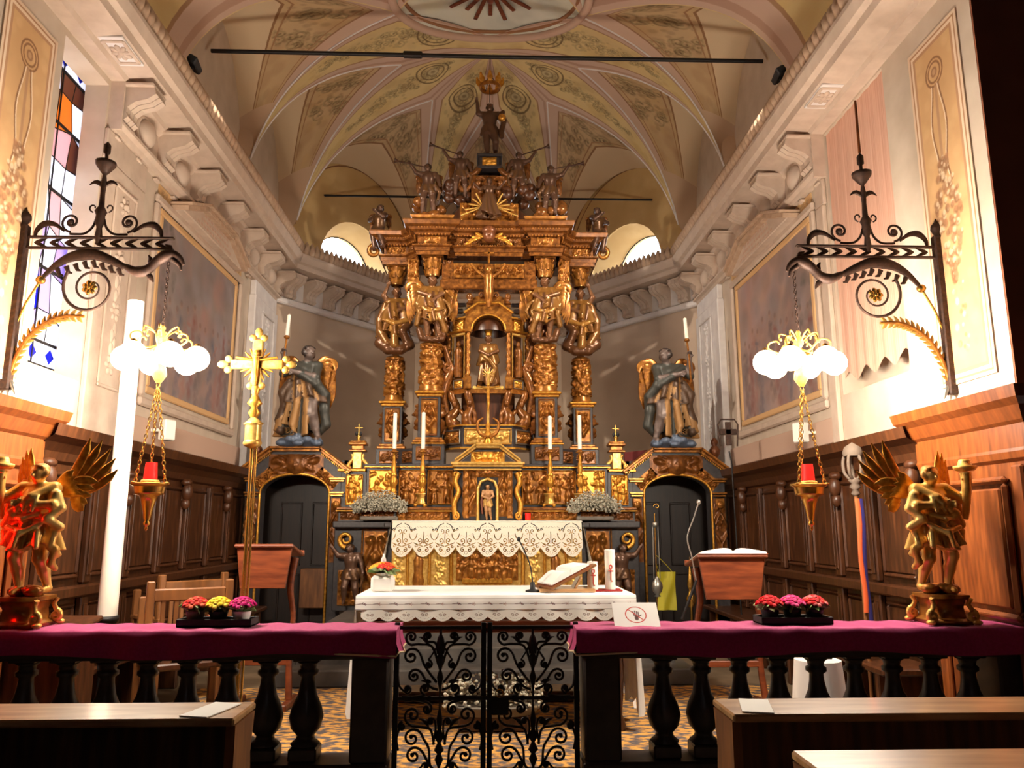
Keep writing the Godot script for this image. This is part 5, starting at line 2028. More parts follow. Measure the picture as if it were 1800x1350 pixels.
	hexa(mb, 0.3, 0.2, -10.06, -10.2, 4.55, 4.62)
	hexa(mb, 0.24, 0.15, -10.08, -10.2, 4.62, 4.68)
	part(h, "upper_cornice", mb, M.gilt_old)
	for s in [-1, 1]:
		mb = MB.new()
		mb.ball(v3(s * 0.26, 4.66, -10.06), v3(0.045, 0.05, 0.045), 9, 7)
		mb.lathe([v2(0.05, 4.56), v2(0.02, 4.6), v2(0.035, 4.64)], 10, v3(s * 0.26, 0, -10.06))
		part(h, "corner_finial", mb, M.gilt_walnut)
	mb = MB.new()
	mb.ball(v3(0, 4.72, -10.06), v3(0.05, 0.07, 0.05), 10, 7)
	mb.tube(spiral(v3(-0.1, 4.68, -10.05), 0.05, 0.01, 0, 1.2, 14), 0.015, 6)
	mb.tube(spiral(v3(0.1, 4.68, -10.05), 0.05, 0.01, PI, -1.2, 14), 0.015, 6)
	part(h, "crest", mb, M.gilt_walnut)
	# grey consoles under the canopy beam
	for s in [-1, 1]:
		mb = MB.new()
		bz(mb, s * 0.32, s * 0.62, 4.66, 4.72, -10.55, -10.7, 0.01)
		mb.box(v3(s * 0.46, 4.6, -10.62), v3(0.22, 0.08, 0.12), 0.02)
		part(o, "grey_console", mb, M.silver)

# six-sided block with slanted flanks
func hexa(mb: MB, wide: float, front: float, zf: float, zs: float, y0: float, y1: float) -> void:
	var zb := zs - 0.2
	var q := [v2(-wide, zb), v2(-wide, zs), v2(-front, zf), v2(front, zf), v2(wide, zs), v2(wide, zb)]
	for k in 6:
		var a: Vector2 = q[k]
		var b: Vector2 = q[(k + 1) % 6]
		mb.quad(v3(a.x, y0, a.y), v3(b.x, y0, b.y), v3(b.x, y1, b.y), v3(a.x, y1, a.y))
	for y in [y0, y1]:
		mb.quad(v3(q[0].x, y, q[0].y), v3(q[1].x, y, q[1].y), v3(q[4].x, y, q[4].y), v3(q[5].x, y, q[5].y))
		mb.quad(v3(q[1].x, y, q[1].y), v3(q[2].x, y, q[2].y), v3(q[3].x, y, q[3].y), v3(q[4].x, y, q[4].y))

# ---------------------------------------------------------------- side portals
func build_portals() -> void:
	var F := Basis.IDENTITY
	for s in [-1, 1]:
		var o := thing("portal", "dark arched doorway with gilded carving and pediment, %s of the high altar" % ("left" if s < 0 else "right"), "doorway", "altar side portals")
		var mb := MB.new()
		var c = s * 2.46
		var po := PackedVector2Array([v2(-0.62, FL), v2(-0.43, FL), v2(-0.43, 2.02)])
		for k in 15:
			po.append(v2(-cos(PI * k / 14) * 0.43, 2.02 + sin(PI * k / 14) * 0.23))
		po.append(v2(0.43, 2.02)); po.append(v2(0.43, FL)); po.append(v2(0.62, FL)); po.append(v2(0.62, 2.30)); po.append(v2(0.30, 2.54)); po.append(v2(-0.30, 2.54)); po.append(v2(-0.62, 2.30))
		mb.place(F, v3(c, 0, 0))
		mb.prism(po, -10.2, -10.0, 0.006)
		part(o, "door_wall", mb, M.ebony)
		mb = MB.new()
		var ar := PackedVector3Array([v3(c - 0.44, FL, -9.985), v3(c - 0.44, 2.0, -9.985)])
		for k in 15:
			ar.append(v3(c - cos(PI * k / 14) * 0.44, 2.02 + sin(PI * k / 14) * 0.24, -9.985))
		ar.append(v3(c + 0.44, 2.0, -9.985)); ar.append(v3(c + 0.44, FL, -9.985))
		mb.tube(ar, 0.018, 6)
		part(o, "arch_moulding", mb, M.gilt)
		mb = MB.new()
		for sg in [[v3(-0.68, 2.28, 0), v3(-0.31, 2.56, 0)], [v3(-0.31, 2.56, 0), v3(0.31, 2.56, 0)], [v3(0.31, 2.56, 0), v3(0.68, 2.28, 0)]]:
			var a: Vector3 = sg[0]
			var b: Vector3 = sg[1]
			var q := Basis(v3(0, 0, 1), atan2(b.y - a.y, b.x - a.x))
			mb.box((a + b) / 2 + v3(c, 0, -10.06), v3(a.distance_to(b) + 0.03, 0.035, 0.26), 0.006, q)
			mb.box((a + b) / 2 + v3(c, 0, -10.04) + q * v3(0, 0.03, 0), v3(a.distance_to(b) + 0.05, 0.028, 0.34), 0.006, q)
		part(o, "pediment_moulding", mb, M.gilt_old)
		mb = MB.new()
		var nd := 16
		for k in nd:
			for g2 in [-1, 1]:
				var f := (k + 0.5) / nd
				mb.box(v3(c + g2 * lerpf(0.32, 0.66, f), lerpf(2.52, 2.26, f), -9.96), v3(0.012, 0.022, 0.03), 0.002)
		var dn := part(o, "dentils", mb, M.gilt)
		dn.set_meta("kind", "stuff")
		carved(o, "cherub_carving", M.gilt_walnut, F, v3(c, 2.38, -10.0), 0.7, 0.26, 0.08, 850 + s, "mask", 44, 22)
		for g2 in [-1, 1]:
			carved(o, "spandrel_carving", M.gilt_old, Basis(v3(0, 0, 1), g2 * -0.7), v3(c + g2 * 0.40, 2.20, -10.0), 0.3, 0.15, 0.07, 860 + g2 + 3 * s, "foliage", 34, 18)
			# pilaster strip: caps, hanging carving
			mb = MB.new()
			for e in [[2.20, 0.20], [2.17, 0.17], [2.02, 0.18], [1.985, 0.15]]:
				mb.box(v3(c + g2 * 0.54, e[0], -9.97), v3(e[1], 0.022, 0.08), 0.004)
			part(o, "pilaster_cap", mb, M.gilt_pale if g2 * s < 0 else M.gilt_old)
			carved(o, "pilaster_carving", M.gilt_walnut, F, v3(c + g2 * 0.54, 1.55, -10.0), 0.15, 0.8, 0.07, 870 + g2 + 5 * s, "mask", 14, 44)
			mb = MB.new()
			mb.box(v3(c + g2 * 0.54, 1.91, -9.96), v3(0.11, 0.09, 0.05), 0.01)
			mb.ball(v3(c + g2 * 0.54, 1.87, -9.94), v3(0.05, 0.05, 0.04), 8, 6)
			part(o, "pilaster_console", mb, M.gilt_old)
		# dark stall doors glimpsed inside
		mb = MB.new()
		bz(mb, c - 0.62, c + 0.62, FL, 2.45, -10.75, -10.8)
		bz(mb, c - 0.62, c - 0.58, FL, 2.45, -10.2, -10.75)
		bz(mb, c + 0.58, c + 0.62, FL, 2.45, -10.2, -10.75)
		bz(mb, c - 0.62, c + 0.62, 2.40, 2.45, -10.2, -10.75)
		part(o, "inner_door", mb, M.wood_black)
		mb = MB.new()
		for g2 in [-1, 1]:
			rect_frame(mb, v3(c + g2 * 0.21, 1.5, -10.75), 0.24, 0.8, 0.025, 0.02)
			rect_frame(mb, v3(c + g2 * 0.21, 0.65, -10.75), 0.24, 0.6, 0.025, 0.02)
		part(o, "door_panel", mb, M.wood_black)

# ---------------------------------------------------------------- carved figures: one smooth surface from joined capsules
class SDF:
	var lo: Vector3
	var h: float
	var nx: int
	var ny: int
	var nz: int
	var f := PackedFloat32Array()
	var m := PackedByteArray()

	func _init(a: Vector3, b: Vector3, cell: float) -> void:
		lo = a
		h = cell
		nx = int((b.x - a.x) / cell) + 2
		ny = int((b.y - a.y) / cell) + 2
		nz = int((b.z - a.z) / cell) + 2
		f.resize(nx * ny * nz)
		f.fill(9.0)
		m.resize(nx * ny * nz)

	func cap(a: Vector3, b: Vector3, ra: float, rb: float, mt: int, k := 0.025) -> void:
		var pad := maxf(ra, rb) + k * 0.6 + 2.0 * h
		var l := Vector3(minf(a.x, b.x), minf(a.y, b.y), minf(a.z, b.z)) - lo - Vector3(pad, pad, pad)
		var u := Vector3(maxf(a.x, b.x), maxf(a.y, b.y), maxf(a.z, b.z)) - lo + Vector3(pad, pad, pad)
		var i0 := maxi(0, int(l.x / h)); var i1 := mini(nx - 1, int(u.x / h) + 1)
		var j0 := maxi(0, int(l.y / h)); var j1 := mini(ny - 1, int(u.y / h) + 1)
		var k0 := maxi(0, int(l.z / h)); var k1 := mini(nz - 1, int(u.z / h) + 1)
		var ab := b - a
		var inv := 1.0 / maxf(ab.length_squared(), 1e-9)
		var dr := rb - ra
		for kk in range(k0, k1 + 1):
			for j in range(j0, j1 + 1):
				var base := (kk * ny + j) * nx
				var p := Vector3(lo.x + i0 * h, lo.y + j * h, lo.z + kk * h) - a
				for i in range(i0, i1 + 1):
					var t := clampf(p.dot(ab) * inv, 0.0, 1.0)
					var d := (p - ab * t).length() - ra - dr * t
					p.x += h
					var o := f[base + i]
					if d < o:
						m[base + i] = mt
					var e := k - absf(d - o)
					if e > 0.0:
						f[base + i] = minf(d, o) - e * e * 0.25 / k
					elif d < o:
						f[base + i] = d

	func ell(c: Vector3, r: Vector3, mt: int, k := 0.02, b := Basis.IDENTITY) -> void:
		var R := maxf(r.x, maxf(r.y, r.z))
		var pad := R + k * 0.6 + 2.0 * h
		var l := c - lo - Vector3(pad, pad, pad)
		var u := c - lo + Vector3(pad, pad, pad)
		var i0 := maxi(0, int(l.x / h)); var i1 := mini(nx - 1, int(u.x / h) + 1)
		var j0 := maxi(0, int(l.y / h)); var j1 := mini(ny - 1, int(u.y / h) + 1)
		var k0 := maxi(0, int(l.z / h)); var k1 := mini(nz - 1, int(u.z / h) + 1)
		var bt := b.transposed()
		var rm := minf(r.x, minf(r.y, r.z))
		for kk in range(k0, k1 + 1):
			for j in range(j0, j1 + 1):
				var base := (kk * ny + j) * nx
				for i in range(i0, i1 + 1):
					var q := bt * (Vector3(lo.x + i * h, lo.y + j * h, lo.z + kk * h) - c)
					var d := (Vector3(q.x / r.x, q.y / r.y, q.z / r.z).length() - 1.0) * rm
					var o := f[base + i]
					if d < o:
						m[base + i] = mt
					var e := k - absf(d - o)
					if e > 0.0:
						f[base + i] = minf(d, o) - e * e * 0.25 / k
					elif d < o:
						f[base + i] = d

	# pleated skirt from a (top) to b (hem), n folds deepening towards the hem, flattened by sq in z
	func robe(a: Vector3, b: Vector3, ra: float, rb: float, n: float, amp: float, ph: float, sq: float, mt: int, k := 0.03, m2 := -1) -> void:
		var R := maxf(ra, rb) * (1.0 + amp) + 2.0 * h + k
		var l := Vector3(minf(a.x, b.x) - R, b.y - 2 * h, minf(a.z, b.z) - R) - lo
		var u := Vector3(maxf(a.x, b.x) + R, a.y + 2 * h, maxf(a.z, b.z) + R) - lo
		var i0 := maxi(0, int(l.x / h)); var i1 := mini(nx - 1, int(u.x / h) + 1)
		var j0 := maxi(0, int(l.y / h)); var j1 := mini(ny - 1, int(u.y / h) + 1)
		var k0 := maxi(0, int(l.z / h)); var k1 := mini(nz - 1, int(u.z / h) + 1)
		for j in range(j0, j1 + 1):
			var y := lo.y + j * h
			var t := (a.y - y) / (a.y - b.y)
			var tc := clampf(t, 0.0, 1.0)
			var cx := lerpf(a.x, b.x, tc)
			var cz := lerpf(a.z, b.z, tc)
			var rr := lerpf(ra, rb, pow(tc, 0.8))
			var cut := y - a.y
			for kk in range(k0, k1 + 1):
				var base := (kk * ny + j) * nx
				var z := (lo.z + kk * h - cz) / sq
				for i in range(i0, i1 + 1):
					var x := lo.x + i * h - cx
					var w := atan2(z, x)
					var fold := sin(n * w + ph + 2.5 * tc)
					var d := (sqrt(x * x + z * z) - rr * (1.0 + amp * (0.25 + tc) * fold)) * 0.75 * sq
					d = maxf(d, maxf(cut, b.y + (a.y - b.y) * (0.10 + 0.10 * sin(3.0 * w + ph * 2.0)) - y))
					var o := f[base + i]
					if d < o:
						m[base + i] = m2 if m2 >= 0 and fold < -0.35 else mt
					var e := k - absf(d - o)
					if e > 0.0:
						f[base + i] = minf(d, o) - e * e * 0.25 / k
					elif d < o:
						f[base + i] = d

	func mesh(mb: MB, pal: Array) -> void:
		var id := PackedInt32Array()
		id.resize(nx * ny * nz)
		id.fill(-1)
		var s0 := mb.v.size()
		var sy := nx
		var sz := nx * ny
		var off := PackedInt32Array([0, 1, sy, sy + 1, sz, sz + 1, sz + sy, sz + sy + 1])
		var ea := PackedInt32Array([0, 2, 4, 6, 0, 1, 4, 5, 0, 1, 2, 3])
		var eb := PackedInt32Array([1, 3, 5, 7, 2, 3, 6, 7, 4, 5, 6, 7])
		var lim := h * 1.9
		for kk in nz - 1:
			for j in ny - 1:
				var base := (kk * ny + j) * nx
				for i in nx - 1:
					var c := base + i
					var g := f[c]
					if g > lim or g < -lim:
						continue
					var mask := 0
					for q in 8:
						if f[c + off[q]] < 0.0:
							mask |= 1 << q
					if mask == 0 or mask == 255:
						continue
					var sum := Vector3.ZERO
					var cnt := 0
					for e in 12:
						var A := ea[e]
						var B := eb[e]
						var fa := f[c + off[A]]
						var fb := f[c + off[B]]
						if (fa < 0.0) != (fb < 0.0):
							var t := fa / (fa - fb)
							var pa := Vector3(A & 1, (A >> 1) & 1, A >> 2)
							var pb := Vector3(B & 1, (B >> 1) & 1, B >> 2)
							sum += pa.lerp(pb, t)
							cnt += 1
					mb.col = pal[mini(m[c], pal.size() - 1)]
					id[c] = mb.vt(mb.xf * (lo + (Vector3(i, j, kk) + sum / cnt) * h), Vector3.ZERO)
		for kk in range(1, nz - 1):
			for j in range(1, ny - 1):
				var base := (kk * ny + j) * nx
				for i in range(1, nx - 1):
					var c := base + i
					var g := f[c]
					if g > lim or g < -lim:
						continue
					var neg := g < 0.0
					for ax in 3:
						var d1 := 1 if ax == 0 else (sy if ax == 1 else sz)
						if (f[c + d1] < 0.0) == neg:
							continue
						var u := sy if ax == 0 else (sz if ax == 1 else 1)
						var w := sz if ax == 0 else (1 if ax == 1 else sy)
						var q0 := id[c]
						var q1 := id[c - u]
						var q2 := id[c - u - w]
						var q3 := id[c - w]
						if q0 < 0 or q1 < 0 or q2 < 0 or q3 < 0:
							continue
						if neg:
							mb.ix.append_array(PackedInt32Array([q0, q3, q2, q0, q2, q1]))
						else:
							mb.ix.append_array(PackedInt32Array([q0, q1, q2, q0, q2, q3]))
						var nn := (mb.v[q2] - mb.v[q0]).cross(mb.v[q1] - mb.v[q3])
						if neg:
							nn = -nn
						mb.n[q0] += nn; mb.n[q1] += nn; mb.n[q2] += nn; mb.n[q3] += nn
		for i in range(s0, mb.v.size()):
			mb.n[i] = mb.n[i].normalized() if mb.n[i].length_squared() > 1e-20 else Vector3.UP

# unit figure, 1 high, facing +z. P: joints and options
func human(P: Dictionary, pal: Array, cell := 0.0125) -> MB:
	var lo: Vector3 = P.get("lo", v3(-0.4, -0.03, -0.3))
	var hi: Vector3 = P.get("hi", v3(0.4, 1.12, 0.32))
	var S := SDF.new(lo, hi, cell)
	var pel: Vector3 = P.get("pelvis", v3(0, 0.52, 0))
	var che: Vector3 = P.get("chest", v3(0, 0.71, 0))
	var hd: Vector3 = P.get("head", v3(0, 0.905, 0.02))
	var fd: Vector3 = (P.get("face", v3(0, 0, 1)) as Vector3).normalized()
	var sh: Array = P.get("sh", [v3(-0.115, 0.785, 0), v3(0.115, 0.785, 0)])
	var el: Array = P.el
	var ha: Array = P.ha
	var fat: float = P.get("fat", 1.0)
	var up := v3(0, 1, 0)
	var rt := up.cross(fd).normalized()
	up = fd.cross(rt)
	# torso
	S.cap(pel, che, 0.085 * fat, 0.10 * fat, P.get("torso_mat", 2), 0.03)
	S.cap(sh[0], sh[1], 0.05 * fat, 0.05 * fat, P.get("torso_mat", 2), 0.04)
	S.ell(che + v3(0, 0.0, 0.03), v3(0.095, 0.075, 0.07) * fat, P.get("torso_mat", 2), 0.03)
	var nk = (sh[0] + sh[1]) * 0.5
	S.cap(nk, hd - up * 0.03, 0.038, 0.034, 0, 0.025)
	# legs
	if P.has("kn"):
		var hp: Array = P.get("hip", [v3(-0.055, 0.52, 0), v3(0.055, 0.52, 0)])
		for q in 2:
			S.cap(hp[q], P.kn[q], 0.068 * fat, 0.047 * fat, P.get("leg_mat", 0), 0.02)
			S.cap(P.kn[q], P.kn[q].lerp(P.an[q], 0.4) + v3(0, 0, -0.012), 0.046 * fat, 0.042 * fat, P.get("leg_mat", 0), 0.015)
			S.cap(P.kn[q].lerp(P.an[q], 0.4) + v3(0, 0, -0.012), P.an[q], 0.042 * fat, 0.026 * fat, P.get("leg_mat", 0), 0.015)
			S.cap(P.an[q] + v3(0, -0.01, -0.01), P.an[q] + v3(0, -0.022, 0.085), 0.026, 0.02, P.get("foot_mat", P.get("leg_mat", 0)), 0.015)
	if P.has("robes"):
		for r in P.robes:
			S.robe(r[0], r[1], r[2], r[3], r[4], r[5], r[6], r[7], r[8], 0.03, r[9] if r.size() > 9 else -1)
	if P.has("chains"):
		for c in P.chains:
			var pts: Array = c[0]
			for i in pts.size() - 1:
				var t0 := float(i) / (pts.size() - 1)
				var t1 := float(i + 1) / (pts.size() - 1)
				S.cap(pts[i], pts[i + 1], lerpf(c[1], c[2], t0), lerpf(c[1], c[2], t1), c[3], 0.018)
	# arms and hands
	for q in 2:
		var am: int = P.get("arm_mat", 0)
		S.cap(sh[q], el[q], 0.045 * fat, 0.036 * fat, P.get("sleeve_mat", am), 0.02)
		S.cap(el[q], ha[q], 0.035 * fat, 0.023 * fat, am, 0.015)
		var d: Vector3 = (ha[q] - el[q]).normalized()
		var sd := d.cross(v3(0, 0, 1))
		if sd.length() < 0.3:
			sd = d.cross(v3(1, 0, 0))
		sd = sd.normalized()
		var nm := sd.cross(d)
		var palm: Vector3 = ha[q] + d * 0.022
		S.ell(palm, v3(0.024, 0.026, 0.015), 0, 0.012, Basis(sd, d, nm))
		for k in 4:
			var a := palm + d * 0.018 + sd * (k - 1.5) * 0.0125
			var b := a + d * (0.03 - 0.004 * absf(k - 1.2)) + nm * 0.008
			S.cap(a, b, 0.0085, 0.0075, 0, 0.004)
			S.cap(b, b + d * 0.014 + nm * 0.02, 0.0075, 0.0065, 0, 0.004)
		S.cap(palm - sd * 0.02, palm - sd * 0.036 + d * 0.022 + nm * 0.01, 0.0095, 0.008, 0, 0.006)
	# head: skull, jaw, nose, brow, mouth, ears, hair
	S.ell(hd, v3(0.05, 0.063, 0.058), 0, 0.01, Basis(rt, up, fd))
	S.ell(hd - up * 0.035 + fd * 0.018, v3(0.036, 0.034, 0.038), 0, 0.02, Basis(rt, up, fd))
	S.cap(hd + fd * 0.054 + up * 0.004, hd + fd * 0.071 - up * 0.016, 0.009, 0.013, 0, 0.008)
	S.cap(hd + fd * 0.049 + up * 0.016 - rt * 0.028, hd + fd * 0.049 + up * 0.016 + rt * 0.028, 0.010, 0.010, 0, 0.012)
	S.cap(hd + fd * 0.052 - up * 0.036 - rt * 0.011, hd + fd * 0.052 - up * 0.036 + rt * 0.011, 0.008, 0.008, 0, 0.008)
	for q in [-1, 1]:
		S.ell(hd + rt * 0.05 * q, v3(0.01, 0.018, 0.012), 0, 0.008, Basis(rt, up, fd))
	S.ell(hd + up * 0.022 - fd * 0.016, v3(0.057, 0.054, 0.06), 1, 0.012, Basis(rt, up, fd))
	var hr: float = P.get("hair", 1.0)
	for k in 9:
		var a := PI * (k / 8.0) + PI
		var q := hd + rt * cos(a) * 0.054 - fd * (0.012 - 0.03 * sin(a) * -1.0) + up * (0.0 - 0.012 * (k % 3))
		S.ell(q, v3(0.02, 0.024 * hr, 0.02), 1, 0.01)
	for k in 5:
		S.ell(hd + up * 0.052 + fd * 0.026 + rt * (k - 2) * 0.021 - up * 0.006 * absf(k - 2), v3(0.016, 0.015, 0.016), 1, 0.01)
	if P.has("extra"):
		for e in P.extra:
			S.ell(e[0], e[1], e[2], 0.012)
	var mb := MB.new()
	mb.colored = true
	S.mesh(mb, pal)
	return mb

func mirrored(o: MB) -> MB:
	var r := MB.new()
	r.colored = o.colored
	r.mapped = o.mapped
	r.v = o.v.duplicate(); r.n = o.n.duplicate(); r.c = o.c.duplicate(); r.t = o.t.duplicate(); r.ix = o.ix.duplicate()
	for k in r.v.size():
		r.v[k].x = -r.v[k].x
		r.n[k].x = -r.n[k].x
	for k in range(0, r.ix.size(), 3):
		var a := r.ix[k]
		r.ix[k] = r.ix[k + 1]
		r.ix[k + 1] = a
	return r

func feather(mb: MB, a: Vector3, b: Vector3, bend: Vector3, w: float, thick := 0.22) -> void:
	var pts := bez(a, (a + b) / 2 + bend, b, 9)
	var r := PackedFloat32Array()
	for k in 10:
		var s := k / 9.0
		r.append(w * (0.45 + 0.55 * sin(PI * clampf(s * 0.85 + 0.12, 0, 1))) * (1.0 if s < 0.85 else 0.75 - 3.5 * (s - 0.85)))
	mb.tube(pts, r, 8, false, thick)

# feathers of a wing on the +x side; each entry: root, tip, bend, width
func wing_raised() -> Array:
	var o := []
	var tips := [v2(0.19, 0.40), v2(0.27, 0.38), v2(0.335, 0.32), v2(0.37, 0.25), v2(0.39, 0.17)]
	for k in 5:    # long primaries standing up and outwards
		var a := v3(0.06 + 0.012 * k, 0.08 - 0.022 * k, -0.02 - 0.006 * k)
		var b := v3(tips[k].x, tips[k].y, -0.03 - 0.01 * k)
		o.append([a, b, v3(0.03, -0.03 - 0.006 * k, 0.0), 0.036])
	for k in 5:    # middle row, curling outwards
		var a := v3(0.05 + 0.02 * k, 0.04 - 0.025 * k, 0.0)
		var b := v3(0.29 - 0.022 * k, 0.07 - 0.05 * k, -0.01)
		o.append([a, b, v3(0.0, 0.05 - 0.015 * k, 0.01), 0.04])
	for k in 5:    # small coverts on top
		var a := v3(0.0, 0.0, 0.01)
		var b := v3(0.12 + 0.018 * k, 0.16 - 0.045 * k, 0.02)
		o.append([a, b, v3(0, 0.02, 0.015), 0.04])
	return o

func wing_folded() -> Array:
	var o := []
	for k in 6:    # long feathers hanging down
		var a := v3(0.12 + 0.012 * k, 0.12 - 0.02 * k, -0.03)
		var b := v3(0.16 - 0.02 * k, -0.34 + 0.03 * k, -0.04 + 0.005 * k)
		o.append([a, b, v3(0.06 - 0.005 * k, 0.0, 0.0), 0.042])
	for k in 5:
		var a := v3(0.06, 0.06, 0.0)
		var b := v3(0.17 - 0.015 * k, 0.06 - 0.07 * k, 0.0)
		o.append([a, b, v3(0.03, 0.03, 0.02), 0.045])
	o.append([v3(0.0, 0.0, 0.0), v3(0.13, 0.17, -0.02), v3(-0.01, 0.05, 0.0), 0.04])
	o.append([v3(0.1, 0.13, 0.0), v3(0.2, 0.02, -0.02), v3(0.07, 0.06, 0.0), 0.034])
	return o

func wing_mesh(fe: Array, s: int, at: Vector3, k: float) -> MB:
	var mb := MB.new()
	for e in fe:
		feather(mb, (e[0] * k) * v3(s, 1, 1) + at, (e[1] * k) * v3(s, 1, 1) + at, e[2] * k * v3(s, 1, 1), e[3] * k)
	return mb

func scaled_mesh(u: MB, k: float, tr := Transform3D.IDENTITY) -> MB:
	var r := MB.new()
	r.colored = u.colored
	r.c = u.c; r.t = u.t; r.ix = u.ix
	r.v = u.v.duplicate(); r.n = u.n.duplicate()
	for i in r.v.size():
		r.v[i] = tr * (r.v[i] * k)
		r.n[i] = tr.basis * r.n[i]
	return r

func lin(r: float, g: float, b: float) -> Color:
	return Color(r, g, b)

func build_statues() -> void:
	var side := ["", "right", "left"]
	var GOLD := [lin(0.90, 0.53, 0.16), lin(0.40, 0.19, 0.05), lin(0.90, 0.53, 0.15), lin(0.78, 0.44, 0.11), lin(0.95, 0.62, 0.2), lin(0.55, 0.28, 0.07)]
	# ---- gilded angels on the rail
	var ra := human({
		"el": [v3(-0.17, 0.66, 0.10), v3(0.235, 0.70, 0.06)], "ha": [v3(0.02, 0.67, 0.135), v3(0.225, 0.83, 0.10)],
		"pelvis": v3(0.0, 0.50, 0), "chest": v3(0, 0.70, 0.0), "head": v3(-0.01, 0.90, 0.03), "face": v3(0.25, -0.05, 1),
		"hip": [v3(-0.055, 0.50, 0), v3(0.06, 0.50, 0.01)], "kn": [v3(-0.075, 0.27, 0.03), v3(0.07, 0.29, 0.09)], "an": [v3(-0.11, 0.06, -0.06), v3(0.055, 0.06, 0.02)],
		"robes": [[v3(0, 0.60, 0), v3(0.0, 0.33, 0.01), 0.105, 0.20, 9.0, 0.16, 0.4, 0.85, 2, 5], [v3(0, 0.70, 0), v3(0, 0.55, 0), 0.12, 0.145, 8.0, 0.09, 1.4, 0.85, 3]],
		"chains": [[[v3(-0.13, 0.80, 0.03), v3(-0.02, 0.72, 0.12), v3(0.11, 0.6, 0.12), v3(0.18, 0.52, 0.06)], 0.03, 0.035, 3], [[v3(-0.14, 0.58, 0.08), v3(-0.18, 0.46, 0.05), v3(-0.17, 0.36, 0.08), v3(-0.21, 0.30, 0.03)], 0.03, 0.022, 2], [[v3(0.13, 0.56, 0.08), v3(0.2, 0.47, 0.02), v3(0.19, 0.40, 0.04)], 0.03, 0.02, 2], [[v3(-0.1, 0.52, 0.12), v3(0.0, 0.46, 0.16), v3(0.12, 0.5, 0.13)], 0.022, 0.022, 4], [[v3(-0.08, 0.6, 0.11), v3(0.02, 0.56, 0.135), v3(0.12, 0.58, 0.1)], 0.018, 0.018, 4], [[v3(-0.17, 0.74, 0.06), v3(-0.21, 0.64, 0.06), v3(-0.15, 0.56, 0.12), v3(-0.22, 0.5, 0.06)], 0.035, 0.03, 4], [[v3(-0.06, 0.72, 0.12), v3(-0.05, 0.62, 0.15)], 0.016, 0.014, 4], [[v3(0.0, 0.72, 0.125), v3(0.01, 0.62, 0.155)], 0.016, 0.014, 2], [[v3(0.05, 0.71, 0.12), v3(0.06, 0.62, 0.145)], 0.016, 0.014, 4], [[v3(0.16, 0.76, 0.0), v3(0.22, 0.62, -0.03), v3(0.2, 0.5, -0.04), v3(0.24, 0.40, -0.06)], 0.045, 0.03, 5], [[v3(-0.1, 0.46, 0.14), v3(-0.12, 0.36, 0.17)], 0.025, 0.02, 4], [[v3(0.02, 0.46, 0.17), v3(0.03, 0.36, 0.19)], 0.022, 0.018, 2], [[v3(-0.20, 0.34, 0.06), v3(-0.17, 0.24, 0.05), v3(-0.19, 0.2, 0.02)], 0.03, 0.022, 3]],
		"foot_mat": 3, "torso_mat": 3, "sleeve_mat": 3}, GOLD, 0.0085)
	for s in [1, -1]:
		var o := thing("rail_angel", "gilded winged angel holding up a candle socket, standing at the %s end of the rail" % side[s], "statue", "gilded rail angels", v3(2.76 if s > 0 else -2.70, 1.025, -4.76))
		var k := 0.80
		var u := ra if s > 0 else mirrored(ra)
		part(o, "body", scaled_mesh(u, k, Transform3D(Basis.IDENTITY, v3(0, 0.17, 0))), M.gilded_figure)
		for q in [1, -1]:
			var big: bool = q * s < 0
			var wn := MB.new()
			wn.ball(v3(-0.0, 0, 0), v3(0.03, 0.03, 0.03), 6, 4)
			var root := v3(q * 0.06, 0.78, -0.08)
			var w := part(o, "wing", wing_mesh([[v3(-0.03, -0.08, 0), v3(0.09, 0.06, -0.01), v3(0, 0.03, 0), 0.045]], q, root, k), M.gilt)
			for e in wing_raised():
				var fm := MB.new()
				var kk := k * (1.06 if big else 0.85)
				var sx := 1.0 if big else 0.55
				feather(fm, e[0] * kk * v3(q * sx, 1, 1) + root, e[1] * kk * v3(q * sx, 1, 1) + root, e[2] * kk * v3(q, 1, 1), e[3] * kk)
				part(w, "feather", fm, M.gilt)
		# horn-shaped candle socket in the raised hand
		var mb := MB.new()
		var hx = s * 0.225 * k
		mb.tube(crom([v3(hx, 0.62, 0.04), v3(hx, 0.72, 0.07), v3(hx, 0.84, 0.09), v3(hx, 0.90, 0.09)], 5), taper(16, 0.018, 0.034), 10)
		mb.lathe([v2(0.0, 0.915), v2(0.05, 0.92), v2(0.066, 0.935), v2(0.066, 0.95), v2(0.04, 0.955), v2(0.036, 0.975), v2(0.03, 0.99), v2(0.0, 0.99)], 16, v3(hx, -0.01, 0.09))
		part(o, "candle_socket", mb, M.gilt_pale)
		# rock and scrolled base
		mb = MB.new()
		for e in [[v3(-0.06, 0.2, 0.0), 0.05], [v3(0.05, 0.2, 0.03), 0.05], [v3(0, 0.19, -0.05), 0.06], [v3(0.02, 0.21, 0.02), 0.04]]:
			mb.ball(e[0], v3(e[1] * 1.2, e[1] * 0.7, e[1]), 8, 5)
		part(o, "rock", mb, M.gilt_old)
		mb = MB.new()
		mb.lathe([v2(0.12, 0.0), v2(0.15, 0.0), v2(0.15, 0.02), v2(0.12, 0.04), v2(0.105, 0.1), v2(0.12, 0.14), v2(0.145, 0.155), v2(0.145, 0.175), v2(0, 0.18)], 4, v3(0, 0, 0))
		mb.xf = Transform3D(Basis(Vector3.UP, PI / 4).scaled(v3(1.1, 1, 1.1)), Vector3.ZERO)
		var base := MB.new()
		base.xf = Transform3D(Basis(Vector3.UP, PI / 4), Vector3.ZERO)
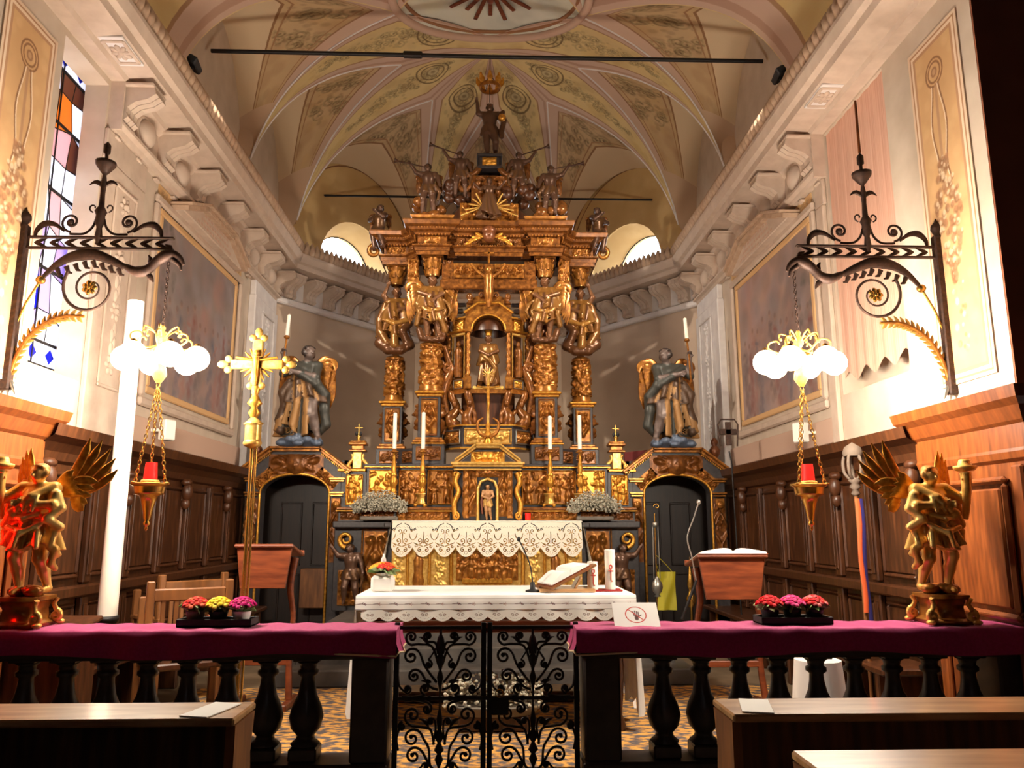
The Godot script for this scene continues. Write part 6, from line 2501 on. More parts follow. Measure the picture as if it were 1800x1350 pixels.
		base.lathe([v2(0.0, 0.0), v2(0.165, 0.0), v2(0.165, 0.02), v2(0.165, 0.02), v2(0.13, 0.04), v2(0.12, 0.1), v2(0.135, 0.14), v2(0.16, 0.15), v2(0.16, 0.15), v2(0.16, 0.172), v2(0.16, 0.172), v2(0, 0.172)], 4)
		part(o, "base", base, M.gilt_old)
		for c in [[-1, 1], [1, 1], [-1, -1], [1, -1]]:
			mb = MB.new()
			mb.tube(spiral(v3(c[0] * 0.12, 0.05, c[1] * 0.11), 0.035, 0.008, PI / 2, -c[0] * 1.3, 16), 0.016, 6)
			mb.tube(PackedVector3Array([v3(c[0] * 0.12, 0.085, c[1] * 0.11), v3(c[0] * 0.105, 0.12, c[1] * 0.1), v3(c[0] * 0.12, 0.155, c[1] * 0.11)]), 0.016, 6)
			mb.ball(v3(c[0] * 0.14, 0.016, c[1] * 0.12), v3(0.03, 0.016, 0.026), 8, 5)
			part(o, "scroll_foot", mb, M.gilt_pale)
	# ---- dark painted angels with candle poles on the portals
	var POLY := [lin(0.16, 0.115, 0.10), lin(0.035, 0.022, 0.016), lin(0.055, 0.055, 0.05), lin(0.36, 0.19, 0.07), lin(0.40, 0.24, 0.08), lin(0.10, 0.055, 0.035), lin(0.10, 0.13, 0.19)]
	var pa := human({
		"el": [v3(-0.20, 0.70, 0.06), v3(0.13, 0.66, 0.11)], "ha": [v3(-0.19, 0.86, 0.09), v3(-0.06, 0.70, 0.16)],
		"head": v3(0.03, 0.915, 0.03), "face": v3(0.75, 0.1, 0.8), "pelvis": v3(0.01, 0.5, 0),
		"hip": [v3(-0.05, 0.5, 0), v3(0.06, 0.5, 0.02)], "kn": [v3(-0.05, 0.28, 0.03), v3(0.10, 0.30, 0.10)], "an": [v3(-0.04, 0.08, 0), v3(0.16, 0.09, 0.06)],
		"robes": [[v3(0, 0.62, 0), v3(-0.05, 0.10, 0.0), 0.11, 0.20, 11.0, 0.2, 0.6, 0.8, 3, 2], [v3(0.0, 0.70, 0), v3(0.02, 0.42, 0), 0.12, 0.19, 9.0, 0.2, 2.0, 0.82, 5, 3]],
		"chains": [[[v3(-0.14, 0.78, 0.04), v3(0.0, 0.68, 0.13), v3(0.13, 0.6, 0.10), v3(0.2, 0.5, 0.04)], 0.035, 0.05, 2], [[v3(0.2, 0.5, 0.0), v3(0.2, 0.36, 0.02), v3(0.22, 0.22, 0.0), v3(0.14, 0.14, -0.02)], 0.05, 0.04, 2], [[v3(-0.13, 0.62, 0.06), v3(-0.2, 0.52, 0.05), v3(-0.17, 0.4, 0.05), v3(-0.22, 0.26, 0.02), v3(-0.2, 0.16, 0.04)], 0.035, 0.045, 5], [[v3(-0.03, 0.56, 0.12), v3(-0.03, 0.4, 0.15), v3(-0.06, 0.2, 0.16)], 0.025, 0.035, 3]],
		"torso_mat": 2, "sleeve_mat": 2,
		"extra": [[v3(-0.1, 0.03, 0.05), v3(0.12, 0.04, 0.1), 6], [v3(0.08, 0.035, 0.04), v3(0.13, 0.045, 0.1), 6], [v3(0.0, 0.05, 0.1), v3(0.07, 0.04, 0.06), 6], [v3(0.16, 0.05, 0.08), v3(0.05, 0.035, 0.05), 6], [v3(-0.15, 0.05, 0.08), v3(0.06, 0.035, 0.05), 6], [v3(-0.08, 0.065, 0.14), v3(0.05, 0.035, 0.04), 6], [v3(0.08, 0.06, 0.14), v3(0.05, 0.035, 0.04), 6], [v3(-0.17, 0.03, 0.13), v3(0.045, 0.03, 0.04), 6], [v3(0.0, 0.025, 0.17), v3(0.05, 0.03, 0.035), 6], [v3(0.17, 0.025, 0.14), v3(0.045, 0.03, 0.035), 6], [v3(-0.02, 0.09, 0.12), v3(0.04, 0.03, 0.04), 6]]}, POLY, 0.010)
	for s in [1, -1]:
		var o := thing("portal_angel", "dark painted angel gripping a tall candle pole on the %s doorway pediment" % ("left" if s > 0 else "right"), "statue", "painted portal angels", v3(-2.40 if s > 0 else 2.40, 2.6, -10.0))
		var k := 1.36
		part(o, "body", scaled_mesh(pa if s > 0 else mirrored(pa), k), M.polychrome)
		for q in [1, -1]:
			part(o, "wing", wing_mesh(wing_folded(), q, v3(q * 0.09, 1.0, -0.1), k * 1.0), M.gilt_old)
		var mb := MB.new()
		var px = -s * 0.185 * k
		mb.tube(PackedVector3Array([v3(px - s * 0.01, 0.86, 0.14), v3(px, 1.2, 0.14), v3(px + s * 0.02, 1.42, 0.14)]), 0.014, 8)
		mb.lathe([v2(0.0, 1.40), v2(0.03, 1.41), v2(0.04, 1.43), v2(0.025, 1.45), v2(0.0, 1.45)], 12, v3(px + s * 0.02, 0, 0.14))
		part(o, "pole", mb, M.gilt_old)
		mb = MB.new()
		mb.lathe([v2(0.0, 0), v2(0.026, 0), v2(0.024, 0.27), v2(0.018, 0.28), v2(0.0, 0.28)], 12)
		mb.tube(PackedVector3Array([v3(0, 0.275, 0), v3(0.002, 0.295, 0)]), 0.002, 4)
		var cd := solo("candle", "white candle on the pole of the %s painted angel" % ("left" if s > 0 else "right"), "candle", mb, M.wax, "angel candles", v3((-2.40 if s > 0 else 2.40) + px + s * 0.02, 2.6 + 1.45, -9.86))
		cd.rotation.z = -s * 0.06
	# ---- figures of the canopy
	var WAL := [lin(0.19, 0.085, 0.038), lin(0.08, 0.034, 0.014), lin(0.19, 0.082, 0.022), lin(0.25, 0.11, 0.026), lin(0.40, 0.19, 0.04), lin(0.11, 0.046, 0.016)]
	var ca := human({
		"el": [v3(-0.19, 0.72, 0.08), v3(0.17, 0.70, 0.10)], "ha": [v3(-0.05, 0.66, 0.14), v3(0.05, 0.60, 0.15)], "head": v3(0.01, 0.90, 0.05), "face": v3(0.2, -0.2, 1),
		"kn": [v3(-0.06, 0.28, 0.07), v3(0.08, 0.3, 0.06)], "an": [v3(-0.05, 0.08, 0.06), v3(0.12, 0.08, 0.03)],
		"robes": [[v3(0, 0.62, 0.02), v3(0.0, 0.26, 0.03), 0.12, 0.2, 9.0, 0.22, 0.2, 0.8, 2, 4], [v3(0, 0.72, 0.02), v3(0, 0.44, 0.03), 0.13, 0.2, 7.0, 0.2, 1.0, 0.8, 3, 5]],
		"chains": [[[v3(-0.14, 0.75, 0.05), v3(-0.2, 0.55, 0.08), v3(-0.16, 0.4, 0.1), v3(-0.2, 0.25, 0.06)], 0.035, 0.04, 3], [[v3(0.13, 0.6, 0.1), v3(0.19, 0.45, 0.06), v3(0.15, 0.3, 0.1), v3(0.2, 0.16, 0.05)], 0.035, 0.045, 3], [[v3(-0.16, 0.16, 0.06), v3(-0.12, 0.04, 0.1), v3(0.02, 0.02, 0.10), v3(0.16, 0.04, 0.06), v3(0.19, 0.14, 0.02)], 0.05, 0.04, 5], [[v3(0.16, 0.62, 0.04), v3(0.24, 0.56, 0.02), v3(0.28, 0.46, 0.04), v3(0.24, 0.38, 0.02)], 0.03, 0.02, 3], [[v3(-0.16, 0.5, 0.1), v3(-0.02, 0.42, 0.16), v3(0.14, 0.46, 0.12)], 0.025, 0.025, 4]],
		"sleeve_mat": 3, "torso_mat": 3}, WAL, 0.011)
	var cb := human({
		"el": [v3(-0.17, 0.86, 0.04), v3(0.2, 0.70, 0.08)], "ha": [v3(-0.12, 1.0, 0.02), v3(0.06, 0.62, 0.14)], "head": v3(0.01, 0.91, 0.05), "face": v3(0.3, -0.2, 1),
		"robes": [[v3(0.0, 0.66, 0.02), v3(-0.02, 0.24, 0.03), 0.13, 0.2, 8.0, 0.24, 0.9, 0.8, 2, 4], [v3(0, 0.74, 0.02), v3(0.0, 0.46, 0.03), 0.14, 0.2, 7.0, 0.2, 1.7, 0.8, 3, 5]],
		"chains": [[[v3(-0.14, 0.72, 0.08), v3(-0.22, 0.5, 0.06), v3(-0.2, 0.32, 0.1), v3(-0.1, 0.16, 0.14)], 0.04, 0.06, 2], [[v3(0.14, 0.62, 0.1), v3(0.2, 0.45, 0.06), v3(0.12, 0.32, 0.14), v3(0.2, 0.14, 0.08)], 0.04, 0.07, 5], [[v3(-0.16, 0.5, 0.12), v3(0.0, 0.42, 0.18), v3(0.16, 0.48, 0.12)], 0.03, 0.03, 4], [[v3(-0.15, 0.26, 0.08), v3(-0.2, 0.16, 0.1), v3(-0.08, 0.06, 0.15), v3(0.1, 0.06, 0.14), v3(0.22, 0.14, 0.08), v3(0.17, 0.26, 0.06)], 0.07, 0.06, 5], [[v3(0.0, 0.3, 0.15), v3(0.02, 0.12, 0.18)], 0.05, 0.06, 3]],
		"sleeve_mat": 0, "torso_mat": 3}, WAL, 0.011)
	for s in [1, -1]:
		var o := thing("column_angel", "winged gilded angel in front of the %s inner column of the altar canopy" % ("left" if s > 0 else "right"), "statue", "canopy column angels", v3(-s * 0.77, 4.02, -10.06))
		part(o, "body", scaled_mesh(ca if s > 0 else mirrored(ca), 0.94), M.walnut_carving)
		for q in [1, -1]:
			part(o, "wing", wing_mesh(wing_folded(), q, v3(q * 0.1, 0.68, -0.02), 1.2), M.gilt_old)
		o = thing("column_figure", "draped brown figure with raised arm on the %s outer column of the altar canopy" % ("left" if s > 0 else "right"), "statue", "canopy column figures", v3(-s * 1.30, 3.92, -10.48))
		part(o, "body", scaled_mesh(cb if s > 0 else mirrored(cb), 1.0), M.walnut_carving)
	# trumpet angels, two on each side; small seated angels at the outer corners
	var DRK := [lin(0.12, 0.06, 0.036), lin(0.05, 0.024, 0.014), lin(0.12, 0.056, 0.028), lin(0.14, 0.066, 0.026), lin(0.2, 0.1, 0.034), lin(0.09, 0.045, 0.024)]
	var tr := human({
		"el": [v3(-0.22, 0.80, 0.05), v3(0.17, 0.68, 0.05)], "ha": [v3(-0.31, 0.93, 0.08), v3(0.2, 0.56, 0.10)], "head": v3(-0.02, 0.91, 0.03), "face": v3(-0.7, 0.2, 0.8), "fat": 1.12,
		"kn": [v3(-0.09, 0.29, 0.10), v3(0.08, 0.27, 0.05)], "an": [v3(-0.10, 0.06, 0.02), v3(0.10, 0.05, -0.02)], "torso_mat": 0,
		"robes": [[v3(0, 0.56, 0), v3(0.0, 0.40, 0.0), 0.115, 0.15, 6.0, 0.14, 0.6, 0.85, 3, 5]],
		"chains": [[[v3(0.12, 0.56, 0.05), v3(0.2, 0.45, 0.02), v3(0.17, 0.3, 0.03)], 0.04, 0.025, 3]]}, DRK, 0.0135)
	var stn := human({
		"el": [v3(-0.14, 0.72, 0.1), v3(0.14, 0.70, 0.10)], "ha": [v3(-0.05, 0.80, 0.16), v3(0.05, 0.66, 0.16)], "head": v3(-0.04, 0.91, 0.04), "face": v3(-0.9, -0.1, 0.6), "fat": 1.08,
		"hip": [v3(-0.05, 0.5, 0.02), v3(0.05, 0.5, 0.02)], "kn": [v3(-0.12, 0.40, 0.16), v3(0.02, 0.42, 0.18)], "an": [v3(-0.18, 0.16, 0.1), v3(-0.02, 0.12, 0.16)], "torso_mat": 3,
		"chains": [[[v3(0.1, 0.56, 0.02), v3(-0.08, 0.44, 0.12), v3(-0.18, 0.26, 0.06)], 0.06, 0.03, 3]]}, DRK, 0.0135)
	for s in [1, -1]:
		var nm: String = "left" if s > 0 else "right"
		for e in [[0.84, 5.78, -10.0, 0.78, "outer"], [0.40, 6.12, -10.05, 0.72, "inner"]]:
			var o := thing("trumpet_angel", "brown trumpet-blowing putto, %s one at the canopy's %s top" % [e[4], nm], "statue", "trumpet putti", v3(-s * e[0], e[1] - (0.0 if e[4] == "outer" else 0.06), e[2]))
			part(o, "body", scaled_mesh(tr if s > 0 else mirrored(tr), e[3]), M.walnut_carving)
			for q in [1, -1]:
				part(o, "wing", wing_mesh(wing_folded(), q, v3(q * 0.06, e[3] * 0.72, -0.08), e[3] * 0.75), M.gilt_walnut)
			var mb := MB.new()
			var a = v3(-s * 0.05, 0.885, 0.09) * e[3]
			var b = v3(-s * 0.60, 1.08 if e[4] == "inner" else 1.0, 0.1) * e[3]
			mb.tube(PackedVector3Array([a, a.lerp(b, 0.5), a.lerp(b, 0.88), a.lerp(b, 0.95), b]), PackedFloat32Array([0.008, 0.009, 0.014, 0.026, 0.04]), 9)
			part(o, "trumpet", mb, M.wood_dark)
			# cloud and foliage under its feet
			mb = MB.new()
			var g := RandomNumberGenerator.new()
			g.seed = int(e[0] * 100) + s
			for k in 9:
				mb.ball(v3(g.randf_range(-0.2, 0.2), g.randf_range(-0.02, 0.22), g.randf_range(-0.12, 0.05)), v3(0.09, 0.08, 0.08), 8, 6)
			part(o, "cloud", mb, M.gilt_walnut if e[4] == "outer" else M.wood_dark)
		var o2 := thing("seated_angel", "small dark seated angel on the %s outer corner of the canopy cornice" % nm, "statue", "cornice angels", v3(-s * 1.56, 5.32, -10.42))
		part(o2, "body", scaled_mesh(stn if s < 0 else mirrored(stn), 0.80, Transform3D(Basis(Vector3.UP, -s * 0.5), Vector3.ZERO)), M.walnut_carving)
		for q in [1, -1]:
			part(o2, "wing", wing_mesh(wing_folded(), q, v3(q * 0.05, 0.62, -0.09), 0.5), M.gilt_walnut)
		var mb2 := MB.new()
		mb2.tube(spiral(v3(-s * 0.05, 0.08, 0.06), 0.1, 0.02, PI * 0.5, s * 1.2, 18), taper(19, 0.04, 0.015), 7)
		part(o2, "scroll_seat", mb2, M.gilt_old)
	# putti under the altar shelf, an arm raised to the volute
	for s in [1, -1]:
		var o3 := thing("shelf_putto", "carved brown putto holding up the altar shelf volute, %s of the lace cloth" % ("left" if s > 0 else "right"), "statue", "shelf putti", v3(-s * 1.66, 0.66, -9.70))
		part(o3, "body", scaled_mesh(tr if s > 0 else mirrored(tr), 0.74), M.walnut_carving)
	# central kneeling figure in the crown
	var kn := human({
		"el": [v3(-0.2, 0.70, 0.1), v3(0.2, 0.72, 0.1)], "ha": [v3(-0.3, 0.78, 0.14), v3(0.3, 0.82, 0.14)], "head": v3(0.0, 0.92, 0.05), "face": v3(0, 0.1, 1), "torso_mat": 2, "sleeve_mat": 2,
		"robes": [[v3(0, 0.62, 0), v3(0.0, 0.05, 0.03), 0.12, 0.26, 8.0, 0.16, 0.6, 0.85, 2, 3]]}, DRK, 0.015)
	var ok := thing("crown_figure", "brown robed figure with open arms amid the carving at the canopy top", "statue", "", v3(0, 5.68, -9.90))
	part(ok, "body", scaled_mesh(kn, 0.62), M.walnut_carving)
	for q in [-1, 1]:
		var mb := MB.new()
		for k in 5:
			mb.tube(PackedVector3Array([v3(q * 0.08, 0.2, 0.02), v3(q * (0.18 + 0.05 * k), 0.38 - 0.08 * k, 0.05)]), 0.012, 5)
		part(ok, "gilt_rays", mb, M.gilt_pale)
	# ---- summit statue
	var ch := human({
		"el": [v3(-0.19, 0.80, 0.02), v3(0.20, 0.70, 0.05)], "ha": [v3(-0.21, 0.98, 0.04), v3(0.20, 0.64, 0.16)], "head": v3(0.0, 0.905, 0.02), "face": v3(0.2, 0, 1), "fat": 1.18, "torso_mat": 0,
		"hip": [v3(-0.06, 0.5, 0), v3(0.06, 0.5, 0)], "kn": [v3(-0.05, 0.28, 0.05), v3(0.10, 0.27, 0.07)], "an": [v3(-0.03, 0.05, 0.02), v3(0.10, 0.09, -0.08)],
		"robes": [[v3(0, 0.57, 0), v3(0.0, 0.40, 0.0), 0.125, 0.15, 6.0, 0.12, 0.6, 0.85, 2]],
		"chains": [[[v3(0.14, 0.82, -0.03), v3(0.24, 0.7, -0.02), v3(0.2, 0.5, 0.0), v3(0.2, 0.38, 0.03)], 0.05, 0.04, 2], [[v3(0.18, 0.78, 0.0), v3(0.22, 0.84, 0.0)], 0.05, 0.04, 2]]}, DRK, 0.0125)
	var su := thing("summit_statue", "dark child saviour statue raising an arm at the very top of the altar", "statue", "", v3(0, 6.74, -10.19))
	part(su, "body", scaled_mesh(ch, 0.86), M.walnut_carving)
	var mbg := MB.new()
	mbg.ball(v3(0.2, 0.64, 0.18) * 0.86, v3(0.055, 0.055, 0.055), 14, 9)
	part(su, "globe", mbg, M.gilt)
	# crown hanging above
	var cr := thing("hanging_crown", "open gilded crown hanging above the summit statue", "crown", "", v3(0, 7.80, -10.15))
	var mb3 := MB.new()
	mb3.lathe([v2(0.13, 0.0), v2(0.15, 0.0), v2(0.155, 0.04), v2(0.145, 0.06), v2(0.13, 0.06), v2(0.13, 0.0)], 24)
	part(cr, "band", mb3, M.gilt_old)
	for k in 8:
		mb3 = MB.new()
		var w := TAU * k / 8
		var d := v3(cos(w), 0, sin(w))
		mb3.tube(PackedVector3Array([d * 0.14 + v3(0, 0.05, 0), d * 0.165 + v3(0, 0.10, 0), d * 0.185 + v3(0, 0.15, 0)]), PackedFloat32Array([0.03, 0.045, 0.02]), 7, false, 0.5)
		mb3.ball(d * 0.185 + v3(0, 0.165, 0), v3(0.022, 0.022, 0.022), 6, 5)
		part(cr, "fleuron", mb3, M.gilt)
	mb3 = MB.new()
	for e in [[0.0, -0.22, 0.9]]:
		mb3.tube(PackedVector3Array([v3(0, -0.21, 0), v3(0, 0.5, 0)]), 0.006, 6)
	for k in 3:
		var w := TAU * k / 3
		mb3.tube(PackedVector3Array([v3(cos(w) * 0.13, 0.03, sin(w) * 0.13), v3(0, 0.24, 0)]), 0.004, 5)
	part(cr, "rod", mb3, M.iron)
	# ---- niche lady of the shrine
	var md := human({
		"el": [v3(-0.15, 0.68, 0.08), v3(0.16, 0.68, 0.07)], "ha": [v3(-0.02, 0.60, 0.16), v3(0.06, 0.62, 0.16)], "head": v3(0.0, 0.91, 0.03), "sleeve_mat": 2, "torso_mat": 2,
		"robes": [[v3(0, 0.66, 0), v3(0.0, 0.0, 0.02), 0.115, 0.2, 7.0, 0.15, 0.3, 0.8, 2, 5], [v3(0, 0.78, -0.01), v3(0, 0.42, 0.0), 0.13, 0.21, 5.0, 0.1, 1.0, 0.75, 3]],
		"chains": [[[v3(-0.1, 0.6, 0.1), v3(0.02, 0.5, 0.16), v3(0.12, 0.36, 0.14), v3(0.05, 0.1, 0.18)], 0.03, 0.04, 3]]}, WAL, 0.0125)
	var mo := thing("niche_madonna", "brown robed lady statue standing in the arched niche of the shrine", "statue", "", v3(0, 3.40, -10.16))
	part(mo, "body", scaled_mesh(md, 0.76), M.walnut_carving)
	mb3 = MB.new()
	mb3.lathe([v2(0.04, 0.0), v2(0.045, 0.03), v2(0.055, 0.07), v2(0.0, 0.05)], 8)
	mb3.xf = Transform3D.IDENTITY
	var crown := part(mo, "crown", mb3, M.gilt)
	crown.position = v3(0, 0.735, 0.02)
	# ---- niche figure of the tabernacle
	var tc := human({
		"el": [v3(-0.15, 0.66, 0.05), v3(0.16, 0.66, 0.05)], "ha": [v3(-0.02, 0.6, 0.12), v3(0.03, 0.56, 0.12)], "head": v3(0.0, 0.91, 0.03), "torso_mat": 0, "fat": 0.95,
		"kn": [v3(-0.04, 0.28, 0.06), v3(0.06, 0.28, 0.05)], "an": [v3(-0.02, 0.05, 0.0), v3(0.1, 0.05, 0.0)],
		"robes": [[v3(0, 0.58, 0), v3(0.02, 0.36, 0.0), 0.1, 0.14, 7.0, 0.12, 0.6, 0.85, 2, 4]],
		"chains": [[[v3(-0.13, 0.76, -0.02), v3(-0.17, 0.5, -0.02), v3(-0.14, 0.2, -0.02)], 0.04, 0.03, 5]]}, [lin(0.42, 0.22, 0.1), lin(0.05, 0.025, 0.015), lin(0.5, 0.28, 0.08), lin(0.4, 0.2, 0.05), lin(0.6, 0.38, 0.1), lin(0.2, 0.07, 0.04)], 0.0135)
	var tf := thing("tabernacle_figure", "small carved bare-legged figure standing in the tabernacle niche", "statue", "", v3(0, 1.67, -9.645))
	part(tf, "body", scaled_mesh(tc, 0.45, Transform3D(Basis.IDENTITY.scaled(v3(1, 1, 0.8)), Vector3.ZERO)), M.polychrome)

# ---------------------------------------------------------------- lace and embroidered cloth
func lace_image(W: int, H: int, kind: int) -> Image:
	var mk := Image.create(W, H, false, Image.FORMAT_RGBA8)
	mk.fill(Color.WHITE)
	var K := Color(0, 0, 0, 1)
	var n := 9 if kind == 0 else 15
	if kind == 0:
		for k in n:
			var cx := W * (k + 0.5) / n
			var big := k % 2 == 0
			for s in [-1, 1]:
				curl(mk, v2(cx + s * 22, H * 0.55), 17, PI / 2, s * 1.2, 3, K)
				stroke(mk, [v2(cx + s * 4, H * 0.70), v2(cx + s * 30, H * 0.66), v2(cx + s * 58, H * 0.60)], 2, K)
				stroke(mk, [v2(cx + s * 60, H * 0.52), v2(cx + s * 46, H * 0.46), v2(cx + s * 40, H * 0.34)], 2, K)
				curl(mk, v2(cx + s * 56, H * 0.24), 8, 0, s * 1.0, 2, K)
				for j in 6:
					dab(mk, v2(cx + s * (6 + 9 * j), H * (0.16 + 0.02 * (j % 2))), 2, K)
					dab(mk, v2(cx + s * (4 + 10 * j), H * 0.62), 1, K)
				curl(mk, v2(cx + s * 20, H * 0.80), 13, -PI / 2, s * 1.2, 3, K)
				curl(mk, v2(cx + s * 44, H * 0.70), 10, 0, s * 1.0, 2, K)
				if big:
					curl(mk, v2(cx + s * 18, H * 0.28), 15, PI / 2, s * 1.0, 2, K)
					stroke(mk, [v2(cx + s * 52, H * 0.3), v2(cx + s * 36, H * 0.12), v2(cx + s * 8, H * 0.06)], 2, K)
			stroke(mk, [v2(cx, H * 0.3), v2(cx, H * 0.62)], 2, K)
			for j in 12:
				var a := TAU * j / 12
				dab(mk, v2(cx, H * 0.88) + Vector2.from_angle(a) * 9, 2, K)
			for j in 26:
				dab(mk, v2(cx + (j - 13) * 4.2, H * (0.42 + 0.04 * sin(j * 1.7))), 1, K)
			for s in [-1, 1]:
				for j in 4:
					dab(mk, v2(cx + s * (14 + 9 * j), H * (0.93 - 0.02 * j)), 2, K)
	else:
		for k in n:
			var cx := W * (k + 0.5) / n
			for s in [-1, 1]:
				curl(mk, v2(cx + s * 11, H * 0.42), 9, PI / 2, s * 1.2, 1, K)
			for j in 9:
				dab(mk, v2(cx + (j - 4) * 6.5, H * (0.78 - 0.012 * (j - 4) * (j - 4))), 1, K)
			dab(mk, v2(cx, H * 0.2), 2, K)
	var im := Image.create(W, H, false, Image.FORMAT_RGBA8)
	for y in H:
		for x in W:
			var a := 1.0 if mk.get_pixel(x, y).r > 0.5 else 0.0
			var t := fmod(x * n / float(W), 1.0) - 0.5
			var hem := (0.99 - 1.05 * t * t) if kind == 0 else (0.98 - 1.6 * t * t + 0.03 * absf(sin(t * 30.0)))
			if y > H * hem:
				a = 0.0
			im.set_pixel(x, y, Color(0.93, 0.90, 0.82, a) if kind == 0 else Color(0.96, 0.95, 0.92, a))
	return im

func lace_mat(called: String, im: Image) -> StandardMaterial3D:
	var m := image_mat(called, im, 0.9)
	m.transparency = BaseMaterial3D.TRANSPARENCY_ALPHA_SCISSOR
	m.alpha_scissor_threshold = 0.5
	m.cull_mode = BaseMaterial3D.CULL_DISABLED
	return m

func build_altar_goods() -> void:
	# lace cloth of the high altar
	var o := thing("lace_altar_cloth", "cream lace cloth with scalloped hem draped over the high altar", "altar cloth")
	var mb := MB.new()
	mb.mapped = true
	var rows := []
	for r in 9:
		var row := PackedVector3Array()
		for k in 61:
			var x := lerpf(-1.13, 1.13, k / 60.0)
			row.append(v3(x * (1.0 + 0.015 * r / 8.0), 1.66 - 0.42 * r / 8.0, -9.375 + 0.012 * sin(k * 0.9) * r / 8.0))
		rows.append(row)
	mb.grid(rows)
	part(o, "front_drop", mb, lace_mat("altar_lace", lace_image(1152, 192, 0)))
	mb = MB.new()
	bz(mb, -1.14, 1.14, 1.648, 1.664, -9.37, -9.75, 0.006)
	part(o, "top_sheet", mb, M.lace_thread)
	for s in [-1, 1]:
		mb = MB.new()
		rows = []
		for r in 9:
			var row := PackedVector3Array()
			var q := r / 8.0
			for k in 9:
				var z := lerpf(-9.375, -9.74, k / 8.0)
				row.append(v3(s * (1.14 + 0.12 * q + 0.02 * sin(k * 1.6) * q), 1.66 - (0.55 + 0.05 * sin(k * 2.0)) * q, z + 0.03 * q))
			rows.append(row)
		mb.grid(rows)
		part(o, "side_drop", mb, M.lace_thread)
	# candlesticks and candles on the shelf
	var cs: Node3D = null
	var xs := [-1.18, -0.82, 0.79, 1.17]
	var wh := ["outermost on the left", "just left of the tabernacle", "just right of the tabernacle", "outermost on the right"]
	var ch := [0.45, 0.46, 0.42, 0.43]
	for k in 4:
		var p := v3(xs[k], 1.837, -9.755)
		if cs == null:
			cs = thing("candlestick", "gilded altar candlestick on the shelf, " + wh[k], "candlestick", "altar candlesticks", p)
			mb = MB.new()
			mb.xf = Transform3D(Basis(Vector3.UP, PI / 3), Vector3.ZERO)
			mb.lathe([v2(0.0, 0.02), v2(0.075, 0.02), v2(0.085, 0.05), v2(0.06, 0.08), v2(0.065, 0.13), v2(0.085, 0.155), v2(0.085, 0.17), v2(0.0, 0.17)], 3)
			part(cs, "foot", mb, M.gilt_pale)
			for j in 3:
				mb = MB.new()
				var w := TAU * j / 3 + PI / 3
				mb.ball(v3(cos(w) * 0.08, 0.02, sin(w) * 0.08), v3(0.024, 0.02, 0.024), 8, 6)
				part(cs, "claw", mb, M.gilt)
			mb = MB.new()
			mb.lathe([v2(0.03, 0.17), v2(0.05, 0.19), v2(0.03, 0.21), v2(0.022, 0.24), v2(0.04, 0.26), v2(0.055, 0.30), v2(0.05, 0.34), v2(0.03, 0.37), v2(0.045, 0.39), v2(0.045, 0.40), v2(0.025, 0.42), v2(0.034, 0.47), v2(0.03, 0.52), v2(0.018, 0.58), v2(0.02, 0.6), v2(0.014, 0.66), v2(0.03, 0.675)], 16)
			part(cs, "stem", mb, M.gilt)
			mb = MB.new()
			mb.lathe([v2(0.0, 0.675), v2(0.05, 0.68), v2(0.055, 0.695), v2(0.03, 0.70), v2(0.028, 0.725), v2(0.0, 0.725)], 16)
			part(cs, "drip_pan", mb, M.gilt_old)
		else:
			dup(cs, "gilded altar candlestick on the shelf, " + wh[k], p)
		mb = MB.new()
		mb.lathe([v2(0.0, 0), v2(0.026, 0), v2(0.026, 0), v2(0.025, ch[k]), v2(0.025, ch[k]), v2(0.012, ch[k] + 0.008), v2(0.0, ch[k] + 0.008)], 14)
		solo("altar_candle", "cream candle in the candlestick %s" % wh[k], "candle", mb, M.wax, "altar candles", p + v3(0, 0.726, 0))
	# crucifix on the tabernacle
	var cx := thing("altar_crucifix", "golden crucifix standing on the tabernacle pediment", "crucifix", "", v3(0, 2.60, -9.63))
	mb = MB.new()
	mb.lathe([v2(0.0, 0.0), v2(0.06, 0.0), v2(0.07, 0.03), v2(0.03, 0.09), v2(0.045, 0.14), v2(0.02, 0.2), v2(0.03, 0.24), v2(0.015, 0.3)], 14)
	part(cx, "foot", mb, M.gilt)
	for s in [-1, 1]:
		mb = MB.new()
		mb.tube(crom([v3(s * 0.02, 0.1, 0.02), v3(s * 0.11, 0.16, 0.02), v3(s * 0.13, 0.28, 0.02), v3(s * 0.06, 0.34, 0.02)], 6), taper(19, 0.03, 0.012), 7)
		part(cx, "leaf_scroll", mb, M.gilt_old)
	mb = MB.new()
	mb.box(v3(0, 0.6, 0), v3(0.035, 0.62, 0.02), 0.005)
	mb.box(v3(0, 0.73, 0), v3(0.34, 0.035, 0.02), 0.005)
	for e in [v3(0, 0.92, 0), v3(-0.175, 0.73, 0), v3(0.175, 0.73, 0)]:
		mb.ball(e, v3(0.026, 0.026, 0.016), 8, 6)
	part(cx, "cross", mb, M.gilt_pale)
	mb = MB.new()
	mb.ball(v3(0, 0.76, 0.022), v3(0.018, 0.024, 0.018), 8, 6)
	mb.tube(PackedVector3Array([v3(0, 0.735, 0.02), v3(0, 0.62, 0.02), v3(0.006, 0.52, 0.02), v3(0, 0.42, 0.02)]), PackedFloat32Array([0.022, 0.022, 0.018, 0.01]), 8)
	mb.tube(PackedVector3Array([v3(-0.14, 0.75, 0.014), v3(0, 0.715, 0.02), v3(0.14, 0.75, 0.014)]), 0.009, 6)
	part(cx, "corpus", mb, M.gilt)
	mb = MB.new()
	for k in 10:
		var w := TAU * k / 10
		mb.tube(PackedVector3Array([v3(cos(w) * 0.03, 0.9 + sin(w) * 0.03, 0), v3(cos(w) * 0.08, 0.93 + sin(w) * 0.07, 0)]), 0.008, 5)
	part(cx, "rays", mb, M.gilt_pale)
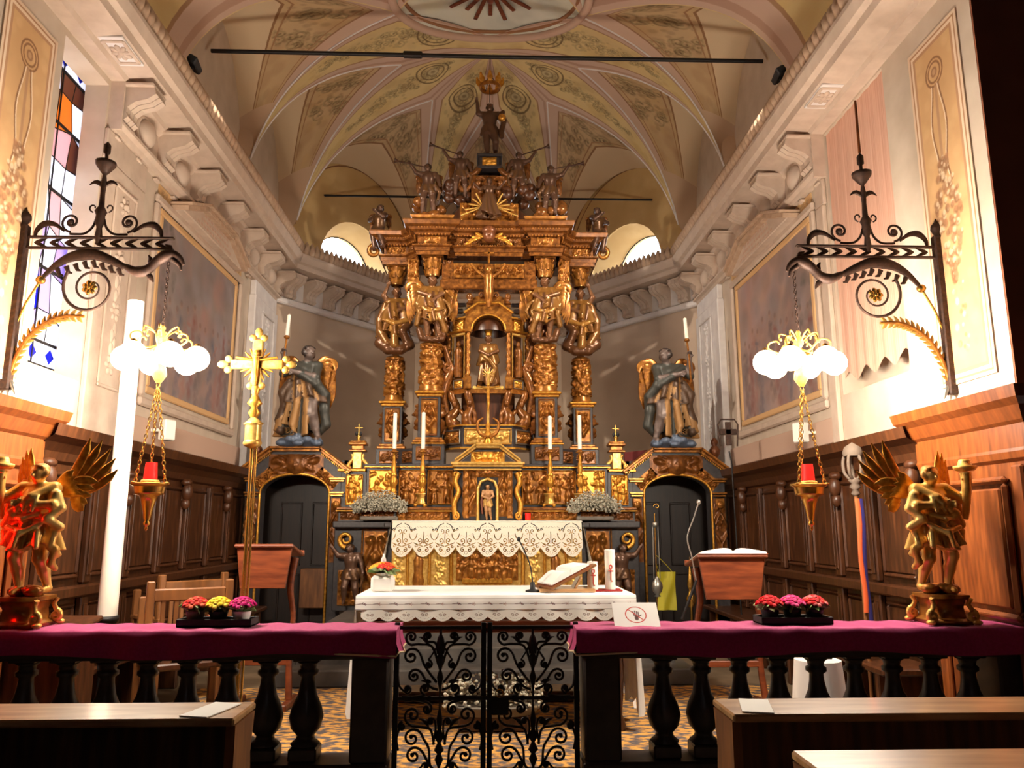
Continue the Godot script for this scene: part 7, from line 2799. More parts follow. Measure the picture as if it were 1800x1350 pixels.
	# bushes of dried grey foliage
	for s in [-1, 1]:
		var b := thing("dried_bush", "grey-green dried flower bush in a low trough on the altar shelf, %s" % ("left" if s < 0 else "right"), "plant", "dried altar bushes", v3(s * 1.33, 1.665, -9.64))
		mb = MB.new()
		mb.box(v3(0, 0.03, 0), v3(0.46, 0.05, 0.12), 0.012)
		part(b, "trough", mb, M.pot_grey)
		mb = MB.new()
		mb.colored = true
		var g := RandomNumberGenerator.new()
		g.seed = 60 + s
		for k in 1500:
			var c := v3(g.randf_range(-0.30, 0.30), 0.05, g.randf_range(-0.06, 0.06))
			var hgt := (0.34 - 1.6 * c.x * c.x) * g.randf_range(0.35, 1.0)
			var p := c + v3(g.randfn() * 0.03, hgt * g.randf_range(0.55, 1.0), g.randfn() * 0.035 + 0.02)
			var t := g.randf()
			mb.col = lin(0.30, 0.28, 0.21).lerp(lin(0.52, 0.48, 0.38), t)
			mb.ball(p, v3(g.randf_range(0.009, 0.02), g.randf_range(0.006, 0.012), 0.01), 5, 3, Basis(v3(0, 0, 1), g.randf() * PI))
		var fo := part(b, "foliage", mb, M.petal)
		fo.set_meta("kind", "stuff")
	# carved plinths with small crosses at the ends of the gradine
	for s in [-1, 1]:
		var r := thing("reliquary_stand", "small gilded stand topped by a little cross, %s end of the altar gradine" % ("left" if s < 0 else "right"), "reliquary", "gradine reliquaries", v3(s * 1.70, 2.327, -10.15))
		mb = MB.new()
		for q in [-1, 1]:
			mb.tube(crom([v3(q * 0.13, 0.02, 0), v3(q * 0.11, 0.08, 0.0), v3(q * 0.06, 0.14, 0), v3(q * 0.075, 0.2, 0)], 6), 0.026, 8, false, 1.6)
			mb.tube(spiral(v3(q * 0.12, 0.04, 0.02), 0.035, 0.008, 0, q * 1.2, 14), 0.014, 6)
		mb.box(v3(0, 0.12, 0), v3(0.12, 0.22, 0.1), 0.01)
		part(r, "scroll_base", mb, M.gilt_pale)
		mb = MB.new()
		mb.box(v3(0, 0.245, 0), v3(0.22, 0.025, 0.16), 0.006)
		mb.box(v3(0, 0.285, 0), v3(0.16, 0.06, 0.12), 0.01)
		mb.box(v3(0, 0.335, 0), v3(0.24, 0.04, 0.18), 0.012)
		mb.box(v3(0, 0.365, 0), v3(0.2, 0.02, 0.14), 0.006)
		part(r, "cap", mb, M.gilt_old)
		mb = MB.new()
		mb.box(v3(0, 0.53, 0), v3(0.014, 0.15, 0.012), 0.003)
		mb.box(v3(0, 0.55, 0), v3(0.10, 0.014, 0.012), 0.003)
		mb.lathe([v2(0.03, 0.375), v2(0.02, 0.40), v2(0.035, 0.43), v2(0.012, 0.46)], 10)
		part(r, "cross", mb, M.brass)
		mb = MB.new()
		for q in [-1, 1]:
			mb.ball(v3(q * 0.028, 0.47, 0.01), v3(0.02, 0.03, 0.015), 7, 5)
		part(r, "dark_leaf", mb, M.iron)
	# red votive glass on the shelf
	var vt := thing("votive_glass", "small red votive glass beside the tabernacle on the altar shelf", "votive light", "", v3(0.50, 1.666, -9.66))
	mb = MB.new()
	mb.lathe([v2(0.0, 0.0), v2(0.03, 0.0), v2(0.03, 0.0), v2(0.035, 0.09), v2(0.03, 0.092)], 14)
	part(vt, "glass", mb, M.red_flame)
	mb = MB.new()
	mb.lathe([v2(0.0, 0.0), v2(0.036, 0.0), v2(0.036, 0.012), v2(0.0, 0.012)], 14)
	part(vt, "foot", mb, M.brass)
	# dark red hanging behind the right end, grey urn finials at the walls
	mb = MB.new()
	mb.prism(PackedVector2Array([v2(1.84, 2.33), v2(2.2, 2.33), v2(2.2, 2.62), v2(1.84, 2.58)]), -10.35, -10.32)
	solo("red_hanging", "dark red cloth hanging behind the right gradine end", "cloth", mb, M.red_hanging)
	for s in [-1, 1]:
		mb = MB.new()
		mb.lathe([v2(0.0, 0.0), v2(0.06, 0.0), v2(0.05, 0.03), v2(0.025, 0.05), v2(0.06, 0.1), v2(0.075, 0.16), v2(0.05, 0.2), v2(0.03, 0.22), v2(0.05, 0.26), v2(0.04, 0.3), v2(0.0, 0.33)], 14)
		solo("urn_finial", "grey carved urn finial beside the wall, on the %s doorway" % ("left" if s < 0 else "right"), "finial", mb, M.walnut_figure, "portal finials", v3(s * 2.98, 2.42, -10.02))

# ---------------------------------------------------------------- free-standing altar table
func flower_pot(o: Node, p: Vector3, pot: String, cols: Array, r: float, n: int, sd: int, ph := 0.08) -> void:
	var g := RandomNumberGenerator.new()
	g.seed = sd
	var mb := MB.new()
	mb.move(p)
	mb.lathe([v2(0.0, 0.0), v2(0.04, 0.0), v2(0.055, ph), v2(0.058, ph), v2(0.05, ph - 0.005), v2(0.0, ph - 0.01)], 14)
	part(o, "pot", mb, M[pot])
	mb = MB.new()
	mb.colored = true
	mb.move(p)
	for k in 16:
		var w := TAU * k / 16 + g.randf() * 0.3
		mb.col = lin(0.10, 0.2, 0.05).lerp(lin(0.42, 0.5, 0.26), g.randf())
		var d := v3(cos(w), 0, sin(w))
		var a := v3(0, ph, 0)
		var b := d * r * g.randf_range(0.8, 1.15) + v3(0, ph + g.randf_range(-0.015, 0.04), 0)
		mb.tube(bez(a, (a + b) / 2 + v3(0, 0.03, 0), b, 5), PackedFloat32Array([0.006, 0.016, 0.022, 0.022, 0.014, 0.002]), 6, false, 0.3)
	part(o, "leaves", mb, M.petal)
	mb = MB.new()
	for k in n:
		var w := TAU * k * 0.382
		var q := sqrt((k + 0.5) / n)
		var c := p + v3(cos(w) * r * 0.75 * q, ph + 0.04 + 0.035 * (1 - q * q), sin(w) * r * 0.75 * q)
		mb = MB.new()
		mb.colored = true
		var pc: Color = cols[k % cols.size()]
		var up := (v3(cos(w) * q * 0.8, 1.0, sin(w) * q * 0.8)).normalized()
		var sx := up.cross(v3(0, 0, 1)).normalized()
		var sy := sx.cross(up)
		for j in 5:
			var a := TAU * j / 5 + k
			mb.col = pc.lerp(lin(0.9, 0.8, 0.75), 0.04 * (j % 2))
			var dd := sx * cos(a) + sy * sin(a)
			mb.ball(c + dd * 0.017, v3(0.019, 0.007, 0.016), 6, 4, Basis(dd, up, dd.cross(up)))
		mb.col = lin(0.8, 0.55, 0.06)
		mb.ball(c + up * 0.004, v3(0.005, 0.004, 0.005), 5, 4)
		part(o, "blossom", mb, M.petal)

func page_shape(q: int, w: float, x0: float) -> PackedVector2Array:
	var po := PackedVector2Array([v2(x0, 0.0)])
	for k in 11:
		var t := k / 10.0
		po.append(v2(x0 + q * w * t, 0.014 + 0.032 * sin(PI * pow(t, 0.6)) * (1 - 0.4 * t)))
	po.append(v2(x0 + q * w, 0.0))
	return po

func build_table() -> void:
	var x0 := -0.93
	var x1 := 1.07
	var zf := -5.76
	var zb := -6.66
	var o := thing("altar_table", "wooden altar table standing behind the gate under a white cloth", "table")
	var mb := MB.new()
	bz(mb, x0, x1, 1.05, 1.10, zf - 0.02, zb + 0.02, 0.008)
	part(o, "table_top", mb, M.wood_red)
	mb = MB.new()
	bz(mb, x0 + 0.06, x1 - 0.06, 0.93, 1.05, zf - 0.05, zf - 0.08, 0.006)
	bz(mb, x0 + 0.06, x1 - 0.06, 0.865, 0.925, zf - 0.04, zf - 0.09, 0.01)
	bz(mb, x0 + 0.06, x1 - 0.06, 0.845, 0.865, zf - 0.025, zf - 0.10, 0.006)
	part(o, "apron", mb, M.wood_red)
	for q in [[x0 + 0.12, zf - 0.1], [x1 - 0.12, zf - 0.1], [x0 + 0.12, zb + 0.1], [x1 - 0.12, zb + 0.1]]:
		mb = MB.new()
		mb.lathe([v2(0.05, FL), v2(0.055, FL + 0.05), v2(0.03, FL + 0.12), v2(0.045, 0.45), v2(0.05, 0.6), v2(0.03, 0.75), v2(0.05, 0.8), v2(0.05, 1.05)], 12, v3(q[0], 0, q[1]))
		part(o, "leg", mb, M.wood_dark)
	# cloth
	var c := thing("table_cloth", "white linen cloth with embroidered band and scalloped lace hem on the altar table", "tablecloth")
	mb = MB.new()
	bz(mb, x0 - 0.01, x1 + 0.01, 1.10, 1.112, zf + 0.0, zb, 0.005)
	part(c, "top_sheet", mb, M.linen)
	# front band: printed thread lines and flower sprigs
	var W := 1400
	var H := 84
	var im := Image.create(W, H, false, Image.FORMAT_RGBA8)
	im.fill(rgb8(246, 244, 240))
	im.fill_rect(Rect2i(0, 18, W, 2), rgb8(120, 104, 104))
	im.fill_rect(Rect2i(0, 50, W, 2), rgb8(150, 130, 126))
	im.fill_rect(Rect2i(0, 80, W, 3), rgb8(120, 104, 104))
	for k in 18:
		var x := 40 + k * 78
		stroke(im, [v2(x - 30, 50), v2(x - 8, 47), v2(x + 10, 52)], 1, rgb8(110, 84, 84))
		if k % 2 == 0:
			curl(im, v2(x, 44), 7, 0, 1.0, 1, rgb8(86, 60, 66))
			curl(im, v2(x + 10, 54), 7, PI, 1.0, 1, rgb8(86, 60, 66))
			dab(im, v2(x + 4, 48), 3, rgb8(140, 80, 80))
		else:
			for j in 5:
				stroke(im, [v2(x, 50), v2(x, 50) + Vector2.from_angle(TAU * j / 5) * 11], 1, rgb8(176, 144, 136))
	mb = MB.new()
	mb.mapped = true
	var rows := []
	for r in 5:
		var row := PackedVector3Array()
		for k in 81:
			var x := lerpf(x0 - 0.012, x1 + 0.012, k / 80.0)
			row.append(v3(x, 1.11 - 0.10 * r / 4.0, zf + 0.012 + 0.006 * sin(k * 0.6) * r / 4.0 + (0.008 if r > 0 else 0.0)))
		rows.append(row)
	mb.grid(rows)
	part(c, "embroidered_band", mb, image_mat("embroidery", im), "white band with thin embroidered line of sprigs")
	mb = MB.new()
	mb.mapped = true
	rows = []
	for r in 4:
		var row := PackedVector3Array()
		for k in 81:
			var x := lerpf(x0 + 0.03, x1 - 0.03, k / 80.0)
			row.append(v3(x, 1.01 - 0.08 * r / 3.0, zf + 0.018 + 0.008 * sin(k * 0.6)))
		rows.append(row)
	mb.grid(rows)
	part(c, "lace_hem", mb, lace_mat("hem_lace", lace_image(1200, 72, 1)))
	for s in [-1, 1]:
		mb = MB.new()
		rows = []
		var ex: float = (x0 - 0.012) if s < 0 else (x1 + 0.012)
		for r in 13:
			var row := PackedVector3Array()
			var q := r / 12.0
			for k in 25:
				var t := k / 24.0
				var z := lerpf(zf + 0.012, zb, t)
				row.append(v3(ex + s * (0.03 * q + 0.022 * q * sin(k * 1.4 + 1.0)), 1.11 - (0.80 + 0.06 * sin(k * 0.9)) * q, z - 0.02 * q))
			rows.append(row)
		mb.grid(rows)
		part(c, "side_drop", mb, M.linen)
	# things on the table
	var fp := thing("flower_vase", "white pot of red and yellow flowers on the altar table's left end", "flower pot", "", v3(-0.79, 1.113, -6.05))
	mb = MB.new()
	mb.box(v3(0, 0.06, 0), v3(0.17, 0.12, 0.14), 0.02)
	part(fp, "square_pot", mb, M.pot_white)
	flower_pot(fp, v3(0, 0.06, 0), "pot_white", [lin(0.62, 0.06, 0.03), lin(0.75, 0.25, 0.03), lin(0.7, 0.42, 0.05), lin(0.6, 0.04, 0.03)], 0.13, 26, 5)
	mb = MB.new()
	mb.lathe([v2(0, 0.18), v2(0.02, 0.18), v2(0.02, 0.24), v2(0.008, 0.26), v2(0.008, 0.28), v2(0, 0.28)], 10)
	part(fp, "white_bottle", mb, M.pot_white)
	var mc := thing("table_microphone", "black gooseneck microphone standing on the altar table", "microphone", "", v3(0.345, 1.112, -6.0))
	mb = MB.new()
	mb.lathe([v2(0, 0), v2(0.055, 0), v2(0.055, 0.012), v2(0.02, 0.02), v2(0.018, 0.07), v2(0, 0.075)], 14)
	part(mc, "base", mb, M.black)
	mb = MB.new()
	mb.tube(crom([v3(0, 0.07, 0), v3(-0.02, 0.2, 0.0), v3(-0.07, 0.32, 0), v3(-0.1, 0.38, 0.01)], 6), 0.005, 6)
	part(mc, "gooseneck", mb, M.black)
	mb = MB.new()
	mb.ball(v3(-0.105, 0.39, 0.012), v3(0.015, 0.02, 0.015), 8, 6)
	part(mc, "capsule", mb, M.black)
	# missal on a wooden stand
	var ms := thing("missal_stand", "slanted wooden book stand on the altar table", "book stand", "", v3(0.60, 1.112, -6.05))
	mb = MB.new()
	mb.box(v3(0, 0.015, 0), v3(0.42, 0.025, 0.30), 0.005)
	part(ms, "foot_board", mb, M.wood_pew)
	var tilt := Basis(v3(0, 1, 0), 0.35) * Basis(v3(0, 0, 1), 0.42)
	mb = MB.new()
	mb.box(v3(0.0, 0.115, 0.0), v3(0.42, 0.018, 0.30), 0.004, tilt)
	part(ms, "slanted_board", mb, M.wood_brown)
	mb = MB.new()
	mb.box(v3(0.08, 0.06, 0.0), v3(0.02, 0.12, 0.2), 0.004, Basis(v3(0, 0, 1), -0.5))
	part(ms, "strut", mb, M.wood_pew)
	var bk := thing("open_missal", "open white-paged book lying on the slanted wooden stand", "book", "", v3(0.60, 1.112, -6.05))
	for q in [-1, 1]:
		mb = MB.new()
		mb.place(tilt, v3(0, 0.135, 0))
		mb.prism(page_shape(q, 0.17, -0.02), -0.13, 0.13)
		part(bk, "page_block", mb, M.paper)
	mb = MB.new()
	mb.place(tilt, v3(0, 0.135, 0))
	mb.box(v3(-0.02, -0.008, 0), v3(0.36, 0.008, 0.28), 0.002)
	part(bk, "cover", mb, M.wood_red)
	# pair of white candles with an orange cross sign
	mb = MB.new()
	mb.box(v3(0, 0.006, 0), v3(0.26, 0.012, 0.16), 0.003)
	solo("red_mat", "flat red mat under the two candles on the altar table", "mat", mb, M.red_leather, "", v3(0.90, 1.112, -6.08))
	for e in [[0.81, 0.21, "shorter"], [0.945, 0.30, "taller"]]:
		var cd := thing("pillar_candle", "%s of the two white pillar candles with an orange cross sign" % e[2], "candle", "pillar candles", v3(e[0], 1.124, -6.06))
		mb = MB.new()
		mb.lathe([v2(0, 0), v2(0.039, 0), v2(0.04, 0.003), v2(0.04, e[1] - 0.004), v2(0.036, e[1]), v2(0.0, e[1] - 0.006)], 20)
		part(cd, "wax_body", mb, M.wax)
		mb = MB.new()
		var y0: float = e[1] * 0.35
		mb.tube(PackedVector3Array([v3(0, y0 - 0.035, 0.0405), v3(0, y0 + 0.05, 0.0405)]), 0.004, 5)
		mb.tube(PackedVector3Array([v3(-0.02, y0 + 0.035, 0.038), v3(0, y0 + 0.036, 0.041), v3(0.02, y0 + 0.035, 0.038)]), 0.004, 5)
		var lp := PackedVector3Array()
		for k in 13:
			lp.append(v3(0.011 * sin(TAU * k / 12.0), y0 + 0.065 - 0.015 * cos(TAU * k / 12.0), 0.0402))
		mb.tube(lp, 0.0035, 5)
		mb.tube(PackedVector3Array([v3(0, y0 - 0.035, 0.0405), v3(0.012, y0 - 0.042, 0.039)]), 0.0035, 5)
		part(cd, "cross_sign", mb, M.ink_red)
		mb = MB.new()
		mb.tube(PackedVector3Array([v3(0, e[1] - 0.006, 0), v3(0.002, e[1] + 0.012, 0)]), 0.0018, 5)
		part(cd, "wick", mb, M.black)

# ---------------------------------------------------------------- communion rail, cloths, sign
func build_rail() -> void:
	var zc := -4.76
	for s in [-1, 1]:
		var nm := "left" if s < 0 else "right"
		var o := thing("communion_rail", "dark stone balustrade with turned balusters, %s of the iron gate" % nm, "balustrade", "communion rail halves")
		var mb := MB.new()
		bz(mb, s * 0.55, s * 3.28, 0.0, 0.15, zc + 0.31, zc - 0.2, 0.01)
		part(o, "step", mb, M.rail_stone)
		mb = MB.new()
		bz(mb, s * 0.55, s * 3.28, 0.15, 0.29, zc + 0.13, zc - 0.13, 0.012)
		part(o, "plinth", mb, M.rail_stone)
		mb = MB.new()
		bz(mb, s * 0.54, s * 3.28, 0.85, 1.005, zc + 0.14, zc - 0.14, 0.015)
		part(o, "hand_rail", mb, M.rail_stone)
		mb = MB.new()
		bz(mb, s * 0.56, s * 0.77, 0.29, 0.86, zc + 0.12, zc - 0.12, 0.012)
		part(o, "end_pier", mb, M.rail_stone)
		mb = MB.new()
		bz(mb, s * 3.0, s * 3.28, 0.29, 0.86, zc + 0.12, zc - 0.12, 0.012)
		part(o, "end_pier", mb, M.rail_stone)
		mb = MB.new()
		mb.lathe([v2(0.0, 0.36), v2(0.07, 0.36), v2(0.085, 0.375), v2(0.055, 0.40), v2(0.05, 0.42), v2(0.085, 0.46), v2(0.098, 0.52), v2(0.085, 0.575), v2(0.055, 0.64), v2(0.043, 0.70), v2(0.04, 0.74), v2(0.06, 0.755), v2(0.06, 0.775), v2(0.045, 0.785), v2(0.05, 0.81), v2(0.075, 0.83), v2(0.0, 0.835)], 20)
		mb.box(v3(0, 0.325, 0), v3(0.16, 0.075, 0.16), 0.01)
		mb.box(v3(0, 0.845, 0), v3(0.15, 0.03, 0.15), 0.005)
		var bm := mb.commit()
		var x := 1.04
		while x < 3.0:
			inst(o, "baluster", bm, M.rail_stone, Transform3D(Basis.IDENTITY, v3(s * x, 0, zc)))
			x += 0.2305
		# cloth
		var c := thing("rail_cloth", "purple velvet runner along the top of the %s rail half" % nm, "cloth", "rail runners")
		mb = MB.new()
		var rows := []
		var K := 110
		var prof := [v2(-0.165, 0.90), v2(-0.17, 0.96), v2(-0.16, 1.012), v2(-0.145, 1.022), v2(0.0, 1.024), v2(0.15, 1.022), v2(0.172, 1.012), v2(0.178, 0.97), v2(0.176, 0.92), v2(0.172, 0.875)]
		for r in prof.size():
			var row := PackedVector3Array()
			for k in K:
				var t := k / float(K - 1)
				var xx := lerpf(0.512, 3.30, t)
				var q: Vector2 = prof[r]
				var wob := 0.008 * sin(k * 0.45 + 1.3 * sin(k * 0.13)) * clampf((1.0 - q.y) * 14.0, 0.0, 1.0)
				var drop := 0.025 * sin(k * 0.11 + s) if r == prof.size() - 1 else 0.0
				row.append(v3(s * xx, q.y + drop * 0.6 + 0.003 * sin(k * 0.9) * (1.0 if r > 2 and r < 6 else 0.0), zc + q.x + wob))
			rows.append(row)
		mb.grid(rows)
		var keep := rows
		# end flap over the pier by the gate
		rows = []
		for r in 6:
			var row := PackedVector3Array()
			var q := r / 5.0
			for k in 12:
				var t := k / 11.0
				row.append(v3(s * (0.512 - 0.02 * q + 0.01 * sin(t * 9.0) * q + 0.012 * sin(PI * q)), 1.022 - 0.145 * q + 0.05 * absf(t - 0.5) * q, zc + lerpf(-0.165, 0.178, t)))
			rows.append(row)
		mb.grid(rows)
		part(c, "velvet", mb, M.purple_cloth)
		mb = MB.new()
		var pts := PackedVector3Array()
		for k in 12:
			var t := k / 11.0
			pts.append(v3(s * (0.492 + 0.01 * sin(t * 9.0)), 0.875 + 0.05 * absf(t - 0.5), zc + lerpf(-0.165, 0.182, t)))
		for k in 8:
			pts.append(v3(s * (0.512 + 0.05 * k), 0.876 + 0.002 * k, zc + 0.176))
		mb.tube(pts, 0.006, 5)
		part(c, "edge_piping", mb, M.cloth_trim, "pale braid along hem")
		# flower trays
		var tx := -1.58 if s < 0 else 1.84
		var tr := thing("flower_tray", "black tray holding the potted flowers on the %s rail" % nm, "tray", "flower trays", v3(tx, 1.026, zc + 0.0))
		mb = MB.new()
		mb.box(v3(0, 0.006, 0), v3(0.43, 0.012, 0.16), 0.003)
		for e in [[0, 0.075, 0.43, 0.01], [0, -0.075, 0.43, 0.01], [0.21, 0, 0.01, 0.16], [-0.21, 0, 0.01, 0.16]]:
			mb.box(v3(e[0], 0.022, e[1]), v3(e[2], 0.044, e[3]), 0.003)
		part(tr, "tray_shell", mb, M.black)
		var sets := [["red", lin(0.55, 0.02, 0.02), lin(0.62, 0.10, 0.04), "pot_grey"], ["yellow", lin(0.75, 0.55, 0.02), lin(0.8, 0.62, 0.06), "black"], ["magenta", lin(0.5, 0.008, 0.14), lin(0.55, 0.015, 0.18), "pot_white"]] if s < 0 else [["red", lin(0.5, 0.006, 0.012), lin(0.55, 0.01, 0.015), "black"], ["pink", lin(0.62, 0.02, 0.15), lin(0.7, 0.06, 0.22), "black"], ["scarlet", lin(0.5, 0.008, 0.012), lin(0.6, 0.12, 0.12), "black"]]
		for k in 3:
			var e: Array = sets[k]
			var fo := thing("potted_primrose", "%s flowering pot plant in the %s rail tray" % [e[0], nm], "flower pot", "rail pot plants", v3(tx - 0.135 + 0.135 * k, 1.039, zc))
			flower_pot(fo, Vector3.ZERO, e[3], [e[1], e[2], e[1]], 0.09, 20, 80 + k + 10 * s, 0.07)
	# no-touching card
	var W := 256
	var im := Image.create(W, 180, false, Image.FORMAT_RGBA8)
	im.fill(rgb8(244, 242, 238))
	var cc := v2(128, 92)
	var pts2 := []
	for k in 41:
		pts2.append(cc + Vector2.from_angle(TAU * k / 40) * 58)
	# hand
	stroke(im, [cc + v2(2, 30), cc + v2(4, 6)], 13, rgb8(90, 62, 58))
	for j in 4:
		stroke(im, [cc + v2(-9 + 8 * j, 8), cc + v2(-14 + 10 * j, -30 + 4 * absi(j - 1))], 3, rgb8(90, 62, 58))
	stroke(im, [cc + v2(14, 14), cc + v2(32, 0)], 3, rgb8(90, 62, 58))
	stroke(im, pts2, 3, rgb8(196, 64, 54))
	stroke(im, [cc + Vector2.from_angle(PI * 1.25) * 58, cc + Vector2.from_angle(PI * 0.25) * 58], 3, rgb8(196, 64, 54))
	var sg := thing("no_touch_card", "white card with a crossed-out hand sign on the right rail", "sign", "", v3(0.885, 1.027, zc + 0.03))
	var mb2 := MB.new()
	var b := Basis(v3(1, 0, 0), -0.72)
	mb2.box(v3(0, 0.055, 0.0), v3(0.27, 0.17, 0.003), 0.0, b)
	part(sg, "card", mb2, M.paper)
	mb2 = MB.new()
	mb2.mapped = true
	mb2.quad(v3(0, 0.055, 0) + b * v3(-0.134, -0.084, 0.0025), v3(0, 0.055, 0) + b * v3(0.134, -0.084, 0.0025), v3(0, 0.055, 0) + b * v3(0.134, 0.084, 0.0025), v3(0, 0.055, 0) + b * v3(-0.134, 0.084, 0.0025))
	part(sg, "printed_face", mb2, image_mat("card_print", im))
	mb2 = MB.new()
	mb2.box(v3(0, 0.03, -0.06), v3(0.2, 0.06, 0.003), 0.0, Basis(v3(1, 0, 0), 0.5))
	part(sg, "rear_flap", mb2, M.paper)

# ---------------------------------------------------------------- wrought-iron gate
func scroll_pair(o: Node, cx: float, cy: float, dx: float, R: float, a0: float, dir: float, stem: Array, r: float, z: float, called := "scroll") -> void:
	for q in [-1, 1]:
		var mb := MB.new()
		var pts := spiral(v3(cx + q * dx, cy, z), R, R * 0.18, a0 if q > 0 else PI - a0, dir * q * 1.35, 26)
		var all := PackedVector3Array()
		for e: Vector2 in stem:
			all.append(v3(cx + q * e.x, e.y, z))
		var path := crom(Array(all) + [pts[0]], 5) if all.size() > 0 else PackedVector3Array()
		path.append_array(pts)
		mb.tube(path, r, 5)
		mb.ball(pts[pts.size() - 1], v3(r * 1.7, r * 1.7, r * 1.5), 6, 5)
		part(o, called, mb, M.iron)

func build_gate() -> void:
	var z := -4.76
	for s in [-1, 1]:
		var o := thing("gate_leaf", "black wrought-iron gate leaf with scrollwork, %s half of the gate" % ("left" if s < 0 else "right"), "gate", "iron gate leaves")
		var c = s * 0.272
		var mb := MB.new()
		var edge_x := [s * 0.018, s * 0.528]
		for x in edge_x:
			mb = MB.new()
			mb.box(v3(x, 0.60, z), v3(0.03, 0.88, 0.026), 0.003)
			part(o, "stile", mb, M.iron)
		for y in [1.01, 0.612, 0.19]:
			mb = MB.new()
			mb.box(v3(c, y, z), v3(0.52, 0.02, 0.016), 0.003)
			part(o, "cross_bar", mb, M.iron)
		# central spear with buds
		mb = MB.new()
		mb.lathe([v2(0.0, 0.19), v2(0.008, 0.2), v2(0.008, 0.24), v2(0.026, 0.28), v2(0.012, 0.31), v2(0.03, 0.33), v2(0.01, 0.37), v2(0.028, 0.40), v2(0.012, 0.44), v2(0.018, 0.5), v2(0.006, 0.56), v2(0.006, 0.66), v2(0.02, 0.73), v2(0.008, 0.77), v2(0.026, 0.83), v2(0.01, 0.87), v2(0.028, 0.90), v2(0.02, 0.95), v2(0.008, 0.97), v2(0.008, 1.01)], 10, v3(c, 0, z))
		part(o, "spear", mb, M.iron)
		var r := 0.0078
		# lower panel
		scroll_pair(o, c, 0.395, 0.155, 0.062, PI, -1.0, [v2(0.012, 0.215), v2(0.05, 0.25), v2(0.06, 0.34)], r, z)
		scroll_pair(o, c, 0.300, 0.145, 0.055, PI * 0.9, -1.0, [v2(0.012, 0.215), v2(0.045, 0.24)], r, z)
		scroll_pair(o, c, 0.520, 0.155, 0.058, -PI * 0.5, 1.0, [v2(0.03, 0.36), v2(0.05, 0.44), v2(0.10, 0.455)], r, z)
		scroll_pair(o, c, 0.555, 0.075, 0.036, PI * 0.5, 1.0, [v2(0.205, 0.60), v2(0.14, 0.605)], r, z)
		scroll_pair(o, c, 0.485, 0.05, 0.024, PI, -1.0, [v2(0.035, 0.36), v2(0.022, 0.44)], r * 0.9, z)
		scroll_pair(o, c, 0.245, 0.075, 0.022, 0.0, 1.0, [v2(0.2, 0.205), v2(0.14, 0.21)], r * 0.9, z)
		scroll_pair(o, c, 0.46, 0.215, 0.026, PI * 0.5, -1.0, [v2(0.235, 0.33), v2(0.245, 0.40)], r * 0.9, z)
		# upper panel
		scroll_pair(o, c, 0.955, 0.17, 0.044, -PI * 0.5, 1.0, [v2(0.012, 0.80), v2(0.05, 0.90), v2(0.12, 0.915)], r, z)
		scroll_pair(o, c, 0.96, 0.075, 0.032, -PI * 0.5, 1.0, [v2(0.015, 0.86), v2(0.03, 0.92)], r, z)
		scroll_pair(o, c, 0.845, 0.17, 0.058, PI, -1.0, [v2(0.02, 0.70), v2(0.06, 0.75), v2(0.095, 0.80)], r, z)
		scroll_pair(o, c, 0.735, 0.15, 0.046, PI * 0.9, -1.0, [v2(0.012, 0.66), v2(0.06, 0.68)], r, z)
		scroll_pair(o, c, 0.665, 0.085, 0.034, -PI * 0.5, 1.0, [v2(0.22, 0.622), v2(0.15, 0.62)], r, z)
		scroll_pair(o, c, 0.665, 0.19, 0.026, -PI * 0.5, -1.0, [v2(0.245, 0.74), v2(0.235, 0.68)], r * 0.9, z)
		scroll_pair(o, c, 0.80, 0.07, 0.026, PI * 0.5, 1.0, [v2(0.02, 0.90), v2(0.055, 0.85)], r * 0.9, z)
		# clasps on the middle bar
		for q in [-0.17, -0.06, 0.06, 0.17]:
			mb = MB.new()
			mb.ball(v3(c + q, 0.612, z), v3(0.02, 0.016, 0.014), 7, 5)
			part(o, "clasp", mb, M.iron)
		# leaves on the scroll stems
		for q in [-1, 1]:
			for e in [[0.06, 0.45, 0.12, 0.50], [0.07, 0.91, 0.13, 0.955], [0.05, 0.70, 0.11, 0.71]]:
				mb = MB.new()
				mb.tube(bez(v3(c + q * e[0], e[1], z), v3(c + q * (e[0] + 0.02), e[3], z), v3(c + q * e[2], e[3], z), 6), PackedFloat32Array([0.003, 0.008, 0.012, 0.012, 0.009, 0.005, 0.002]), 6, false, 0.5)
				part(o, "iron_leaf", mb, M.iron)
	var k := thing("gate_lock", "black lock box and bolt at the middle of the gate", "lock", "", v3(0.03, 0.60, -4.745))
	var m2 := MB.new()
	m2.box(v3(0.05, -0.03, 0.01), v3(0.10, 0.09, 0.03), 0.006)
	part(k, "lock_box", m2, M.iron)
	m2 = MB.new()
	m2.tube(PackedVector3Array([v3(-0.14, 0.018, 0.012), v3(0.12, 0.018, 0.012)]), 0.012, 8)
	part(k, "bolt", m2, M.iron)
	m2 = MB.new()
	var rp := PackedVector3Array()
	for j in 14:
		rp.append(v3(0.045 + cos(TAU * j / 14) * 0.022, 0.045 + sin(TAU * j / 14) * 0.022, 0.02))
	m2.tube(rp, 0.004, 5, true)
	part(k, "ring", m2, M.brass)

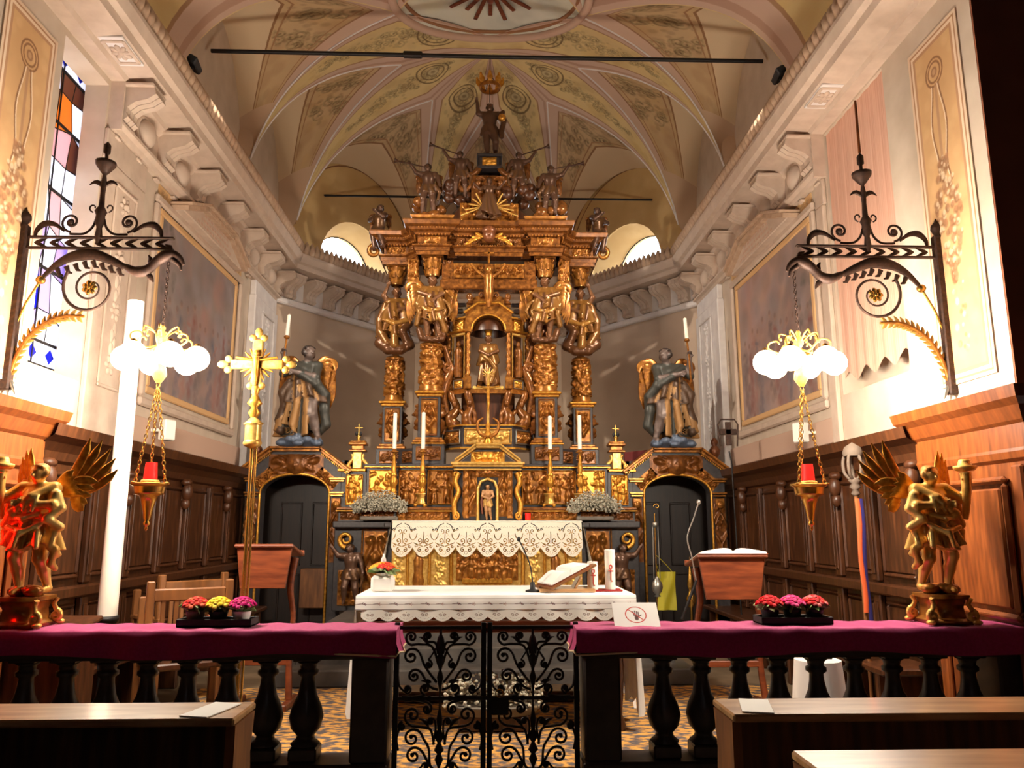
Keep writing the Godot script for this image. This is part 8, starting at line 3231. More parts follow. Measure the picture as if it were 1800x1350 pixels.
# ---------------------------------------------------------------- pews
func build_pews() -> void:
	for e in [[-1, -2.62, "left pew whose pale wooden ledge is lit from the altar", 0.80], [1, -2.62, "right pew whose pale wooden ledge is lit from the altar", 0.80], [1, -1.98, "nearest right pew, only its ledge showing at the bottom edge", 0.83]]:
		var s: int = e[0]
		var z: float = e[1]
		var o := thing("pew", e[2], "pew", "church pews")
		var x0: float = s * e[3]
		var x1: float = s * 3.6
		var mb := MB.new()
		bz(mb, x0, x1, 0.975, 1.0, z, z - 0.24, 0.006)
		part(o, "ledge", mb, M.wood_pew)
		mb = MB.new()
		bz(mb, x0 + s * 0.03, x1, 0.08, 0.975, z - 0.05, z - 0.085, 0.005)
		part(o, "front_board", mb, M.wood_dark)
		mb = MB.new()
		mb.place(Basis(v3(0, 0, -1), Vector3.UP, v3(1, 0, 0)), v3(x0 + s * 0.03, 0, z))
		mb.prism(PackedVector2Array([v2(0.02, 0.0), v2(0.32, 0.0), v2(0.30, 0.2), v2(0.22, 0.5), v2(0.225, 0.7), v2(0.2, 0.85), v2(0.23, 0.974), v2(0.02, 0.974)]), -0.03 if s > 0 else -0.0, 0.0 if s > 0 else 0.03, 0.004)
		part(o, "end_board", mb, M.wood_brown)
		mb = MB.new()
		bz(mb, x0 + s * 0.03, x1, 0.12, 0.16, z - 0.09, z - 0.36, 0.006)
		part(o, "kneeler", mb, M.wood_pew)
		mb = MB.new()
		bz(mb, x0 + s * 0.03, x1, 0.30, 0.34, z + 0.02, z + 0.36, 0.006)
		part(o, "seat", mb, M.wood_pew)
		if z < -2.3:
			mb = MB.new()
			mb.box(v3(x0 + s * 0.11, 1.003, z - 0.11), v3(0.10, 0.004, 0.2), 0.001, Basis(Vector3.UP, -0.25))
			var bk := solo("leaflet", "white leaflet lying on the %s pew ledge" % ("left" if s < 0 else "right"), "leaflet", mb, M.paper, "pew leaflets")

# ---------------------------------------------------------------- wrought-iron wall brackets and hanging lamps
# local x runs from the wall (0) into the room, turned to the right side by s
func build_brackets() -> void:
	for s in [1, -1]:
		var nm := "right" if s > 0 else "left"
		var o := thing("lamp_bracket", "rusty wrought-iron dragon bracket on the %s front pier" % nm, "bracket", "dragon lamp brackets", v3(s * 3.28, 0, -5.25))
		var L := func(x: float, y: float, z := 0.0) -> Vector3:
			return Vector3(-s * x, y, z)
		var I: Material = M.iron_rust
		var mb := MB.new()
		mb.box(L.call(0.0, 3.10), v3(0.07, 1.18, 0.06), 0.008)
		part(o, "wall_bar", mb, I)
		mb = MB.new()
		mb.lathe([v2(0.03, 3.66), v2(0.04, 3.68), v2(0.02, 3.70), v2(0.04, 3.74), v2(0.035, 3.77), v2(0.01, 3.80), v2(0.0, 3.83)], 12, L.call(0.0, 0.0))
		part(o, "bar_finial", mb, I)
		for y in [3.605, 3.525]:
			mb = MB.new()
			mb.box(L.call(0.52, y), v3(1.06, 0.016, 0.03), 0.003)
			part(o, "arm_rail", mb, I)
		for k in 9:
			for q in [-1, 1]:
				mb = MB.new()
				var x := 0.08 + 0.105 * k
				mb.tube(bez(L.call(x, 3.565), L.call(x + 0.04, 3.565 + q * 0.012), L.call(x + 0.09, 3.565 + q * 0.03), 5), PackedFloat32Array([0.004, 0.011, 0.014, 0.012, 0.007, 0.002]), 6, false, 0.4)
				part(o, "arm_leaf", mb, I)
		# top volutes
		for q in [-1, 1]:
			mb = MB.new()
			var c: Vector3 = L.call(0.52 + q * 0.20, 3.72)
			var sp := spiral(c, 0.058, 0.012, -PI / 2 if true else 0.0, (s * q) * -1.6, 30)
			var pth := crom([L.call(0.52 + q * 0.03, 3.74), L.call(0.52 + q * 0.05, 3.68), L.call(0.52 + q * 0.10, 3.635), L.call(0.52 + q * 0.17, 3.63), sp[0] + v3(0, -0.03, 0)], 5)
			mb.tube(pth, 0.009, 6)
			part(o, "volute_stem", mb, I)
			mb = MB.new()
			mb.tube(spiral(c, 0.075, 0.014, -PI / 2, s * q * -1.5, 30), 0.009, 6)
			mb.ball(c, v3(0.024, 0.024, 0.018), 8, 6)
			part(o, "volute", mb, I)
			mb = MB.new()
			mb.tube(crom([L.call(0.52 + q * 0.24, 3.65), L.call(0.52 + q * 0.31, 3.70), L.call(0.52 + q * 0.38, 3.705), L.call(0.52 + q * 0.43, 3.66), L.call(0.52 + q * 0.44, 3.61)], 5), taper(21, 0.008, 0.01, 0.026), 7, false, 0.45)
			part(o, "curled_leaf", mb, I)
			mb = MB.new()
			mb.tube(spiral(L.call(0.52 + q * 0.055, 3.83), 0.035, 0.01, -PI / 2, s * q * -0.8, 12), 0.006, 5)
			part(o, "tendril", mb, I)
		mb = MB.new()
		mb.lathe([v2(0.012, 3.56), v2(0.025, 3.62), v2(0.018, 3.68), v2(0.035, 3.72), v2(0.03, 3.77), v2(0.042, 3.80), v2(0.02, 3.84), v2(0.016, 3.94), v2(0.02, 4.02), v2(0.012, 4.08), v2(0.03, 4.10), v2(0.066, 4.15), v2(0.07, 4.18), v2(0.05, 4.175), v2(0.012, 4.19), v2(0.012, 4.24), v2(0.024, 4.25), v2(0.024, 4.31), v2(0.008, 4.33), v2(0.0, 4.34)], 12, L.call(0.52, 0.0))
		part(o, "finial_post", mb, I)
		for q in [-1, 1]:
			mb = MB.new()
			mb.tube(bez(L.call(0.52, 3.98), L.call(0.52 + q * 0.05, 4.06), L.call(0.52 + q * 0.10, 4.0), 6), PackedFloat32Array([0.008, 0.014, 0.018, 0.018, 0.014, 0.009, 0.003]), 6, false, 0.5)
			part(o, "finial_leaf", mb, I)
		if s > 0:
			mb = MB.new()
			mb.lathe([v2(0.0, 4.34), v2(0.011, 4.34), v2(0.009, 4.76), v2(0.0, 4.77)], 10, L.call(0.52, 0.0))
			solo("thin_taper", "thin brown taper standing on the right iron bracket", "candle", mb, M.wood_amber, "", v3(s * 3.28, 0, -5.25))
		# dragon: neck, jaws, fins
		mb = MB.new()
		mb.tube(crom([L.call(0.72, 3.40), L.call(0.80, 3.36), L.call(0.88, 3.37), L.call(0.96, 3.45), L.call(1.04, 3.49), L.call(1.10, 3.46), L.call(1.13, 3.41)], 6), PackedFloat32Array([0.016, 0.02, 0.024, 0.028, 0.03, 0.032, 0.036, 0.038, 0.04, 0.04, 0.04, 0.04, 0.038, 0.036, 0.034, 0.034, 0.034, 0.036, 0.038, 0.04, 0.042, 0.042, 0.04, 0.037, 0.034, 0.03, 0.028, 0.027, 0.026, 0.024, 0.022, 0.02, 0.018, 0.016, 0.014, 0.012, 0.01]), 9, false, 0.8)
		var dh := part(o, "dragon_neck", mb, I)
		mb = MB.new()
		mb.tube(crom([L.call(1.05, 3.45), L.call(1.10, 3.41), L.call(1.115, 3.37)], 5), taper(11, 0.02, 0.008), 7)
		part(dh, "lower_jaw", mb, I)
		for e in [[0.90, 3.40, 0.88, 3.48], [0.86, 3.36, 0.93, 3.28], [1.03, 3.52, 0.99, 3.56]]:
			mb = MB.new()
			mb.tube(bez(L.call(e[0], e[1]), L.call((e[0] + e[2]) / 2 + 0.02, (e[1] + e[3]) / 2), L.call(e[2], e[3]), 6), taper(7, 0.018, 0.004, 0.022), 6, false, 0.4)
			part(dh, "fin", mb, I)
		# acanthus back over the arm, great spiral with rosette
		mb = MB.new()
		mb.tube(crom([L.call(0.16, 3.30), L.call(0.25, 3.40), L.call(0.36, 3.465), L.call(0.50, 3.48), L.call(0.62, 3.44), L.call(0.72, 3.39)], 6), taper(31, 0.014, 0.022, 0.045), 8, false, 0.5)
		part(o, "acanthus_back", mb, I)
		mb = MB.new()
		for k in 8:
			var x := 0.26 + 0.06 * k
			mb.tube(PackedVector3Array([L.call(x, 3.44 - 0.3 * absf(x - 0.48)), L.call(x + 0.02, 3.395 - 0.3 * absf(x - 0.48)), L.call(x + 0.045, 3.39 - 0.3 * absf(x - 0.48))]), taper(3, 0.02, 0.006), 6, false, 0.4)
		part(o, "acanthus_lobes", mb, I)
		var c2: Vector3 = L.call(0.50, 3.235)
		mb = MB.new()
		mb.tube(spiral(c2, 0.205, 0.05, PI * 0.5 + s * -0.9, s * -1.75, 60), taper(61, 0.012, 0.006), 6)
		part(o, "great_spiral", mb, I)
		mb = MB.new()
		for j in 7:
			var a := TAU * j / 7
			mb.ball(c2 + v3(cos(a) * 0.03, sin(a) * 0.03, 0.012), v3(0.026, 0.018, 0.012), 7, 5, Basis(v3(0, 0, 1), a))
		mb.ball(c2 + v3(0, 0, 0.022), v3(0.016, 0.016, 0.012), 7, 5)
		part(o, "rosette", mb, M.brass)
		# leafy branch from the foot of the bar to the spiral
		var br := crom([L.call(0.01, 2.58), L.call(0.05, 2.74), L.call(0.12, 2.88), L.call(0.22, 2.98), L.call(0.34, 3.03), L.call(0.48, 3.03)], 7)
		mb = MB.new()
		mb.tube(br, taper(br.size(), 0.018, 0.01), 7)
		part(o, "branch", mb, M.gilt_old)
		for k in range(2, br.size() - 2, 2):
			for q in [-1, 1]:
				var d := (br[k + 1] - br[k - 1]).normalized()
				var nrm = v3(-d.y, d.x, 0) * q
				mb = MB.new()
				mb.tube(bez(br[k], br[k] + nrm * 0.02 + d * 0.02, br[k] + nrm * 0.045 + d * 0.045, 4), PackedFloat32Array([0.006, 0.013, 0.015, 0.010, 0.002]), 6, false, 0.4)
				part(o, "branch_leaf", mb, M.gilt_pale)
		# bud on the stay
		mb = MB.new()
		mb.tube(PackedVector3Array([L.call(0.16, 3.30), L.call(0.07, 3.12), L.call(0.015, 2.95)]), 0.009, 6)
		mb.ball(L.call(0.155, 3.29), v3(0.034, 0.03, 0.03), 9, 7)
		part(o, "stay_with_bud", mb, M.brass)
		mb = MB.new()
		for j in 4:
			mb.tube(bez(L.call(0.0, 2.56), L.call(0.04 - 0.03 * j, 2.58), L.call(0.07 - 0.045 * j, 2.48 - 0.01 * (j % 2)), 5), taper(6, 0.02, 0.004, 0.026), 6, false, 0.6)
		part(o, "foot_leaf", mb, M.silver)
		build_lamp(s, nm)

func build_lamp(s: int, nm: String) -> void:
	var x := s * (2.20 if s > 0 else 2.255)
	var o := thing("sanctuary_lamp", "gilt hanging lamp with glowing globes and a red glass light, %s side" % nm, "lamp", "hanging sanctuary lamps", v3(x, 0, -5.25))
	var mb := MB.new()
	var ring := MB.new()
	var rp := PackedVector3Array()
	for k in 10:
		rp.append(v3(cos(TAU * k / 10) * 0.010, sin(TAU * k / 10) * 0.017, 0))
	ring.tube(rp, 0.0035, 5, true)
	var rm := ring.commit()
	var hc := Node3D.new()
	hc.name = "hanging_chain"
	o.add_child(hc, true)
	for k in 17:
		inst(hc, "chain_link", rm, M.iron_rust, Transform3D(Basis(Vector3.UP, PI / 2 * (k % 2)), v3(0, 3.415 - 0.027 * k, 0)))
	# scroll crown above the globes
	mb = MB.new()
	mb.lathe([v2(0.008, 2.97), v2(0.02, 2.95), v2(0.012, 2.93), v2(0.03, 2.90), v2(0.035, 2.87), v2(0.015, 2.84), v2(0.04, 2.80), v2(0.05, 2.76), v2(0.03, 2.70), v2(0.045, 2.66), v2(0.05, 2.62), v2(0.03, 2.585), v2(0.014, 2.56)], 14)
	part(o, "stem", mb, M.gilt_pale)
	for k in 6:
		var w := TAU * k / 6 + 0.3
		var d := v3(cos(w), 0, sin(w))
		mb = MB.new()
		mb.tube(crom([d * 0.02 + v3(0, 2.83, 0), d * 0.10 + v3(0, 2.80, 0), d * 0.20 + v3(0, 2.84, 0), d * 0.20 + v3(0, 2.885, 0), d * 0.15 + v3(0, 2.90, 0), d * 0.13 + v3(0, 2.875, 0)], 5), 0.007, 6)
		mb.tube(crom([d * 0.02 + v3(0, 2.88, 0), d * 0.07 + v3(0, 2.93, 0), d * 0.12 + v3(0, 2.95, 0), d * 0.13 + v3(0, 2.92, 0)], 5), 0.006, 6)
		mb.ball(d * 0.12 + v3(0, 2.91, 0), v3(0.012, 0.012, 0.012), 6, 5)
		part(o, "scroll_arm", mb, M.gilt_pale)
	# globes with their light
	for k in 6:
		var w := TAU * k / 6
		var p := v3(cos(w) * 0.245, 2.735, sin(w) * 0.17)
		mb = MB.new()
		mb.ball(p, v3(0.088, 0.088, 0.088), 16, 10)
		var gl := part(o, "glass_globe", mb, M.lamp_globe, "glowing white glass globe")
		mb = MB.new()
		mb.lathe([v2(0.02, 0.07), v2(0.03, 0.075), v2(0.018, 0.10), v2(0.0, 0.11)], 10, p)
		part(gl, "collar", mb, M.brass)
		var li := OmniLight3D.new()
		li.name = "globe_light"
		li.light_color = LAMP_COL
		li.light_energy = LAMP_E
		li.light_size = 0.08
		li.omni_range = 30.0
		li.omni_attenuation = 2.0
		li.shadow_enabled = true
		li.position = p
		o.add_child(li, true)
	# three chains to the dish
	for k in 3:
		var w := TAU * k / 3 + (0.5 if s > 0 else 0.1)
		var a := v3(0.0, 2.56, 0.0)
		var b := v3(cos(w) * 0.105, 1.885, sin(w) * 0.105)
		var ch := Node3D.new()
		ch.name = "lamp_chain"
		o.add_child(ch, true)
		var n := 23
		for j in n:
			var t := (j + 0.5) / n
			var d := (b - a).normalized()
			var q := Basis(Quaternion(Vector3.UP, -d)) * Basis(Vector3.UP, PI / 2 * (j % 2))
			inst(ch, "chain_link", rm, M.brass, Transform3D(q, a.lerp(b, t)))
	mb = MB.new()
	mb.lathe([v2(0.06, 1.885), v2(0.12, 1.885), v2(0.125, 1.875), v2(0.10, 1.86), v2(0.10, 1.86), v2(0.092, 1.82), v2(0.095, 1.81), v2(0.06, 1.80), v2(0.045, 1.76), v2(0.03, 1.70), v2(0.022, 1.65), v2(0.014, 1.635), v2(0.022, 1.625), v2(0.022, 1.61), v2(0.008, 1.60), v2(0.012, 1.585), v2(0.0, 1.565)], 22)
	part(o, "dish", mb, M.brass)
	for k in 3:
		mb = MB.new()
		var w := TAU * k / 3 + (0.5 if s > 0 else 0.1)
		mb.ball(v3(cos(w) * 0.115, 1.885, sin(w) * 0.115), v3(0.02, 0.008, 0.02), 8, 5)
		part(o, "dish_lug", mb, M.brass)
	mb = MB.new()
	mb.lathe([v2(0.044, 1.885), v2(0.046, 1.885), v2(0.036, 2.02), v2(0.034, 2.02)], 18)
	part(o, "red_glass", mb, M.red_flame, "red glass cylinder of the sanctuary light")
	mb = MB.new()
	mb.lathe([v2(0.05, 1.88), v2(0.06, 1.89), v2(0.055, 1.905), v2(0.047, 1.905)], 18)
	part(o, "glass_holder", mb, M.gilt_pale)

# ---------------------------------------------------------------- furnishings of the presbytery
func lectern(p: Vector3, w: float, h: float, label: String, turn := 0.0) -> Node3D:
	var o := thing("lectern", label, "lectern", "presbytery lecterns", p)
	o.rotation.y = turn
	var t := Basis(v3(1, 0, 0), -0.22)
	var mb := MB.new()
	mb.box(v3(0, h, 0), v3(w, 0.03, 0.42), 0.008, t)
	part(o, "desk_top", mb, M.wood_red)
	mb = MB.new()
	mb.prism(PackedVector2Array([v2(-w * 0.47, h + 0.03), v2(w * 0.47, h + 0.03), v2(w * 0.38, h - 0.30), v2(-w * 0.38, h - 0.30)]), 0.15, 0.175, 0.005)
	part(o, "desk_panel", mb, M.wood_red)
	mb = MB.new()
	mb.box(v3(0, h - 0.03, -0.21), v3(w, 0.05, 0.02), 0.005)
	part(o, "book_stop", mb, M.wood_red)
	for s in [-1, 1]:
		mb = MB.new()
		mb.tube(crom([v3(s * w * 0.44, h - 0.06, 0.0), v3(s * w * 0.40, h - 0.3, 0.03), v3(s * w * 0.46, h - 0.55, 0.0), v3(s * w * 0.42, h - 0.8, 0.0), v3(s * w * 0.46, 0.06, 0.02)], 6), taper(25, 0.035, 0.03, 0.022), 7, false, 0.7)
		mb.box(v3(s * w * 0.46, 0.03, 0), v3(0.06, 0.06, 0.44), 0.01)
		part(o, "leg", mb, M.wood_red)
	mb = MB.new()
	mb.box(v3(0, 0.35, 0), v3(w * 0.86, 0.05, 0.03), 0.006)
	part(o, "stretcher", mb, M.wood_red)
	return o

func build_furnishings() -> void:
	var mb := MB.new()
	bz(mb, -2.6, 2.6, FL, FL + 0.012, -5.02, -7.4, 0.004)
	solo("rug", "ochre and grey patterned rug covering the presbytery floor behind the gate", "rug", mb, M.rug)
	# left lectern, right lectern with open book and microphone
	lectern(v3(-1.83, FL, -6.7), 0.48, 1.25, "red-brown wooden lectern behind the left rail, bare top")
	var rl := lectern(v3(1.98, FL, -6.5), 0.58, 1.17, "red-brown wooden lectern behind the right rail, holding the open book")
	var bk := thing("lectern_book", "large open book with white pages on the right lectern", "book", "", v3(1.99, FL + 1.185, -6.47))
	var t := Basis(v3(1, 0, 0), -0.22)
	for q in [-1, 1]:
		mb = MB.new()
		mb.place(t, v3(0, 0.012, 0))
		mb.prism(page_shape(q, 0.27, 0.0), -0.17, 0.17)
		part(bk, "page_block", mb, M.paper)
	mb = MB.new()
	mb.place(t, v3(0, 0.012, 0))
	mb.box(v3(0, -0.006, 0), v3(0.56, 0.008, 0.36), 0.002)
	part(bk, "cover", mb, M.wood_red)
	var mc := thing("lectern_microphone", "grey gooseneck microphone bending up beside the right lectern", "microphone", "", v3(1.66, FL + 1.0, -6.35))
	mb = MB.new()
	mb.tube(crom([v3(0.03, 0.0, 0), v3(0.0, 0.2, 0), v3(-0.03, 0.36, 0), v3(0.03, 0.52, 0), v3(0.07, 0.63, 0)], 6), 0.006, 6)
	part(mc, "gooseneck", mb, M.silver)
	mb = MB.new()
	mb.ball(v3(0.075, 0.645, 0), v3(0.018, 0.022, 0.018), 9, 7)
	part(mc, "capsule", mb, M.silver)
	mb = MB.new()
	mb.tube(PackedVector3Array([v3(0.03, 0.02, 0), v3(-0.10, -0.28, 0)]), 0.012, 6)
	part(mc, "clamp_rod", mb, M.iron)
	# white cloth hanging over a low stand at the right lectern
	var wc := thing("draped_stand", "low stand under a hanging white cloth behind the right rail", "stand", "", v3(2.22, FL, -5.35))
	mb = MB.new()
	mb.box(v3(0, 0.28, 0), v3(0.2, 0.56, 0.2), 0.01)
	part(wc, "box_stand", mb, M.wood_dark)
	mb = MB.new()
	var rows2 := []
	for r in 7:
		var row := PackedVector3Array()
		for k in 40:
			var w := TAU * k / 40
			var q := r / 6.0
			var rad := 0.15 + 0.03 * q + 0.012 * sin(w * 9) * q
			row.append(v3(cos(w) * rad, 0.57 - 0.36 * q - 0.03 * sin(w * 4) * q, sin(w) * rad))
		rows2.append(row)
	mb.grid(rows2, true)
	mb.lathe([v2(0.15, 0.57), v2(0.0, 0.572)], 40)
	part(wc, "cloth", mb, M.linen)
	# processional cross
	var pc := thing("processional_cross", "ornate gilded processional cross on a tall pole, left of the altar table", "processional cross", "", v3(-1.70, FL, -5.6))
	for dx in [0.0, 0.03]:
		mb = MB.new()
		mb.tube(PackedVector3Array([v3(dx, 0.05, 0), v3(dx, 2.02, 0)]), 0.014 if dx == 0.0 else 0.009, 8)
		part(pc, "pole", mb, M.brass)
	mb = MB.new()
	mb.lathe([v2(0, 0), v2(0.14, 0), v2(0.14, 0.03), v2(0.05, 0.06), v2(0.0, 0.07)], 18)
	part(pc, "foot", mb, M.iron)
	mb = MB.new()
	mb.lathe([v2(0.015, 2.0), v2(0.06, 2.02), v2(0.07, 2.04), v2(0.06, 2.06), v2(0.06, 2.06), v2(0.06, 2.17), v2(0.06, 2.17), v2(0.075, 2.18), v2(0.05, 2.2), v2(0.02, 2.23)], 6)
	part(pc, "lantern_knop", mb, M.gilt_pale)
	mb = MB.new()
	mb.lathe([v2(0.02, 2.22), v2(0.045, 2.26), v2(0.02, 2.30), v2(0.055, 2.33), v2(0.03, 2.37), v2(0.02, 2.40), v2(0.035, 2.44), v2(0.02, 2.47)], 12)
	part(pc, "stem", mb, M.gilt)
	mb = MB.new()
	mb.box(v3(0, 2.62, 0), v3(0.075, 0.38, 0.03), 0.008)
	mb.box(v3(0, 2.62, 0), v3(0.38, 0.07, 0.03), 0.008)
	part(pc, "cross", mb, M.gilt_pale)
	for e in [[0, 0.21], [PI / 2, 0.22], [-PI / 2, 0.22], [PI, 0.17]]:
		mb = MB.new()
		mb.place(Basis(v3(0, 0, 1), e[0]), v3(0, 2.62, 0))
		mb.ball(v3(0, e[1] + 0.03, 0), v3(0.03, 0.04, 0.02), 8, 6)
		mb.ball(v3(-0.04, e[1] - 0.01, 0), v3(0.03, 0.028, 0.02), 8, 6)
		mb.ball(v3(0.04, e[1] - 0.01, 0), v3(0.03, 0.028, 0.02), 8, 6)
		part(pc, "trefoil_end", mb, M.gilt_pale)
	for k in 4:
		mb = MB.new()
		var a := PI / 4 + PI / 2 * k
		for j in 3:
			var w := a + (j - 1) * 0.35
			mb.tube(PackedVector3Array([v3(cos(w) * 0.05, 2.62 + sin(w) * 0.05, 0), v3(cos(w) * 0.13, 2.62 + sin(w) * 0.13, 0)]), taper(2, 0.014, 0.005), 6)
		part(pc, "ray_cluster", mb, M.gilt)
	mb = MB.new()
	mb.ball(v3(0, 2.70, 0.03), v3(0.02, 0.026, 0.02), 8, 6)
	mb.tube(PackedVector3Array([v3(0, 2.67, 0.026), v3(0, 2.58, 0.026), v3(0, 2.46, 0.024)]), PackedFloat32Array([0.024, 0.022, 0.01]), 8)
	mb.tube(PackedVector3Array([v3(-0.15, 2.67, 0.02), v3(0, 2.645, 0.026), v3(0.15, 2.67, 0.02)]), 0.010, 6)
	part(pc, "corpus", mb, M.gilt)
	# paschal candle
	mb = MB.new()
	mb.lathe([v2(0.0, 0.0), v2(0.068, 0.0), v2(0.068, 0.0), v2(0.060, 2.37), v2(0.060, 2.37), v2(0.0, 2.37)], 24)
	solo("paschal_candle", "very tall thick white paschal candle rising behind the left rail", "candle", mb, M.wax, "", v3(-2.76, 0.96, -5.9))
	var ps := thing("paschal_stand", "dark iron stand under the tall white paschal candle", "candle stand", "", v3(-2.76, FL, -5.9))
	mb = MB.new()
	mb.lathe([v2(0.0, 0.0), v2(0.12, 0.0), v2(0.12, 0.03), v2(0.03, 0.08), v2(0.025, 0.4), v2(0.04, 0.45), v2(0.025, 0.5), v2(0.025, 0.72), v2(0.06, 0.75), v2(0.08, 0.78), v2(0.08, 0.808), v2(0.0, 0.809)], 18)
	part(ps, "column", mb, M.iron)
	for k in 3:
		mb = MB.new()
		var w := TAU * k / 3
		mb.tube(crom([v3(cos(w) * 0.08, 0.05, sin(w) * 0.08), v3(cos(w) * 0.15, 0.06, sin(w) * 0.15), v3(cos(w) * 0.17, 0.015, sin(w) * 0.17)], 5), 0.014, 6)
		part(ps, "foot", mb, M.iron)
	# celebrant's chairs at the left
	for e in [[-2.28, -6.1, 0.5, "wooden armchair with a pink cloth over its arm, behind the left rail"], [-2.62, -6.9, 0.8, "dark wooden armchair by the left choir panelling"]]:
		var c := thing("armchair", e[3], "chair", "presbytery chairs", v3(e[0], FL, e[1]))
		c.rotation.y = e[2]
		for q in [[-0.27, 0.22, 1.06], [0.27, 0.22, 1.06], [-0.27, -0.24, 0.92], [0.27, -0.24, 0.92]]:
			mb = MB.new()
			mb.box(v3(q[0], q[2] / 2, q[1]), v3(0.055, q[2], 0.055), 0.008)
			part(c, "leg", mb, M.wood_brown)
		mb = MB.new()
		mb.box(v3(0, 0.46, 0), v3(0.56, 0.05, 0.5), 0.012)
		part(c, "seat", mb, M.wood_dark)
		for s in [-1, 1]:
			mb = MB.new()
			mb.box(v3(s * 0.27, 0.70, 0), v3(0.06, 0.04, 0.56), 0.01)
			part(c, "arm_rest", mb, M.wood_brown)
		mb = MB.new()
		mb.box(v3(0, 0.96, 0.22), v3(0.5, 0.09, 0.03), 0.01)
		part(c, "back_rail", mb, M.wood_brown)
		for k in 5:
			mb = MB.new()
			mb.box(v3(-0.18 + 0.09 * k, 0.72, 0.22), v3(0.03, 0.46, 0.02), 0.004)
			part(c, "back_slat", mb, M.wood_brown)
	mb = MB.new()
	var rows3 := []
	for r in 7:
		var row := PackedVector3Array()
		for k in 12:
			var a := (r - 3) / 3.0
			row.append(v3(a * 0.10, 0.05 - 0.16 * pow(absf(a), 1.6) + 0.012 * sin(k * 1.3), -0.14 + 0.026 * k))
		rows3.append(row)
	mb.grid(rows3)
	solo("pink_cloth", "pink cloth folded over the arm of the wooden armchair", "cloth", mb, M.pink_cloth, "", v3(-2.03, FL + 0.76, -6.02))
	# dark brown low bench between chair and wall
	var bn := thing("kneeling_desk", "dark wooden kneeling desk near the left choir panelling", "desk", "", v3(-2.92, FL, -5.45))
	mb = MB.new()
	mb.box(v3(0, 0.80, 0), v3(0.55, 0.03, 0.32), 0.008, Basis(v3(1, 0, 0), 0.2))
	part(bn, "desk_top", mb, M.wood_dark)
	for s in [-1, 1]:
		mb = MB.new()
		mb.box(v3(s * 0.24, 0.4, 0), v3(0.035, 0.78, 0.26), 0.008)
		part(bn, "side", mb, M.wood_dark)
	mb = MB.new()
	mb.box(v3(0, 0.45, 0.1), v3(0.46, 0.5, 0.02), 0.005)
	part(bn, "front_panel", mb, M.wood_dark)
	# white wall boxes
	for s in [-1, 1]:
		var w := thing("wall_speaker", "small white loudspeaker box on the %s wall above the panelling" % ("left" if s < 0 else "right"), "loudspeaker", "wall loudspeakers", v3(s * 3.22, 2.52, -7.55))
		mb = MB.new()
		mb.box(v3(-s * 0.10, 0, 0), v3(0.10, 0.20, 0.13), 0.012, Basis(Vector3.UP, s * 0.5))
		part(w, "cabinet", mb, M.white_box)
		mb = MB.new()
		mb.box(v3(-s * 0.0, 0, 0), v3(0.12, 0.03, 0.03), 0.005)
		part(w, "arm", mb, M.white_box)
	# staff with lantern head and ribbons at the right
	var st := thing("lantern_staff", "carved grey lantern staff with orange and blue ribbons, by the right panelling", "staff", "", v3(2.86, FL, -5.95))
	mb = MB.new()
	mb.tube(PackedVector3Array([v3(0, 0, 0), v3(0, 1.72, 0)]), 0.016, 8)
	part(st, "pole", mb, M.wood_brown)
	mb = MB.new()
	mb.lathe([v2(0.016, 1.68), v2(0.035, 1.70), v2(0.02, 1.73), v2(0.045, 1.75), v2(0.025, 1.78), v2(0.05, 1.80), v2(0.03, 1.82)], 12)
	part(st, "collar", mb, M.weathered)
	mb = MB.new()
	for k in 5:
		var w := TAU * k / 5
		mb.tube(crom([v3(cos(w) * 0.03, 1.81, sin(w) * 0.03), v3(cos(w) * 0.07, 1.86, sin(w) * 0.07), v3(cos(w) * 0.075, 1.95, sin(w) * 0.075), v3(cos(w) * 0.05, 2.01, sin(w) * 0.05)], 5), 0.013, 6)
	mb.lathe([v2(0.07, 1.99), v2(0.075, 2.02), v2(0.06, 2.06), v2(0.03, 2.08), v2(0.0, 2.10)], 12)
	part(st, "lantern_head", mb, M.weathered)
	for e in [["orange_ribbon", 0.0, 0.85], ["blue_ribbon", 0.03, 1.05]]:
		mb = MB.new()
		var rr := []
		for r in 10:
			var q := r / 9.0
			rr.append(PackedVector3Array([v3(e[1] - 0.022 + 0.008 * sin(q * 9), 1.66 - e[2] * q, 0.02), v3(e[1] + 0.008 * sin(q * 9), 1.66 - e[2] * q, 0.034 - e[1] * 0.6), v3(e[1] + 0.022 + 0.008 * sin(q * 9), 1.66 - e[2] * q, 0.012 - e[1] * 0.5)]))
		mb.grid(rr)
		part(st, "ribbon", mb, M[e[0]])
	# iron standard with a framed cross near the right doorway
	var sc := thing("framed_cross_staff", "thin iron staff with a framed cross top near the right doorway", "staff", "", v3(2.85, FL, -9.0))
	mb = MB.new()
	mb.tube(PackedVector3Array([v3(0.05, 0, 0), v3(0.02, 2.2, 0), v3(0, 2.32, 0)]), 0.010, 6)
	part(sc, "pole", mb, M.iron)
	mb = MB.new()
	mb.tube(PackedVector3Array([v3(-0.10, 2.38, 0), v3(-0.12, 2.64, 0), v3(-0.08, 2.70, 0), v3(0.08, 2.70, 0), v3(0.12, 2.64, 0), v3(0.10, 2.38, 0)]), 0.010, 6)
	part(sc, "frame", mb, M.iron_rust)
	mb = MB.new()
	mb.box(v3(0, 2.53, 0), v3(0.07, 0.28, 0.02), 0.006)
	mb.box(v3(0, 2.55, 0), v3(0.20, 0.07, 0.02), 0.006)
	part(sc, "cross", mb, M.iron_rust)
	# censer stand, yellow bag, brass bell stand in the right doorway
	var cs := thing("censer_stand", "silver censer hanging on a tall stand in front of the right doorway", "censer", "", v3(1.98, FL, -9.2))
	mb = MB.new()
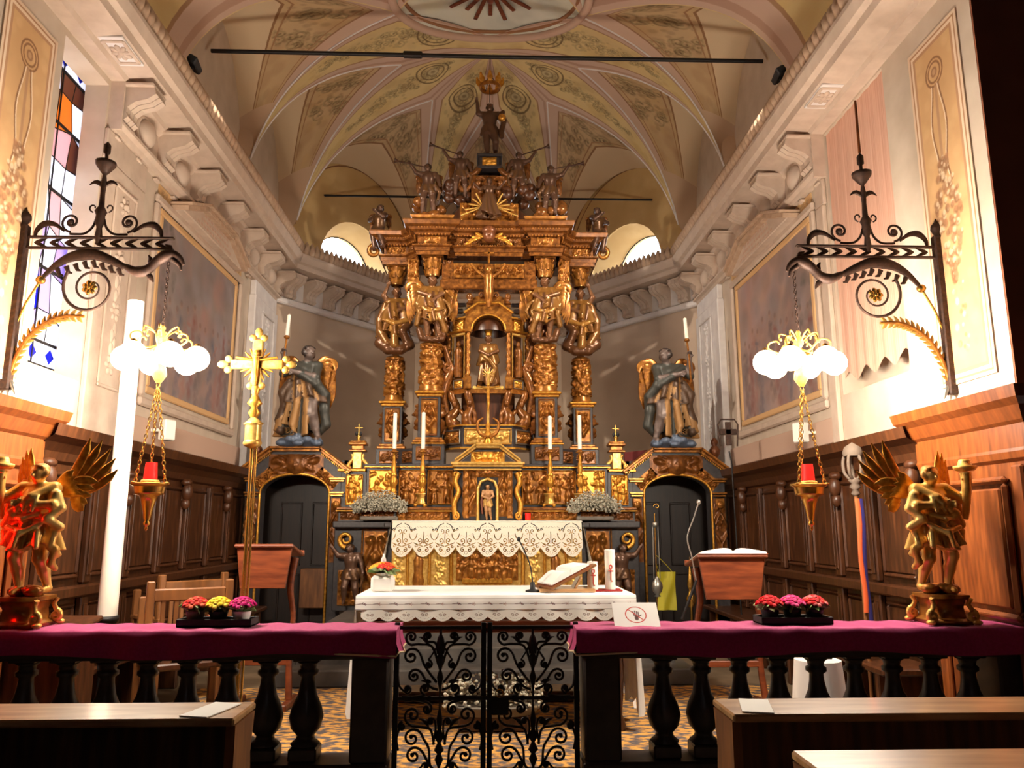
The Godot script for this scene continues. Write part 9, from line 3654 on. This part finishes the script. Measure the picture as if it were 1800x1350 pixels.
	mb.tube(PackedVector3Array([v3(0, 0.3, 0), v3(0.0, 1.6, 0)]), 0.008, 6)
	mb.tube(crom([v3(-0.10, 0.0, 0.05), v3(-0.08, 0.14, 0.03), v3(0.0, 0.3, 0), v3(0.10, 0.16, 0.03), v3(0.14, 0.0, 0.05)], 6), 0.012, 6)
	mb.tube(spiral(v3(0.03, 1.68, 0), 0.04, 0.01, PI, -1.0, 14), 0.008, 6)
	part(cs, "stand", mb, M.brass)
	mb = MB.new()
	for q in [-0.03, 0.03]:
		mb.tube(PackedVector3Array([v3(q, 1.45, 0.02), v3(q * 1.2, 0.85, 0.02)]), 0.006, 5)
	mb.lathe([v2(0.0, 1.50), v2(0.03, 1.49), v2(0.035, 1.46), v2(0.02, 1.44), v2(0.0, 1.43)], 10, v3(0, 0, 0.02))
	part(cs, "chains", mb, M.silver)
	mb = MB.new()
	mb.lathe([v2(0.0, 0.88), v2(0.02, 0.86), v2(0.06, 0.80), v2(0.065, 0.75), v2(0.05, 0.70), v2(0.02, 0.67), v2(0.04, 0.65), v2(0.0, 0.64)], 14, v3(0, 0, 0.02))
	part(cs, "bowl", mb, M.silver)
	mb = MB.new()
	rows2 = []
	for r in 9:
		var row := PackedVector3Array()
		for k in 9:
			row.append(v3(-0.11 + 0.0275 * k, 0.5 - 0.055 * r, 0.02 * sin(k * 1.1 + r * 0.7)))
		rows2.append(row)
	mb.grid(rows2)
	mb.tube(bez(v3(-0.08, 0.49, 0), v3(-0.14, 0.6, 0.08), v3(-0.14, 0.7, 0.11), 8), 0.004, 6)
	mb.tube(bez(v3(0.08, 0.49, 0), v3(-0.02, 0.6, 0.08), v3(-0.14, 0.7, 0.11), 8), 0.004, 6)
	var yb := solo("yellow_bag", "yellow bag hanging in the right doorway behind the censer", "bag", mb, M.yellow_bag, "", v3(2.12, FL + 0.42, -9.32))
	var bs := thing("brass_torch", "brass torch holder leaning in the right doorway", "torch", "", v3(2.40, FL, -9.3))
	mb = MB.new()
	mb.lathe([v2(0.0, 0.0), v2(0.06, 0.0), v2(0.05, 0.04), v2(0.015, 0.08), v2(0.015, 0.5), v2(0.05, 0.55), v2(0.06, 0.62), v2(0.03, 0.68), v2(0.02, 0.72), v2(0.04, 0.76), v2(0.03, 0.85), v2(0.008, 1.0), v2(0.0, 1.1)], 12)
	part(bs, "stem", mb, M.brass)
	# paper notice inside the left doorway
	mb = MB.new()
	mb.box(v3(0, 0.25, 0), v3(0.34, 0.5, 0.2), 0.01)
	solo("small_cabinet", "small wooden cabinet inside the left doorway", "cabinet", mb, M.wood_brown, "", v3(-2.28, FL + 0.4, -10.55))

func build_small() -> void:
	# white dried flowers on the floor under the altar table
	var b := thing("white_flowers", "low arrangement of white dried flowers on a stand beyond the gate", "flowers", "", v3(0.05, FL + 0.12, -5.92))
	var mb := MB.new()
	mb.box(v3(0, -0.054, 0), v3(0.5, 0.106, 0.22), 0.01)
	part(b, "low_stand", mb, M.wood_dark)
	mb = MB.new()
	mb.lathe([v2(0, 0), v2(0.30, 0), v2(0.36, 0.06), v2(0.33, 0.065), v2(0.0, 0.05)], 24, Vector3.ZERO, null, 0.5)
	part(b, "basket", mb, M.pot_grey)
	mb = MB.new()
	mb.colored = true
	var g := RandomNumberGenerator.new()
	g.seed = 91
	for k in 700:
		var x := g.randf_range(-0.36, 0.36)
		var hh := 0.19 * (1.0 - 3.0 * x * x) + 0.04
		mb.col = lin(0.78, 0.74, 0.62).lerp(lin(0.5, 0.46, 0.34), g.randf())
		mb.ball(v3(x, 0.05 + g.randf() * hh, g.randf_range(-0.13, 0.13)), v3(0.014, 0.011, 0.012), 5, 3)
	var f := part(b, "blossoms", mb, M.petal)
	f.set_meta("kind", "stuff")
	# dark timber base under the altar table front
	mb = MB.new()
	bz(mb, -0.75, 0.9, FL + 0.012, FL + 0.10, -6.75, -7.05, 0.01)
	solo("foot_board", "dark wooden foot board on the rug behind the altar table", "board", mb, M.wood_dark)
	# red votive lamp on the left pier, just outside the frame; it tints the left angel
	var rv := thing("red_votive_lamp", "red glass votive lamp on a wall arm beside the left rail angel", "lamp", "", v3(-3.12, 1.42, -4.50))
	mb = MB.new()
	mb.lathe([v2(0.0, 0.0), v2(0.035, 0.0), v2(0.045, 0.12), v2(0.04, 0.12), v2(0.03, 0.01), v2(0.0, 0.01)], 16)
	part(rv, "glass_cup", mb, M.red_flame)
	mb = MB.new()
	mb.tube(PackedVector3Array([v3(-0.10, -0.02, 0), v3(0, -0.02, 0), v3(0, 0.0, 0)]), 0.012, 6)
	mb.lathe([v2(0.0, -0.01), v2(0.05, -0.01), v2(0.05, 0.004), v2(0.0, 0.004)], 14)
	part(rv, "wall_arm", mb, M.brass)
	var li := OmniLight3D.new()
	li.name = "votive_light"
	li.light_color = Color(1.0, 0.05, 0.04)
	li.light_energy = 0.3
	li.light_size = 0.04
	li.omni_range = 20.0
	li.omni_attenuation = 2.0
	li.shadow_enabled = true
	li.position = v3(0, 0.15, 0)
	rv.add_child(li, true)
